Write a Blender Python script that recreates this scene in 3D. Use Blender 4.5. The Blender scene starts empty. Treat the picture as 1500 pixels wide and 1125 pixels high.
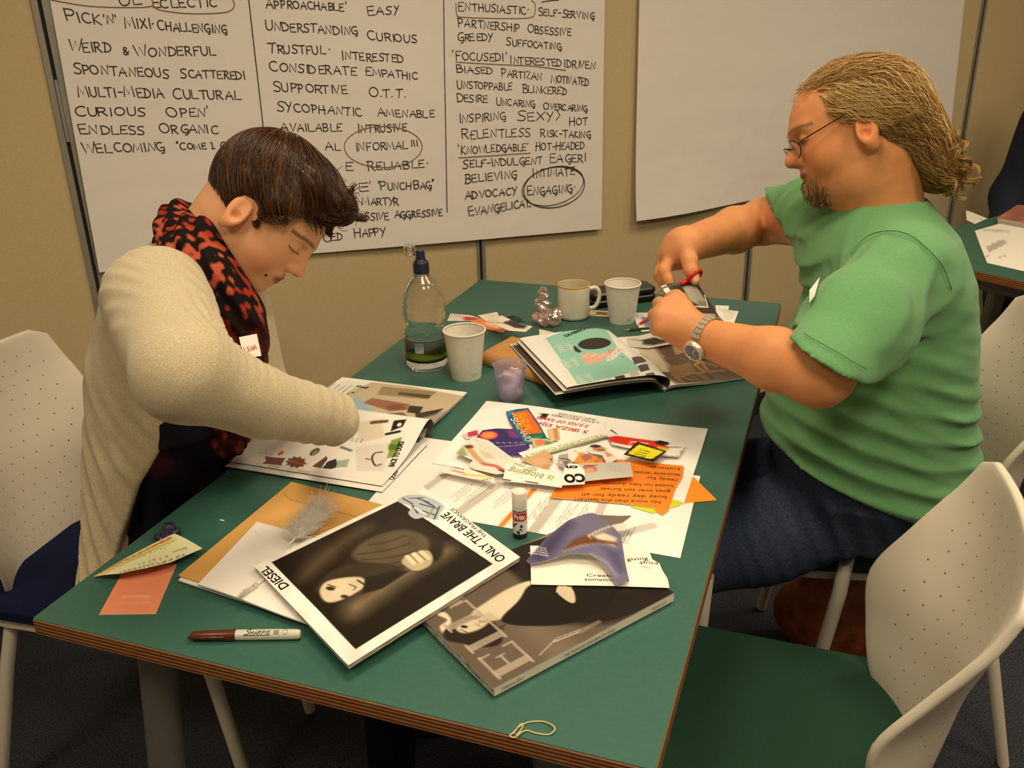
import bpy, bmesh, math, random
import numpy as np
from mathutils import Vector, Matrix

random.seed(7); RNG = np.random.default_rng(7)
sc = bpy.context.scene

# ---------------------------------------------------------------- camera
# Table coordinates: origin at the table top's near left corner, x along its short front edge,
# y along its length, z up from the table top.  The room is turned so that the partition wall runs along world X.
WA = 0.831836475
TABLE_Z = 0.72
CAM = np.array([0.91041, -0.69373, 0.71188])
F_PX, YAW, PITCH, ROLL = 1345.85, -0.3495696, 0.3987749, 0.0251933


def cam_axes(yaw, pitch, roll):
    cy, sy = math.cos(yaw), math.sin(yaw)
    r = np.array([cy, -sy, 0.])
    f = np.array([sy, cy, 0.]) * math.cos(pitch) + np.array([0, 0, -math.sin(pitch)])
    d = np.cross(f, r)
    return np.array([r * math.cos(roll) + d * math.sin(roll), -r * math.sin(roll) + d * math.cos(roll), f])


RC = cam_axes(YAW, PITCH, ROLL)
CW, SW = math.cos(WA), math.sin(WA)


def t2w(P):
    P = np.asarray(P, float)
    return np.stack([CW * P[..., 0] + SW * P[..., 1], -SW * P[..., 0] + CW * P[..., 1], P[..., 2] + TABLE_Z], -1)


def w2t(P):
    P = np.asarray(P, float)
    return np.stack([CW * P[..., 0] - SW * P[..., 1], SW * P[..., 0] + CW * P[..., 1], P[..., 2] - TABLE_Z], -1)


cam = bpy.data.cameras.new('camera')
cam.sensor_fit = 'HORIZONTAL'; cam.sensor_width = 36.0; cam.lens = F_PX / 1500 * 36.0
cam.clip_start = 0.02; cam.clip_end = 50
camo = bpy.data.objects.new('camera', cam); sc.collection.objects.link(camo)
_o = np.zeros(3)
ax = [t2w(v) - t2w(_o) for v in (RC[0], -RC[1], -RC[2])]
cp = t2w(CAM)
camo.matrix_world = Matrix([[ax[0][i], ax[1][i], ax[2][i], cp[i]] for i in range(3)] + [[0, 0, 0, 1]])
sc.camera = camo

# ---------------------------------------------------------------- world, exposure, lights
sc.view_settings.view_transform = 'Standard'; sc.view_settings.look = 'None'
sc.view_settings.gamma = 1.0; sc.view_settings.exposure = 0.0
sc.view_settings.use_curve_mapping = False
wd = bpy.data.worlds.new('world'); sc.world = wd; wd.use_nodes = True
wd.node_tree.nodes['Background'].inputs[0].default_value = (1.0, 0.8, 0.5, 1)
wd.node_tree.nodes['Background'].inputs[1].default_value = 0.02

CEIL_Z = 2.6


def area(name, loc, size, power, col, sizey=None):
    l = bpy.data.lights.new(name, 'AREA'); l.energy = power; l.color = col
    l.shape = 'RECTANGLE'; l.size = size; l.size_y = sizey or size
    o = bpy.data.objects.new(name, l); o.location = loc
    sc.collection.objects.link(o)
    return o


WARM = (1.0, 0.815, 0.56)
# recessed ceiling lamps of the room (world coordinates; the wall is at y = 1.16)
for i, (lx, ly, pw) in enumerate([(0.70, 0.0, 13), (2.0, -0.1, 12), (0.4, -1.5, 19), (1.9, -1.6, 16), (3.4, -0.4, 13), (-1.0, -0.5, 14)]):
    area('ceiling_lamp', (lx, ly, CEIL_Z - 0.02), 0.55, pw, WARM).data.spread = math.radians(150)

# ---------------------------------------------------------------- helpers
def s2l(c):
    c = np.asarray(c, float)
    return np.where(c <= 0.04045, c / 12.92, ((c + 0.055) / 1.055) ** 2.4)


def rgb(r, g, b):
    return tuple(float(x) for x in s2l(np.array([r, g, b]) / 255.0)) + (1.0,)


def mat(name, col=(0.5, 0.5, 0.5, 1), rough=0.6, metal=0.0, spec=0.5, vc=False, noise=None, bump=None, trans=0.0, ior=1.45, alpha=1.0,
        sheen=0.0, coat=0.0, weave=None):
    """noise = (scale, amount, colour2); bump = (scale, strength, distance); vc = colour from the mesh's own print/dye attribute."""
    m = bpy.data.materials.new(name); m.use_nodes = True
    nt = m.node_tree; b = nt.nodes['Principled BSDF']
    b.inputs['Base Color'].default_value = col
    b.inputs['Roughness'].default_value = rough; b.inputs['Metallic'].default_value = metal
    b.inputs['Specular IOR Level'].default_value = spec
    b.inputs['Transmission Weight'].default_value = trans; b.inputs['IOR'].default_value = ior
    b.inputs['Alpha'].default_value = alpha
    b.inputs['Sheen Weight'].default_value = sheen; b.inputs['Coat Weight'].default_value = coat
    tc = None
    src = None
    if vc:
        a = nt.nodes.new('ShaderNodeVertexColor'); a.layer_name = 'Col'; src = a.outputs['Color']
    if noise or bump:
        tc = nt.nodes.new('ShaderNodeTexCoord')
    if noise:
        n = nt.nodes.new('ShaderNodeTexNoise'); n.inputs['Scale'].default_value = noise[0]; n.inputs['Detail'].default_value = 4
        nt.links.new(tc.outputs['Object'], n.inputs['Vector'])
        r = nt.nodes.new('ShaderNodeMapRange'); r.inputs[1].default_value = 0.35; r.inputs[2].default_value = 0.65
        r.inputs[3].default_value = 0; r.inputs[4].default_value = noise[1]
        nt.links.new(n.outputs['Fac'], r.inputs[0])
        mx = nt.nodes.new('ShaderNodeMix'); mx.data_type = 'RGBA'
        nt.links.new(r.outputs[0], mx.inputs[0])
        if src: nt.links.new(src, mx.inputs[6])
        else: mx.inputs[6].default_value = col
        mx.inputs[7].default_value = noise[2]
        src = mx.outputs[2]
    if src: nt.links.new(src, b.inputs['Base Color'])
    if bump:
        n = nt.nodes.new('ShaderNodeTexNoise'); n.inputs['Scale'].default_value = bump[0]; n.inputs['Detail'].default_value = 3
        nt.links.new(tc.outputs['Object'], n.inputs['Vector'])
        bp = nt.nodes.new('ShaderNodeBump'); bp.inputs['Strength'].default_value = bump[1]; bp.inputs['Distance'].default_value = bump[2]
        nt.links.new(n.outputs['Fac'], bp.inputs['Height']); nt.links.new(bp.outputs[0], b.inputs['Normal'])
    return m


def tag(o, label=None, cat=None, group=None, kind=None):
    if label: o['label'] = label
    if cat: o['category'] = cat
    if group: o['group'] = group
    if kind: o['kind'] = kind
    return o


class MB:
    """collects vertices, faces, per-vertex colours and material indices"""
    def __init__(s):
        s.v, s.f, s.c, s.m, s.n = [], [], [], [], 0

    def add(s, V, F, col=(1, 1, 1), mi=0):
        V = np.asarray(V, float).reshape(-1, 3)
        if len(V) == 0: return s
        s.v.append(V)
        col = np.asarray(col, float)
        if col.ndim == 1: col = np.tile(col[:3], (len(V), 1))
        s.c.append(col[:, :3])
        if isinstance(F, np.ndarray):
            s.f.extend((F + s.n).tolist())
        else:
            s.f.extend([[i + s.n for i in f] for f in F])
        s.m.extend([mi] * len(F))
        s.n += len(V)
        return s

    def mesh(s, name, smooth=True, origin=(0, 0, 0)):
        me = bpy.data.meshes.new(name)
        V = np.concatenate(s.v) - np.asarray(origin, float)
        me.from_pydata(V.tolist(), [], s.f)
        a = me.color_attributes.new('Col', 'FLOAT_COLOR', 'POINT')
        C = np.concatenate(s.c)
        a.data.foreach_set('color', np.c_[C, np.ones(len(C))].astype(np.float32).ravel())
        me.polygons.foreach_set('material_index', np.array(s.m, np.int32))
        me.polygons.foreach_set('use_smooth', np.full(len(s.f), bool(smooth)))
        me.update()
        return me


def link(o, parent=None):
    sc.collection.objects.link(o)
    if parent is not None: o.parent = parent
    return o


def thing(name, base, label, cat, group=None, world=False, rz=0.0):
    """an Empty at the thing's base; base in table coordinates unless world"""
    o = bpy.data.objects.new(name, None); link(o)
    o.empty_display_size = 0.05
    o.location = base if world else t2w(base)
    o.rotation_euler = (0, 0, rz if world else -WA + rz)
    o['_b'] = [float(x) for x in base]
    tag(o, label, cat, group)
    return o


def part(name, mb, mats, parent, smooth=True, label=None, base=None, auto=None):
    """a mesh child; vertices of mb are in the same coordinates as the thing's base"""
    b = base
    p = parent
    while b is None and p is not None:
        if '_b' in p: b = list(p['_b'])
        p = p.parent
    me = mb.mesh(name, smooth, b)
    for m in (mats if isinstance(mats, (list, tuple)) else [mats]): me.materials.append(m)
    o = bpy.data.objects.new(name, me); link(o, parent)
    if auto: sharp(me, auto)
    if label: o['label'] = label
    return o


def solo(name, mb, mats, base, label, cat, group=None, smooth=True, auto=None):
    """a thing that is one mesh"""
    me = mb.mesh(name, smooth, base)
    for m in (mats if isinstance(mats, (list, tuple)) else [mats]): me.materials.append(m)
    o = bpy.data.objects.new(name, me); link(o)
    o.location = t2w(base); o.rotation_euler = (0, 0, -WA)
    o['_b'] = [float(x) for x in base]
    if auto: sharp(me, auto)
    return tag(o, label, cat, group)


def finish():
    for o in bpy.data.objects:
        if '_b' in o: del o['_b']


def sharp(me, deg):
    bm = bmesh.new(); bm.from_mesh(me)
    lim = math.radians(deg)
    for e in bm.edges:
        if len(e.link_faces) == 2 and e.calc_face_angle(0) > lim: e.smooth = False
    bm.to_mesh(me); bm.free()


def structure(name, mb, m, smooth=False):
    me = mb.mesh(name, smooth)
    me.materials.append(m)
    o = bpy.data.objects.new(name, me); link(o)
    o['kind'] = 'structure'
    return o


def box(mb, lo, hi, col=(1, 1, 1), mi=0, M=None):
    x0, y0, z0 = lo; x1, y1, z1 = hi
    V = np.array([(x0, y0, z0), (x1, y0, z0), (x1, y1, z0), (x0, y1, z0), (x0, y0, z1), (x1, y0, z1), (x1, y1, z1), (x0, y1, z1)])
    if M is not None: V = M(V)
    mb.add(V, [(0, 3, 2, 1), (4, 5, 6, 7), (0, 1, 5, 4), (1, 2, 6, 5), (2, 3, 7, 6), (3, 0, 4, 7)], col, mi)


def rbox(mb, lo, hi, r, col=(1, 1, 1), mi=0, seg=4, M=None):
    """box with rounded vertical corners and a small top/bottom chamfer"""
    x0, y0, z0 = lo; x1, y1, z1 = hi
    ring = []
    for cx, cy, a0 in ((x1 - r, y1 - r, 0), (x0 + r, y1 - r, 90), (x0 + r, y0 + r, 180), (x1 - r, y0 + r, 270)):
        for k in range(seg + 1):
            a = math.radians(a0 + 90 * k / seg); ring.append((cx, cy, math.cos(a), math.sin(a)))
    ch = min(r * 0.4, (z1 - z0) * 0.25)
    rows = [(z0, r - ch), (z0 + ch, r), (z1 - ch, r), (z1, r - ch)]
    V = np.array([(cx + rr * ca, cy + rr * sa, z) for z, rr in rows for cx, cy, ca, sa in ring])
    if M is not None: V = M(V)
    n = len(ring)
    Fs = [[i * n + j, i * n + (j + 1) % n, (i + 1) * n + (j + 1) % n, (i + 1) * n + j] for i in range(3) for j in range(n)]
    Fs.append(list(range(n))[::-1]); Fs.append([3 * n + j for j in range(n)])
    mb.add(V, Fs, col, mi)


def frame_of(d):
    d = d / np.linalg.norm(d)
    a = np.array([0, 0, 1.]) if abs(d[2]) < 0.9 else np.array([1., 0, 0])
    u = np.cross(a, d); u /= np.linalg.norm(u)
    return u, np.cross(d, u)


def tube(mb, P, r, n=8, col=(1, 1, 1), mi=0, closed=False, caps=True, flat=1.0):
    """tube along polyline P with radius r (scalar or per point), parallel-transported rings"""
    P = np.asarray(P, float); N = len(P)
    r = np.broadcast_to(np.asarray(r, float), (N,))
    T = np.zeros_like(P)
    if closed:
        T = np.roll(P, -1, 0) - np.roll(P, 1, 0)
    else:
        T[1:-1] = P[2:] - P[:-2]; T[0] = P[1] - P[0]; T[-1] = P[-1] - P[-2]
    T /= np.linalg.norm(T, axis=1)[:, None] + 1e-12
    u, w = frame_of(T[0])
    V = []
    a = np.arange(n) * 2 * math.pi / n
    for i in range(N):
        u = u - T[i] * (u @ T[i]); u /= np.linalg.norm(u) + 1e-12
        w = np.cross(T[i], u)
        V.append(P[i] + r[i] * (np.cos(a)[:, None] * u + flat * np.sin(a)[:, None] * w))
    V = np.concatenate(V)
    rng = N if closed else N - 1
    Fs = [[i * n + j, i * n + (j + 1) % n, ((i + 1) % N) * n + (j + 1) % n, ((i + 1) % N) * n + j] for i in range(rng) for j in range(n)]
    if caps and not closed:
        Fs.append(list(range(n))[::-1]); Fs.append([(N - 1) * n + j for j in range(n)])
    mb.add(V, Fs, col, mi)


def lathe(mb, prof, c=(0, 0, 0), n=40, col=(1, 1, 1), mi=0, sx=None, M=None):
    """surface of revolution of [(r, z), ...] about the vertical through c"""
    prof = np.asarray(prof, float); N = len(prof)
    a = np.arange(n) * 2 * math.pi / n
    V = np.zeros((N, n, 3))
    V[..., 0] = prof[:, 0:1] * np.cos(a); V[..., 1] = prof[:, 0:1] * np.sin(a); V[..., 2] = prof[:, 1:2]
    if sx is not None: V = sx(V, a)
    V = V.reshape(-1, 3)
    if M is not None: V = M(V)
    V = V + np.asarray(c, float)
    Fs = [[i * n + j, i * n + (j + 1) % n, (i + 1) * n + (j + 1) % n, (i + 1) * n + j] for i in range(N - 1) for j in range(n)]
    if prof[0, 0] > 1e-6: Fs.append(list(range(n))[::-1]) if False else None
    Fs = [f for f in Fs if f]
    mb.add(V, Fs, col, mi)


def spline(P, n):
    """Catmull-Rom through P, n points per span"""
    P = np.asarray(P, float)
    if len(P) < 3: return np.concatenate([P[0] + (P[1] - P[0]) * np.linspace(0, 1, n + 1)[:, None]])
    Q = np.vstack([2 * P[0] - P[1], P, 2 * P[-1] - P[-2]])
    out = []
    t = np.linspace(0, 1, n, endpoint=False)[:, None]
    for i in range(1, len(Q) - 2):
        p0, p1, p2, p3 = Q[i - 1:i + 3]
        out.append(0.5 * (2 * p1 + (p2 - p0) * t + (2 * p0 - 5 * p1 + 4 * p2 - p3) * t ** 2 + (3 * p1 - p0 - 3 * p2 + p3) * t ** 3))
    out.append(P[-1:])
    return np.concatenate(out)


def ray(x, y):
    return np.array([(x - 750) / F_PX, (y - 562.5) / F_PX, 1.0]) @ RC


def at(x, y, z=0.0):
    """table coordinates of the photograph's point x, y on the level z above the table top"""
    d = ray(x, y)
    return CAM + d * (z - CAM[2]) / d[2]


def dep(x, y, d):
    """table coordinates of the photograph's point x, y at depth d from the camera"""
    return CAM + ray(x, y) * d


# ---------------------------------------------------------------- signed-distance modelling (bodies, clothes, soft things)
class SDF:
    def __init__(s):
        s.p = []  # (kind, params, k, centre, radius)

    def cap(s, a, b, ra, rb=None, k=0.02, op='u'):
        a, b = np.asarray(a, float), np.asarray(b, float); rb = ra if rb is None else rb
        s.p.append(('cap', (a, b, ra, rb), k, (a + b) / 2, np.linalg.norm(a - b) / 2 + max(ra, rb), op)); return s

    def chain(s, P, R, k=0.02):
        for i in range(len(P) - 1): s.cap(P[i], P[i + 1], R[i], R[i + 1], k)
        return s

    def ell(s, c, r, M=None, k=0.02, op='u'):
        c, r = np.asarray(c, float), np.asarray(r, float)
        s.p.append(('ell', (c, r, M), k, c, r.max(), op)); return s

    def loft(s, o, axis, u, secs, k=0.02, op='u'):
        """secs: rows (h, cu, cv, ru, rv) along axis from o"""
        o = np.asarray(o, float); w = np.asarray(axis, float); w = w / np.linalg.norm(w)
        u = np.asarray(u, float); u = u - w * (u @ w); u /= np.linalg.norm(u); v = np.cross(w, u)
        S = np.asarray(secs, float)
        mid = (S[0, 0] + S[-1, 0]) / 2
        rad = (S[-1, 0] - S[0, 0]) / 2 + max(S[:, 3].max() + abs(S[:, 1]).max(), S[:, 4].max() + abs(S[:, 2]).max())
        s.p.append(('loft', (o, w, u, v, S), k, o + w * mid, rad, op)); return s

    def cut(s, o, n):
        n = np.asarray(n, float); n /= np.linalg.norm(n)
        s.p.append(('cut', (np.asarray(o, float), n), 0, None, None, 'c')); return s

    def join(s, other, k=0.02):
        us = [p for p in other.p if p[5] == 'u']
        lo = np.min([p[3] - p[4] for p in us], 0); hi = np.max([p[3] + p[4] for p in us], 0)
        s.p.append(('fn', other.field, k, (lo + hi) / 2, np.linalg.norm(hi - lo) / 2, 'u')); return s

    def cutby(s, fn):
        s.p.append(('fn', fn, 0, None, None, 'c')); return s

    @staticmethod
    def ev(p, P):
        kind, q = p[0], p[1]
        if kind == 'cap':
            a, b, ra, rb = q
            ba = b - a; L2 = ba @ ba + 1e-12
            h = np.clip(((P - a) @ ba) / L2, 0, 1)
            return np.linalg.norm(P - a - h[:, None] * ba, axis=1) - (ra + (rb - ra) * h)
        if kind == 'ell':
            c, r, M = q
            X = P - c
            if M is not None: X = X @ M.T
            k0 = np.linalg.norm(X / r, axis=1); k1 = np.linalg.norm(X / r ** 2, axis=1) + 1e-9
            return k0 * (k0 - 1) / k1
        if kind == 'loft':
            o, w, u, v, S = q
            X = P - o; h = X @ w
            hc = np.clip(h, S[0, 0], S[-1, 0])
            it = [np.interp(hc, S[:, 0], S[:, j]) for j in range(1, 5)]
            a, b = (X @ u) - it[0], (X @ v) - it[1]
            k0 = np.sqrt((a / it[2]) ** 2 + (b / it[3]) ** 2); k1 = np.sqrt((a / it[2] ** 2) ** 2 + (b / it[3] ** 2) ** 2) + 1e-9
            d2 = np.where(k0 < 1e-4, -np.minimum(it[2], it[3]), k0 * (k0 - 1) / k1)
            dh = np.abs(h - hc)
            return np.where(dh > 0, np.sqrt(np.maximum(d2, 0) ** 2 + dh ** 2) + np.minimum(d2, 0) * 0, np.maximum(d2, np.maximum(S[0, 0] - h, h - S[-1, 0])))
        if kind == 'cut':
            return (P - q[0]) @ q[1]
        return q(P)   # a function of the points

    def field(s, P, act=None):
        d = np.full(len(P), 9.0)
        for i, p in enumerate(s.p):
            if act is not None and not act[i]: continue
            e = s.ev(p, P); k = p[2]
            if p[5] == 'u':
                if k > 0:
                    h = np.clip(0.5 + 0.5 * (d - e) / k, 0, 1); d = d + (e - d) * h - k * h * (1 - h)
                else: d = np.minimum(d, e)
            elif p[5] == 's':
                if k > 0:
                    e = -e
                    h = np.clip(0.5 - 0.5 * (d - e) / k, 0, 1); d = d + (e - d) * h + k * h * (1 - h)
                else: d = np.maximum(d, -e)
            else: d = np.maximum(d, e)
        return d

    def mesh(s, cell=0.004, disp=None, relax=1):
        """surface nets over the active blocks; returns vertices, quads"""
        us = [p for p in s.p if p[5] == 'u']
        lo = np.min([p[3] - p[4] for p in us], 0) - 0.04; hi = np.max([p[3] + p[4] for p in us], 0) + 0.04
        n = 20
        nb = np.ceil((hi - lo) / (cell * n)).astype(int)
        NY, NZ = int(nb[1] * n + 2), int(nb[2] * n + 2)
        B = np.stack(np.meshgrid(*[np.arange(x) for x in nb], indexing='ij'), -1).reshape(-1, 3)
        cen = lo + (B + 0.5) * n * cell
        br = n * cell * 0.87
        keep = np.zeros(len(B), bool)
        dd = [None] * len(s.p)
        dmin = np.full(len(B), 9.0)
        for i, p in enumerate(s.p):
            if p[3] is not None:
                e = np.linalg.norm(cen - p[3], axis=1) - p[4]
                dd[i] = e
                if p[5] == 'u':
                    near = e < br + 0.08
                    if near.any():
                        q = s.ev(p, cen[near]); dmin[near] = np.minimum(dmin[near], q - p[2])
        keep = dmin < br * 1.6 + 0.02
        g = np.arange(n + 1)
        G = np.stack(np.meshgrid(g, g, g, indexing='ij'), -1).reshape(-1, 3)
        ids, vs, quads = [], [], []
        cor = [(i, j, k) for i in (0, 1) for j in (0, 1) for k in (0, 1)]
        edges = [(a, b) for a in range(8) for b in range(a + 1, 8) if sum(abs(cor[a][t] - cor[b][t]) for t in range(3)) == 1]
        for bi in np.nonzero(keep)[0]:
            act = [True if dd[i] is None else dd[i][bi] < br + p[2] + 0.02 for i, p in enumerate(s.p)]
            base = B[bi] * n
            P = lo + (base + G) * cell
            D = s.field(P, act)
            if disp is not None: D = D + disp(P)
            D = D.reshape(n + 1, n + 1, n + 1)
            S = D < 0
            if S.all() or not S.any(): continue
            cs = [S[i:n + i, j:n + j, k:n + k] for i, j, k in cor]
            tot = sum(c.astype(np.int8) for c in cs)
            A = np.argwhere((tot > 0) & (tot < 8))
            acc = np.zeros((len(A), 3)); cnt = np.zeros(len(A))
            dv = [D[A[:, 0] + i, A[:, 1] + j, A[:, 2] + k] for i, j, k in cor]
            for a, b in edges:
                m = (dv[a] < 0) != (dv[b] < 0)
                t = np.where(m, dv[a] / np.where(m, dv[a] - dv[b], 1), 0)
                pa = np.array(cor[a]) + t[:, None] * (np.array(cor[b]) - np.array(cor[a]))
                acc += np.where(m[:, None], pa, 0); cnt += m
            vs.append(lo + (base + A + acc / cnt[:, None]) * cell)
            gA = base + A + 1
            ids.append((gA[:, 0].astype(np.int64) * NY + gA[:, 1]) * NZ + gA[:, 2])
            for axn in range(3):
                o1, o2 = [(1, 2), (2, 0), (0, 1)][axn]
                sl0 = [slice(0, n)] * 3; sl1 = [slice(0, n)] * 3; sl1[axn] = slice(1, n + 1)
                a, b = S[tuple(sl0)], S[tuple(sl1)]
                for E, flip in ((np.argwhere(a & ~b), False), (np.argwhere(~a & b), True)):
                    if len(E) == 0: continue
                    gE = base + E + 1
                    e1 = np.zeros(3, int); e1[o1] = 1; e2 = np.zeros(3, int); e2[o2] = 1
                    q = [gE - e1 - e2, gE - e2, gE, gE - e1]
                    q = np.stack([(x[:, 0].astype(np.int64) * NY + x[:, 1]) * NZ + x[:, 2] for x in q], 1)
                    quads.append(q[:, ::-1] if flip else q)
        ids = np.concatenate(ids); V = np.concatenate(vs); Q = np.concatenate(quads)
        o = np.argsort(ids); ids, V = ids[o], V[o]
        w = np.clip(np.searchsorted(ids, Q), 0, len(ids) - 1)
        ok = (ids[w] == Q).all(1)
        Fq = w[ok]
        for _ in range(relax):
            acc = np.zeros_like(V); cnt = np.zeros(len(V))
            for a, b in ((0, 1), (1, 2), (2, 3), (3, 0)):
                np.add.at(acc, Fq[:, a], V[Fq[:, b]]); np.add.at(acc, Fq[:, b], V[Fq[:, a]])
                np.add.at(cnt, Fq[:, a], 1); np.add.at(cnt, Fq[:, b], 1)
            m = cnt > 0
            V[m] = 0.5 * V[m] + 0.5 * acc[m] / cnt[m][:, None]
        return V, Fq

    def grad(s, P, e=0.001):
        g = np.stack([s.field(P + np.eye(3)[i] * e) - s.field(P - np.eye(3)[i] * e) for i in range(3)], 1)
        return g / (np.linalg.norm(g, axis=1)[:, None] + 1e-9)


def vnoise(P, f, seed=0):
    """cheap smooth noise in [-1, 1]: a sum of rotated sines"""
    r = np.random.default_rng(seed); out = 0
    for _ in range(5):
        k = r.normal(size=3); k *= f * r.uniform(0.7, 1.4) / np.linalg.norm(k)
        out = out + np.sin(P @ k + r.uniform(0, 6.28))
    return out / 3.2
# ---------------------------------------------------------------- handwriting strokes and printed pictures
def _arc(cx, cy, rx, ry, a0, a1, n=8):
    return [(cx + rx * math.cos(math.radians(a0 + (a1 - a0) * i / n)), cy + ry * math.sin(math.radians(a0 + (a1 - a0) * i / n))) for i in range(n + 1)]


GLYPH = {  # letter: (width, strokes) on a unit cap height
    'A': (0.75, [[(0, 0), (0.36, 1), (0.72, -0.02)], [(0.1, 0.36), (0.66, 0.38)]]),
    'B': (0.6, [[(0.04, 0), (0.02, 1)], [(0.0, 1), (0.35, 1.0), (0.48, 0.78), (0.3, 0.55), (0.05, 0.52)], [(0.3, 0.55), (0.58, 0.4), (0.52, 0.1), (0.25, 0), (0, 0.02)]]),
    'C': (0.68, [_arc(0.4, 0.5, 0.38, 0.5, 55, 310, 12)]),
    'D': (0.7, [[(0.05, 0), (0.04, 1)], [(-0.02, 1), (0.32, 0.97), (0.64, 0.68), (0.66, 0.35), (0.42, 0.06), (-0.02, 0)]]),
    'E': (0.58, [[(0.55, 1.02), (0.03, 0.98), (0.03, 0), (0.58, 0.02)], [(0.04, 0.52), (0.45, 0.54)]]),
    'F': (0.55, [[(0.6, 1.04), (0.03, 1), (0.04, -0.02)], [(0.04, 0.55), (0.42, 0.56)]]),
    'G': (0.7, [_arc(0.4, 0.5, 0.38, 0.5, 60, 300, 11), [(0.34, 0.42), (0.66, 0.44), (0.62, -0.18), (0.4, -0.24)]]),
    'H': (0.7, [[(0.04, 1), (0.03, 0)], [(0.62, 1.02), (0.63, -0.02)], [(0.0, 0.5), (0.66, 0.53)]]),
    'I': (0.2, [[(0.1, 1), (0.1, 0)]]),
    'K': (0.62, [[(0.04, 1.02), (0.04, 0)], [(0.55, 0.98), (0.06, 0.46), (0.62, -0.02)]]),
    'L': (0.58, [[(0.04, 1), (0.03, 0.02), (0.6, 0.02)]]),
    'M': (0.9, [[(0.0, 0), (0.12, 1), (0.42, 0.2), (0.74, 1.02), (0.86, 0)]]),
    'N': (0.72, [[(0.02, 0), (0.06, 1), (0.6, 0.0), (0.66, 1.04)]]),
    'O': (0.78, [_arc(0.38, 0.5, 0.37, 0.48, 100, 468, 16)]),
    'P': (0.58, [[(0.05, 0), (0.03, 1.02)], [(0, 1), (0.42, 0.98), (0.54, 0.74), (0.38, 0.5), (0.05, 0.46)]]),
    'R': (0.62, [[(0.05, 0), (0.03, 1.0)], [(0, 1), (0.42, 0.98), (0.52, 0.76), (0.34, 0.52), (0.05, 0.48)], [(0.22, 0.5), (0.62, -0.04)]]),
    'S': (0.6, [[(0.58, 0.96), (0.3, 1.02), (0.08, 0.84), (0.16, 0.6), (0.46, 0.42), (0.54, 0.18), (0.34, -0.02), (0.0, 0.05)]]),
    'T': (0.66, [[(-0.02, 0.97), (0.7, 1.02)], [(0.34, 1), (0.33, 0)]]),
    'U': (0.68, [[(0.02, 1), (0.03, 0.3), (0.2, 0.0), (0.44, 0.02), (0.6, 0.3), (0.62, 1.02)]]),
    'V': (0.64, [[(0.0, 1), (0.28, 0), (0.64, 1.05)]]),
    'W': (0.95, [[(0, 1.02), (0.2, 0), (0.46, 0.9), (0.68, 0), (0.98, 1.08)]]),
    'X': (0.64, [[(0.0, 1), (0.62, 0)], [(0.6, 1.02), (0.0, -0.02)]]),
    'Y': (0.6, [[(0.02, 1), (0.3, 0.5)], [(0.6, 1.04), (0.12, -0.2)]]),
    'Z': (0.6, [[(0.02, 1), (0.58, 1), (0.0, 0), (0.6, 0.02)]]),
    '&': (0.6, [[(0.55, 0.1), (0.1, 0.75), (0.3, 1), (0.42, 0.75), (0.05, 0.3), (0.3, 0.0), (0.6, 0.45)]]),
    '-': (0.45, [[(0.05, 0.48), (0.4, 0.5)]]), "'": (0.18, [[(0.1, 1.1), (0.06, 0.85)]]), '"': (0.3, [[(0.06, 1.1), (0.03, 0.88)], [(0.2, 1.1), (0.17, 0.88)]]),
    '.': (0.2, [[(0.08, 0.02), (0.13, 0.06)]]), '*': (0.25, [[(0.1, 0.5), (0.15, 0.55)]]), '|': (0.2, [[(0.1, 0.95), (0.12, 0.0)]]),
    '!': (0.2, [[(0.1, 1), (0.1, 0.3)], [(0.1, 0.05), (0.12, 0.0)]]), '1': (0.4, [[(0.05, 0.9), (0.2, 1), (0.2, 0)], [(0.02, 0), (0.4, 0.02)]]), ')': (0.3, [[(0.05, 1.05), (0.28, 0.55), (0.0, 0)]]),
    '/': (0.5, [[(0, 0), (0.5, 1)]]), '?': (0.5, [[(0, 0.8), (0.2, 1), (0.45, 0.8), (0.22, 0.5), (0.22, 0.3)], [(0.22, 0.05), (0.24, 0.0)]]),
    '2': (0.55, [[(0.02, 0.8), (0.25, 1), (0.5, 0.78), (0.0, 0.0), (0.55, 0.02)]]), '5': (0.55, [[(0.5, 1), (0.1, 1), (0.08, 0.55), (0.45, 0.5), (0.45, 0.1), (0.0, 0.02)]]),
    'J': (0.45, [[(0.4, 1), (0.4, 0.2), (0.2, 0), (0, 0.15)]]), ' ': (0.45, []), 'i': (0.15, [[(0.07, 0.7), (0.07, 0)], [(0.07, 0.95), (0.09, 0.98)]]),
}


def strokes(text, width=None, jit=0.03, caps=1.0, small=0.8, gap=0.14, rng=RNG):
    """polylines of hand-lettered text; first letters of words taller; scaled to WIDTH if given"""
    x, out, first = 0.0, [], True
    for ch in text:
        w, st = GLYPH.get(ch, GLYPH.get(ch.upper(), (0.5, [])))
        sc_ = caps if first or not ch.isalpha() else small
        j = rng.normal(0, jit, 2)
        for s in st:
            p = np.array(s, float)
            if len(p) > 2 and ch in 'CGOSUDPRBJ&Y25': p = spline(p, 4)
            p = p + rng.normal(0, jit * 0.5, (1, 2))
            sh = rng.normal(0, 0.05)
            out.append(np.c_[x + sc_ * (p[:, 0] + sh * p[:, 1]) + j[0], sc_ * p[:, 1] + j[1]])
        x += w * sc_ + gap
        first = ch == ' ' or ch == '-' or (first and ch in '"\'')
    x -= gap
    if width: out = [np.c_[p[:, 0] * width / x, p[:, 1]] for p in out]
    return out, (width or x)


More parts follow.
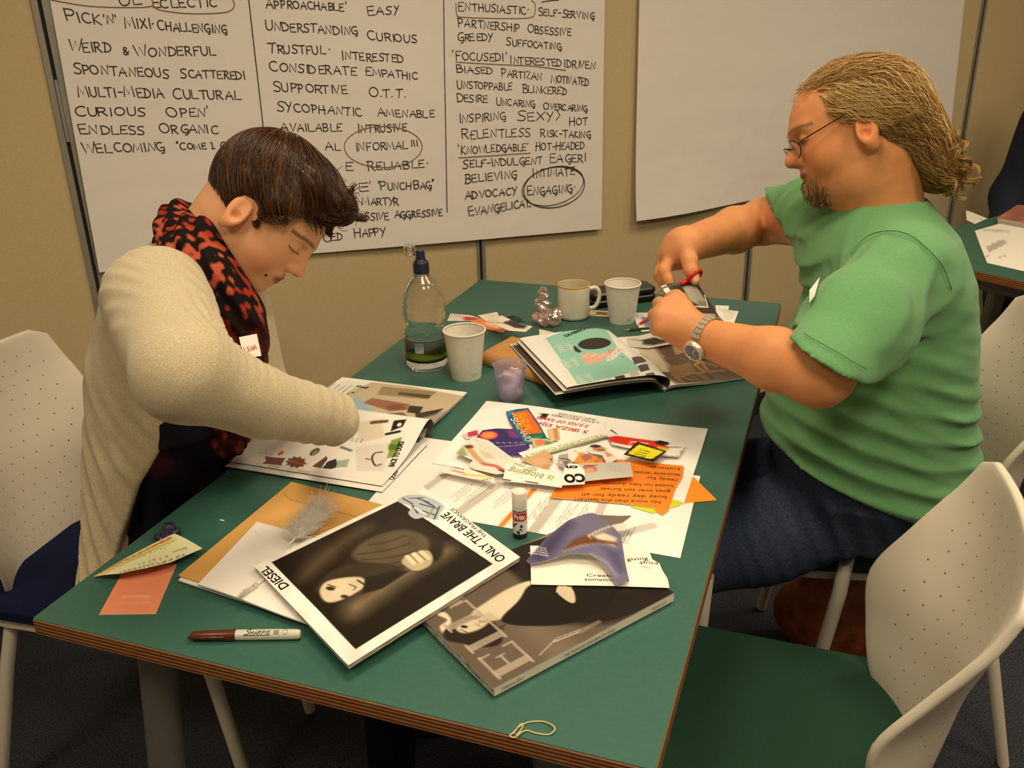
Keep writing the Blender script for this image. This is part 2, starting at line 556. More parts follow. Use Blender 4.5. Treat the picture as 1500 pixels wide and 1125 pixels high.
def ribbon(mb, P, w, nrm, col, mi=0):
    """flat marker line along 3-D points P on a surface with normal nrm"""
    P = np.asarray(P, float)
    if len(P) < 2: return
    T = np.gradient(P, axis=0); T /= np.linalg.norm(T, axis=1)[:, None] + 1e-12
    S = np.cross(nrm, T); S /= np.linalg.norm(S, axis=1)[:, None] + 1e-12
    P = P.copy(); P[0] -= T[0] * w * 0.4; P[-1] += T[-1] * w * 0.4
    V = np.empty((2 * len(P), 3)); V[0::2] = P - S * w / 2; V[1::2] = P + S * w / 2
    mb.add(V, [[2 * i, 2 * i + 2, 2 * i + 3, 2 * i + 1] for i in range(len(P) - 1)], col, mi)


_TXT = {}


def text_geo(s, bold=0.0):
    """filled print letters at cap height 1 from the built-in typeface: vertices (n, 2), triangles, width"""
    key = (s, bold)
    if key not in _TXT:
        cu = bpy.data.curves.new('print', 'FONT'); cu.body = s; cu.size = 1.0; cu.offset = bold; cu.resolution_u = 3
        cu.space_character = 1.0 + bold
        o = bpy.data.objects.new('print', cu); sc.collection.objects.link(o)
        dg = bpy.context.evaluated_depsgraph_get()
        me = o.evaluated_get(dg).to_mesh()
        V = np.array([v.co[:2] for v in me.vertices]); Fs = [list(p.vertices) for p in me.polygons]
        o.evaluated_get(dg).to_mesh_clear()
        bpy.data.objects.remove(o); bpy.data.curves.remove(cu)
        V = V / 0.70; V[:, 0] -= V[:, 0].min()
        _TXT[key] = (V, Fs, V[:, 0].max())
    return _TXT[key]


class Img:
    """a small picture printed on paper; coordinates in metres-like units, origin bottom left"""
    def __init__(s, w, h, px, bg=(245, 242, 236)):
        s.w, s.h = w, h
        s.W, s.H = int(px), max(2, int(px * h / w))
        s.a = np.ones((s.H, s.W, 3)) * np.array(bg) / 255.0
        s.X, s.Y = np.meshgrid((np.arange(s.W) + 0.5) / s.W * w, (np.arange(s.H) + 0.5) / s.H * h)
        s.e = w / s.W

    def _put(s, sl, d, col, soft, op=1.0):
        al = np.clip(0.5 - d / max(soft, s.e), 0, 1)[..., None] * op
        s.a[sl] = s.a[sl] * (1 - al) + al * np.array(col) / 255.0

    def _sl(s, x0, y0, x1, y1):
        i0, i1 = max(0, int(y0 / s.h * s.H) - 1), min(s.H, int(y1 / s.h * s.H) + 2)
        j0, j1 = max(0, int(x0 / s.w * s.W) - 1), min(s.W, int(x1 / s.w * s.W) + 2)
        return (slice(i0, max(i1, i0)), slice(j0, max(j1, j0)))

    def poly(s, P, col, soft=0, op=1.0):
        P = np.asarray(P, float); m = soft
        sl = s._sl(P[:, 0].min() - m, P[:, 1].min() - m, P[:, 0].max() + m, P[:, 1].max() + m)
        X, Y = s.X[sl], s.Y[sl]
        if X.size == 0: return s
        ins = np.zeros(X.shape, bool); d = np.full(X.shape, 9.0)
        for a, b in zip(P, np.roll(P, -1, 0)):
            c = ((a[1] > Y) != (b[1] > Y)) & (X < (b[0] - a[0]) * (Y - a[1]) / (b[1] - a[1] + 1e-12) + a[0]); ins ^= c
            ba = b - a; L = ba @ ba + 1e-12
            t = np.clip(((X - a[0]) * ba[0] + (Y - a[1]) * ba[1]) / L, 0, 1)
            d = np.minimum(d, np.hypot(X - a[0] - t * ba[0], Y - a[1] - t * ba[1]))
        s._put(sl, np.where(ins, -d, d), col, soft, op); return s

    def rect(s, x0, y0, x1, y1, col, soft=0, op=1.0):
        return s.poly([(x0, y0), (x1, y0), (x1, y1), (x0, y1)], col, soft, op)

    def ell(s, cx, cy, rx, ry, col, rot=0, soft=0, op=1.0):
        m = max(rx, ry) + soft
        sl = s._sl(cx - m, cy - m, cx + m, cy + m)
        c, n = math.cos(math.radians(rot)), math.sin(math.radians(rot))
        a, b = (s.X[sl] - cx) * c + (s.Y[sl] - cy) * n, -(s.X[sl] - cx) * n + (s.Y[sl] - cy) * c
        k0 = np.sqrt((a / rx) ** 2 + (b / ry) ** 2); k1 = np.sqrt((a / rx ** 2) ** 2 + (b / ry ** 2) ** 2) + 1e-9
        s._put(sl, k0 * (k0 - 1) / k1, col, soft, op); return s

    def line(s, P, w, col, soft=0, op=1.0):
        P = np.asarray(P, float); m = w + soft
        sl = s._sl(P[:, 0].min() - m, P[:, 1].min() - m, P[:, 0].max() + m, P[:, 1].max() + m)
        X, Y = s.X[sl], s.Y[sl]
        if X.size == 0: return s
        d = np.full(X.shape, 9.0)
        for a, b in zip(P[:-1], P[1:]):
            ba = b - a; L = ba @ ba + 1e-12
            t = np.clip(((X - a[0]) * ba[0] + (Y - a[1]) * ba[1]) / L, 0, 1)
            d = np.minimum(d, np.hypot(X - a[0] - t * ba[0], Y - a[1] - t * ba[1]))
        s._put(sl, d - w / 2, col, soft, op); return s

    def lines(s, x0, y0, x1, y1, n, col=(90, 88, 84), rot=0, fill=0.9, w=None):
        """rows of tiny unreadable print in a box"""
        for i in range(n):
            y = y1 - (i + 0.5) * (y1 - y0) / n
            x = x0; e = x0 + (x1 - x0) * random.uniform(fill * 0.7, fill)
            while x < e:
                l = random.uniform(0.03, 0.12) * (x1 - x0)
                s.rect(x, y - (w or (y1 - y0) / n * 0.2), min(x + l, x1), y + (w or (y1 - y0) / n * 0.2), col, op=0.75); x += l + 0.02 * (x1 - x0)
        return s

    def speck(s, amt, f, x0=0, y0=0, x1=9, y1=9, seed=0):
        """mottled tone inside a box"""
        sl = s._sl(x0, y0, min(x1, s.w), min(y1, s.h))
        P = np.stack([s.X[sl].ravel(), s.Y[sl].ravel(), np.zeros(s.X[sl].size)], 1)
        s.a[sl] = np.clip(s.a[sl] * (1 + amt * vnoise(P, f, seed).reshape(s.X[sl].shape))[..., None], 0, 1); return s

    def at(s, U):
        """linear colours at U (n, 2) in 0..1"""
        x = np.clip(U[:, 0] * s.W - 0.5, 0, s.W - 1.001); y = np.clip(U[:, 1] * s.H - 0.5, 0, s.H - 1.001)
        i, j = y.astype(int), x.astype(int); i1, j1 = np.minimum(i + 1, s.H - 1), np.minimum(j + 1, s.W - 1)
        fy, fx = (y - i)[:, None], (x - j)[:, None]
        c = (s.a[i, j] * (1 - fx) + s.a[i, j1] * fx) * (1 - fy) + (s.a[i1, j] * (1 - fx) + s.a[i1, j1] * fx) * fy
        return s2l(c)


def quad_map(c, zf=None):
    """bilinear map from (u, v) in 0..1 to a surface with corners c = (bl, br, tr, tl); zf(u, v) adds height"""
    c = [np.asarray(x, float) for x in c]

    def f(U):
        u, v = U[:, 0:1], U[:, 1:2]
        P = c[0] * (1 - u) * (1 - v) + c[1] * u * (1 - v) + c[2] * u * v + c[3] * (1 - u) * v
        if zf is not None: P = P + np.c_[np.zeros((len(U), 2)), np.broadcast_to(np.asarray(zf(U[:, 0], U[:, 1])), (len(U),))]
        return P
    return f


def grid_sheet(mb, f, img, nu, nv, thick=0.0004, back=(0.8, 0.78, 0.74), mi=0, up=None):
    """a printed sheet with thickness: top grid coloured from img, plain back and edges"""
    u, v = np.meshgrid(np.linspace(0, 1, nu + 1), np.linspace(0, 1, nv + 1))
    U = np.c_[u.ravel(), v.ravel()]
    P = f(U)
    i = np.arange(nu + 1)[None, :] + (np.arange(nv + 1) * (nu + 1))[:, None]
    Q = np.stack([i[:-1, :-1], i[:-1, 1:], i[1:, 1:], i[1:, :-1]], -1).reshape(-1, 4)
    n = np.cross(P[Q[:, 1]] - P[Q[:, 0]], P[Q[:, 3]] - P[Q[:, 0]])
    flip = (n[(nv // 2) * nu + nu // 2] @ np.asarray(up if up is not None else (0, 0, 1))) < 0
    C = img.at(U) if isinstance(img, Img) else np.tile(np.asarray(img, float)[:3], (len(U), 1))
    Fq = Q[:, ::-1] if flip else Q
    mb.add(P, Fq, C, mi)
    N = np.zeros_like(P)
    for k in range(4): np.add.at(N, Fq[:, k], -n if flip else n)
    N /= np.linalg.norm(N, axis=1)[:, None] + 1e-15
    b = P - N * thick
    mb.add(b, Fq[:, ::-1], back, mi)
    ring = np.concatenate([i[0, :], i[1:, -1], i[-1, -2::-1], i[-2:0:-1, 0]])
    m = len(ring)
    V = np.concatenate([P[ring], b[ring]])
    E = [[(k + 1) % m, k, k + m, (k + 1) % m + m] if not flip else [k, (k + 1) % m, (k + 1) % m + m, k + m] for k in range(m)]
    mb.add(V, E, back, mi)


def poly_sheet(mb, poly, f, img, n=40, thick=0.0004, back=(0.8, 0.78, 0.74), mi=0):
    """a cut-out of any outline (poly in 0..1 uv) printed with img"""
    bm = bmesh.new()
    vs = [bm.verts.new((p[0], p[1], 0)) for p in poly]
    bm.faces.new(vs)
    lo = np.min(poly, 0); hi = np.max(poly, 0)
    for a in (0, 1):
        for t in np.arange(lo[a] + 1.0 / n, hi[a], 1.0 / n):
            no = (1, 0, 0) if a == 0 else (0, 1, 0)
            co = (t, 0, 0) if a == 0 else (0, t, 0)
            bmesh.ops.bisect_plane(bm, geom=bm.verts[:] + bm.edges[:] + bm.faces[:], plane_co=co, plane_no=no, dist=1e-6)
    bmesh.ops.triangulate(bm, faces=[x for x in bm.faces if len(x.verts) > 4])
    bm.verts.index_update()
    U = np.array([v.co[:2] for v in bm.verts]); Fs = [[v.index for v in fc.verts] for fc in bm.faces]
    bnd = [(e.verts[0].index, e.verts[1].index) for e in bm.edges if len(e.link_faces) == 1]
    bm.free()
    P = f(U)
    a, b, c = (P[[q[i] for q in Fs]] for i in range(3))
    if np.cross(b - a, c - a)[:, 2].sum() < 0: Fs = [q[::-1] for q in Fs]
    C = img.at(U) if isinstance(img, Img) else np.tile(np.asarray(img, float)[:3], (len(U), 1))
    mb.add(P, Fs, C, mi)
    B = P - np.array([0, 0, thick])
    mb.add(B, [q[::-1] for q in Fs], back, mi)
    mb.add(np.concatenate([P, B]), [[i, j, j + len(P), i + len(P)] for i, j in bnd], back, mi)


def print_text(mb, f, s, x, y, h, img_w, img_h, rot=0, col=(20, 18, 16), wide=1.0, bold=0.0, width=None, lift=0.0003, mi=0, up=(0, 0, 1)):
    """crisp letters on a surface f; x, y, h in the picture's units"""
    V, Fs, w = text_geo(s, bold)
    V = V.copy(); k = wide if width is None else width / (w * h)
    V[:, 0] *= k; V = V * h
    c, n = math.cos(math.radians(rot)), math.sin(math.radians(rot))
    X = x + V[:, 0] * c - V[:, 1] * n; Y = y + V[:, 0] * n + V[:, 1] * c
    P = f(np.c_[X / img_w, Y / img_h])
    e = 1e-3
    U0 = np.array([[x / img_w, y / img_h]])
    nr = np.cross(f(U0 + [e, 0]) - f(U0), f(U0 + [0, e]) - f(U0))[0]; nr /= np.linalg.norm(nr) + 1e-12
    if nr @ np.asarray(up) < 0:
        nr = -nr; Fs = [q[::-1] for q in Fs]
    mb.add(P + nr * lift, Fs, s2l(np.array(col) / 255.0), mi)


def write_on(mb, f, s, x, y, h, img_w, img_h, rot=0, col=(20, 18, 16), w=0.001, width=None, lift=0.0004, mi=0, slant=0.0, up=(0, 0, 1), small=1.0):
    """pen strokes on a surface f"""
    st, _ = strokes(s, None if width is None else width / h, 0.02, small=small)
    c, n = math.cos(math.radians(rot)), math.sin(math.radians(rot))
    for p in st:
        a, b = (p[:, 0] + slant * p[:, 1]) * h, p[:, 1] * h
        U = np.c_[(x + a * c - b * n) / img_w, (y + a * n + b * c) / img_h]
        ribbon(mb, f(U) + np.asarray(up) * lift, w, np.asarray(up, float), s2l(np.array(col) / 255.0), mi)
# ---------------------------------------------------------------- materials
M_wall = mat('wall_fabric', rgb(204, 184, 144), 0.95, noise=(260, 0.3, rgb(182, 162, 123)), bump=(500, 0.25, 0.002), spec=0.1)
M_wallpaint = mat('wall_paint', rgb(205, 200, 188), 0.9)
M_ceil = mat('ceiling_tiles', rgb(225, 222, 214), 0.95, noise=(40, 0.2, rgb(205, 202, 195)))
M_carpet = mat('carpet', rgb(84, 86, 96), 1.0, noise=(300, 0.95, rgb(34, 36, 44)), bump=(700, 0.8, 0.004), spec=0.05)
M_alu = mat('aluminium_trim', rgb(170, 168, 162), 0.45, metal=0.6, noise=(30, 0.3, rgb(140, 138, 132)))
M_gap = mat('dark_gap', rgb(38, 35, 32), 0.9, noise=(50, 0.3, rgb(25, 24, 22)))
M_paper = mat('printed_paper', vc=True, rough=0.75, spec=0.25)
M_gloss = mat('glossy_print', vc=True, rough=0.32, spec=0.4)
M_flip = mat('flipchart_paper', rgb(236, 230, 226), 0.85, spec=0.2, noise=(1.6, 0.35, rgb(228, 219, 214)), bump=(9, 0.35, 0.012))
M_ink = mat('marker_ink', rgb(52, 45, 40), 0.6, noise=(60, 0.4, rgb(76, 66, 58)))
M_ink2 = mat('thin_pencil_line', rgb(140, 112, 82), 0.7, noise=(60, 0.3, rgb(120, 96, 72)))
M_lam = mat('green_laminate', rgb(57, 100, 89), 0.42, spec=0.45, noise=(140, 0.35, rgb(44, 88, 78)), bump=(900, 0.06, 0.0005))
M_plast = mat('pale_plastic', rgb(214, 206, 190), 0.45, noise=(3, 0.15, rgb(204, 196, 180)))
M_legm = mat('grey_leg_metal', rgb(120, 118, 114), 0.45, metal=0.4, noise=(20, 0.3, rgb(104, 102, 98)))
M_seat_g = mat('green_seat_fabric', rgb(42, 72, 57), 0.95, noise=(500, 0.6, rgb(28, 54, 42)), bump=(900, 0.5, 0.002), spec=0.1)
M_seat_b = mat('blue_seat_fabric', rgb(26, 34, 66), 0.95, noise=(500, 0.6, rgb(16, 20, 44)), bump=(900, 0.5, 0.002), spec=0.1)


def ply_material():
    m = mat('plywood_edge', rgb(150, 96, 50), 0.35)
    nt = m.node_tree; b = nt.nodes['Principled BSDF']
    tc = nt.nodes.new('ShaderNodeTexCoord'); sp = nt.nodes.new('ShaderNodeSeparateXYZ'); nt.links.new(tc.outputs['Object'], sp.inputs[0])
    mu = nt.nodes.new('ShaderNodeMath'); mu.operation = 'MULTIPLY'; mu.inputs[1].default_value = 2 * math.pi / 0.0052
    nt.links.new(sp.outputs['Z'], mu.inputs[0])
    si = nt.nodes.new('ShaderNodeMath'); si.operation = 'SINE'; nt.links.new(mu.outputs[0], si.inputs[0])
    rp = nt.nodes.new('ShaderNodeMapRange'); rp.inputs[1].default_value = -0.6; rp.inputs[2].default_value = 0.6
    nt.links.new(si.outputs[0], rp.inputs[0])
    mx = nt.nodes.new('ShaderNodeMix'); mx.data_type = 'RGBA'; mx.inputs[6].default_value = rgb(96, 52, 26); mx.inputs[7].default_value = rgb(186, 128, 74)
    nt.links.new(rp.outputs[0], mx.inputs[0])
    n = nt.nodes.new('ShaderNodeTexNoise'); n.inputs['Scale'].default_value = 60; nt.links.new(tc.outputs['Object'], n.inputs[0])
    m2 = nt.nodes.new('ShaderNodeMix'); m2.data_type = 'RGBA'; m2.blend_type = 'MULTIPLY'; m2.inputs[0].default_value = 0.5
    nt.links.new(mx.outputs[2], m2.inputs[6]); nt.links.new(n.outputs['Color'], m2.inputs[7])
    nt.links.new(m2.outputs[2], b.inputs['Base Color'])
    return m


M_ply = ply_material()


def perforated():
    """pale moulded plastic with rows of small round holes laid out in the shell's own uv"""
    m = mat('perforated_plastic', rgb(216, 208, 192), 0.42)
    nt = m.node_tree; b = nt.nodes['Principled BSDF']
    uv = nt.nodes.new('ShaderNodeUVMap'); uv.uv_map = 'UVMap'
    sp = nt.nodes.new('ShaderNodeSeparateXYZ'); nt.links.new(uv.outputs[0], sp.inputs[0])

    def mth(op, a, v=None):
        n = nt.nodes.new('ShaderNodeMath'); n.operation = op
        for i, x in enumerate((a, v)):
            if x is None: continue
            if isinstance(x, (int, float)): n.inputs[i].default_value = x
            else: nt.links.new(x, n.inputs[i])
        return n.outputs[0]
    v = sp.outputs['Y']; u = sp.outputs['X']
    row = mth('FLOOR', mth('MULTIPLY', v, 17.0))
    off = mth('MULTIPLY', mth('MODULO', row, 2.0), 0.5)
    du = mth('SUBTRACT', mth('FRACT', mth('ADD', mth('MULTIPLY', u, 13.0), off)), 0.5)
    dv = mth('SUBTRACT', mth('FRACT', mth('MULTIPLY', v, 17.0)), 0.5)
    r2 = mth('ADD', mth('POWER', mth('MULTIPLY', du, 0.030), 2.0), mth('POWER', mth('MULTIPLY', dv, 0.025), 2.0))
    dot = mth('LESS_THAN', r2, 0.0014 ** 2)
    e = mth('LESS_THAN', mth('ABSOLUTE', mth('SUBTRACT', u, 0.5)), 0.40)
    e2 = mth('LESS_THAN', mth('ABSOLUTE', mth('SUBTRACT', v, 0.5)), 0.42)
    dot = mth('MULTIPLY', dot, mth('MULTIPLY', e, e2))
    mx = nt.nodes.new('ShaderNodeMix'); mx.data_type = 'RGBA'; mx.inputs[6].default_value = rgb(216, 208, 192); mx.inputs[7].default_value = rgb(112, 101, 82)
    nt.links.new(dot, mx.inputs[0]); nt.links.new(mx.outputs[2], b.inputs['Base Color'])
    bp = nt.nodes.new('ShaderNodeBump'); bp.inputs['Strength'].default_value = 0.6; bp.inputs['Distance'].default_value = -0.003
    nt.links.new(dot, bp.inputs['Height']); nt.links.new(bp.outputs[0], b.inputs['Normal'])
    return m


M_perf = perforated()

# ---------------------------------------------------------------- the room (world coordinates)
WALL_Y = 1.16
X0, X1, Y0 = -1.9, 4.6, -3.2


def quadw(name, V, m):
    mb = MB(); mb.add(V, [(0, 1, 2, 3)]); return structure(name, mb, m)


mb = MB(); box(mb, (X0, Y0, -0.05), (X1, WALL_Y + 0.1, 0)); structure('floor', mb, M_carpet)
mb = MB(); box(mb, (X0, Y0, CEIL_Z), (X1, WALL_Y + 0.1, CEIL_Z + 0.05)); structure('ceiling', mb, M_ceil)
mb = MB(); box(mb, (X0, WALL_Y, 0), (X1, WALL_Y + 0.1, CEIL_Z)); structure('wall_back', mb, M_wall)
mb = MB(); box(mb, (X0 - 0.1, Y0, 0), (X0, WALL_Y + 0.1, CEIL_Z)); structure('wall_left', mb, M_wallpaint)
mb = MB(); box(mb, (X1, Y0, 0), (X1 + 0.1, WALL_Y + 0.1, CEIL_Z)); structure('wall_right', mb, M_wallpaint)
mb = MB(); box(mb, (X0, Y0 - 0.1, 0), (X1, Y0, CEIL_Z)); structure('wall_front', mb, M_wallpaint)
# joints between the partition's panels: a dark gap with an aluminium lip on each side
for n_, i in enumerate(range(-1, 5)):
    xj = 0.212 + i * 1.0
    mb = MB()
    box(mb, (xj - 0.004, WALL_Y - 0.003, 0.0), (xj + 0.004, WALL_Y - 0.0005, CEIL_Z), mi=1)
    w = 0.024 if i == 0 else 0.010
    box(mb, (xj - 0.004 - w * 0.5, WALL_Y - 0.006, 0.0), (xj - 0.004, WALL_Y - 0.0005, CEIL_Z), mi=0)
    box(mb, (xj + 0.004, WALL_Y - 0.008, 0.0), (xj + 0.004 + w, WALL_Y - 0.0005, CEIL_Z), mi=0)
    if i == 0:
        box(mb, (xj - 0.003, WALL_Y - 0.010, 1.16), (xj + 0.003, WALL_Y - 0.001, 1.29), mi=0)
    o = structure('trim_%d' % (n_ + 1), mb, M_alu); o.data.materials.append(M_gap)
mb = MB(); box(mb, (X0, WALL_Y - 0.012, 0), (X1, WALL_Y, 0.08)); structure('baseboard_back', mb, M_gap)


def wpt(px, py, off=0.010):
    """world point on the partition wall seen at the photograph's point px, py"""
    d = t2w(ray(px, py)) - t2w(np.zeros(3)); c = t2w(CAM)
    return c + d * ((WALL_Y - off) - c[1]) / d[1]


# ---------------------------------------------------------------- flipchart sheets with handwriting
NW = np.array([0, -1.0, 0])


def flip_sheet(bl, br, tl, tr, ztop, label, lift, bow):
    """a big paper sheet; corners by their place on the wall, running up to height ztop"""
    b0, b1, t0, t1 = wpt(*bl), wpt(*br), wpt(*tl), wpt(*tr)
    t0 = b0 + (t0 - b0) * (ztop - b0[2]) / (t0[2] - b0[2]); t1 = b1 + (t1 - b1) * (ztop - b1[2]) / (t1[2] - b1[2])

    def wave(u, v):
        return lift * np.exp(-v * 9) * (0.6 + 0.4 * np.sin(u * 9 + 1)) + 0.0015 * (1 + np.sin(u * 14 + v * 5))

    def lay(P, e=0.0007):
        P = P.copy(); v = np.clip((P[:, 2] - b0[2]) / (t0[2] - b0[2]), 0, 1); u = np.clip((P[:, 0] - b0[0]) / (b1[0] - b0[0]), 0, 1)
        P[:, 1] = b0[1] - wave(u, v) - e
        return P

    def f(U):
        P = quad_map((b0, b1, t1, t0))(U)
        u, v = U[:, 0], U[:, 1]
        P[:, 1] -= wave(u, v)
        P[:, 2] += bow * np.exp(-v * 8) * np.sin(np.pi * u) ** 2
        return P
    mb = MB(); grid_sheet(mb, f, (0.85, 0.8, 0.78), 40, 24, 0.0006, mi=0, up=NW)
    return mb, lay, (b0, b1, t0, t1)


S1, f1, c1 = flip_sheet((145, 398), (880, 335), (73, 0), (886, 0), 1.95, '', 0.006, 0.0)


def on_sheet(px, py):
    return wpt(px, py, 0.0115)


def hand_word(mb, text, x0, y0, x1, y1, h, w=0.0028, lift=0.0155, mi=1, small=0.85):
    a, b = on_sheet(x0, y0), on_sheet(x1, y1)
    du = b - a; L = np.linalg.norm(du); du /= L
    t = on_sheet(x0, y0 - h); H = np.linalg.norm(t - a) * 1.0
    st, wd = strokes(text, L / H, 0.035, small=small)
    up = np.array([0, 0, 1.0])
    for p in st:
        P = a + np.outer(p[:, 0] * H, du) + np.outer(p[:, 1] * H, up)
        P = f1(P)
        ribbon(mb, P, w, NW, (0.03, 0.03, 0.03), mi)


def hand_line(mb, pts, w=0.0026, lift=0.0155, mi=1, n=6):
    P = np.array([on_sheet(*p) for p in pts])
    ribbon(mb, f1(spline(P, n), 0.0009), w, NW, (0.03, 0.03, 0.03), mi)


WORDS = [('UL', 176, 8, 208, 6, 15), ('ECLECTIC', 224, 11, 318, 10, 14),
         ("PICK", 98, 30, 149, 36, 17), ("'N'", 153, 35, 173, 34, 12), ('MIX|*', 184, 41, 228, 42, 16), ('CHALLENGING', 233, 44, 333, 49, 14),
         ('WEIRD', 102, 75, 164, 76, 16), ('&', 181, 80, 189, 80, 11), ('WONDERFUL', 199, 82, 316, 81, 15),
         ('SPONTANEOUS', 109, 107, 248, 114, 15), ('SCATTERED|', 265, 113, 360, 116, 13),
         ('MULTI-MEDIA', 114, 141, 240, 143, 16), ('CULTURAL', 254, 144, 353, 146, 15),
         ('CURIOUS', 111, 170, 214, 169, 14), ("OPEN'", 247, 171, 308, 171, 14),
         ('ENDLESS', 117, 196, 213, 196, 14), ('ORGANIC', 235, 195, 320, 195, 14),
         ('WELCOMING', 122, 224, 242, 221, 15), ('"COME 1 CO', 260, 219, 341, 217, 10),
         ("APPROACHABLE'", 390, 11, 508, 16, 13), ('EASY', 539, 22, 585, 20, 13),
         ('UNDERSTANDING', 389, 44, 524, 51, 14), ('CURIOUS', 539, 58, 612, 63, 13),
         ('TRUSTFUL*', 393, 77, 483, 80, 14), ('INTERESTED', 501, 87, 591, 91, 13),
         ('CONSIDERATE', 395, 104, 521, 110, 14), ('EMPATHIC', 536, 110, 612, 117, 12),
         ('SUPPORTIVE', 401, 133, 509, 138, 14), ('O.T.T.', 540, 142, 594, 142, 14),
         ('SYCOPHANTIC', 407, 162, 530, 170, 14), ('AMENABLE', 553, 170, 636, 172, 12),
         ('AVAILABLE', 412, 192, 500, 192, 13), ('INTRUSIVE', 524, 194, 596, 192, 13),
         ('AL', 477, 220, 498, 220, 12), ('INFORMAL', 521, 221, 597, 218, 13), ('|||', 602, 214, 612, 213, 9),
         ('E', 507, 249, 518, 249, 12), ('RELIABLE*', 538, 249, 627, 245, 13),
         ("E'", 525, 280, 546, 279, 12), ("'PUNCH", 554, 278, 602, 277, 12), ('BAG"', 606, 277, 637, 275, 12),
         ('MARTYR', 530, 300, 583, 299, 12), ('PASSIVE', 516, 323, 569, 321, 12), ('AGGRESSIVE', 577, 319, 647, 315, 11),
         ('CED', 474, 354, 502, 351, 12), ('HAPPY', 519, 348, 564, 344, 13),
         ('ENTHUSIASTIC*', 672, 15, 775, 21, 13), ('SELF-SERVING', 788, 22, 870, 28, 11),
         ('PARTNERSHIP', 672, 39, 761, 46, 13), ('OBSESSIVE', 772, 48, 836, 52, 12),
         ('GREEDY', 670, 60, 722, 59, 12), ('SUFFOCATING', 742, 66, 822, 73, 11),
         ("'FOCUSED|'", 664, 88, 742, 90, 13), ('INTERESTED', 747, 93, 822, 97, 12), ('|DRIVEN', 826, 98, 871, 101, 12),
         ('BIASED', 670, 106, 722, 109, 11), ('PARTIZAN', 734, 112, 794, 117, 12), ('MOTIVATED', 806, 120, 862, 125, 12),
         ('UNSTOPPABLE', 670, 129, 750, 132, 12), ('BLINKERED', 765, 135, 830, 139, 12),
         ('DESIRE', 670, 149, 714, 150, 12), ('UNCARING', 727, 154, 783, 157, 11), ('OVERCARING', 796, 160, 860, 163, 10),
         ('INSPIRING', 673, 180, 741, 175, 13), ('SEXY)', 758, 177, 820, 176, 14), ('HOT', 833, 184, 860, 183, 12),
         ('RELENTLESS', 677, 203, 776, 199, 14), ('RISK-TAKING', 792, 200, 865, 202, 11),
         ("'KNOWLEDGABLE'", 672, 225, 774, 220, 12), ('HOT-HEADED', 784, 220, 855, 218, 12),
         ('SELF-INDULGENT', 678, 246, 794, 239, 12), ('EAGER|', 805, 237, 858, 237, 13),
         ('BELIEVING', 681, 268, 757, 260, 13), ('INTIMATE', 780, 260, 841, 256, 13),
         ('ADVOCACY', 681, 292, 756, 284, 12), ('ENGAGING*', 772, 286, 842, 280, 13), ('EVANGELICAL', 686, 316, 776, 302, 13)]
for w_ in WORDS: hand_word(S1, *w_)
hand_line(S1, [(364, -2), (371, 60), (378, 120), (385, 182), (388, 230)])
hand_line(S1, [(650, -2), (651, 80), (653, 200), (654, 310)])


def ring(cx, cy, rx, ry, rot=0, n=26, k=1.0):
    r = math.radians(rot)
    return [(cx + rx * math.cos(a) * math.cos(r) - ry * math.sin(a) * math.sin(r), cy + rx * math.cos(a) * math.sin(r) + ry * math.sin(a) * math.cos(r))
            for a in np.linspace(0.3, 0.3 + 2 * math.pi * k, n)]


hand_line(S1, [(793, 3), (805, 1), (818, 0)], n=3)
hand_line(S1, ring(561, 215, 57, 30), 0.0024, mi=2, n=3)
hand_line(S1, ring(811, 274, 45, 29, -12), 0.0028, n=3)
hand_line(S1, ring(809, 272, 46, 27, -16), 0.0022, n=3)
hand_line(S1, [(668, 5), (669, 20), (676, 25), (730, 27), (775, 26), (783, 18), (783, 6), (778, 0)], 0.0024, mi=2)
hand_line(S1, [(75, 0), (130, 9), (190, 11), (222, 9), (223, 0)], 0.0024, mi=2)
hand_line(S1, [(224, 8), (236, 15), (280, 20), (330, 18), (343, 9), (341, 0)], 0.0024, mi=2)
hand_line(S1, [(668, 91), (720, 94), (780, 97), (828, 103)], 0.0026, mi=2)
hand_line(S1, [(672, 231), (720, 228), (776, 224)], 0.0026, mi=2)


def sheet_thing(mb, c, label, name='flipchart_sheet'):
    me = mb.mesh(name, True, c)
    for m in (M_flip, M_ink, M_ink2): me.materials.append(m)
    o = link(bpy.data.objects.new(name, me)); o.location = c
    return tag(o, label, 'paper sheet', None)


sheet_thing(S1, c1[0], 'big flipchart sheet on the partition wall covered in three columns of handwritten words')
S2, f2, c2 = flip_sheet((927, 322), (1383, 262), (936, 0), (1413, 0), 1.95, '', 0.02, 0.02)
sheet_thing(S2, c2[0], 'blank flipchart sheet on the partition wall behind the man in the green shirt')

# ---------------------------------------------------------------- tables
TW, TL, TT = 0.80, 1.565, 0.024


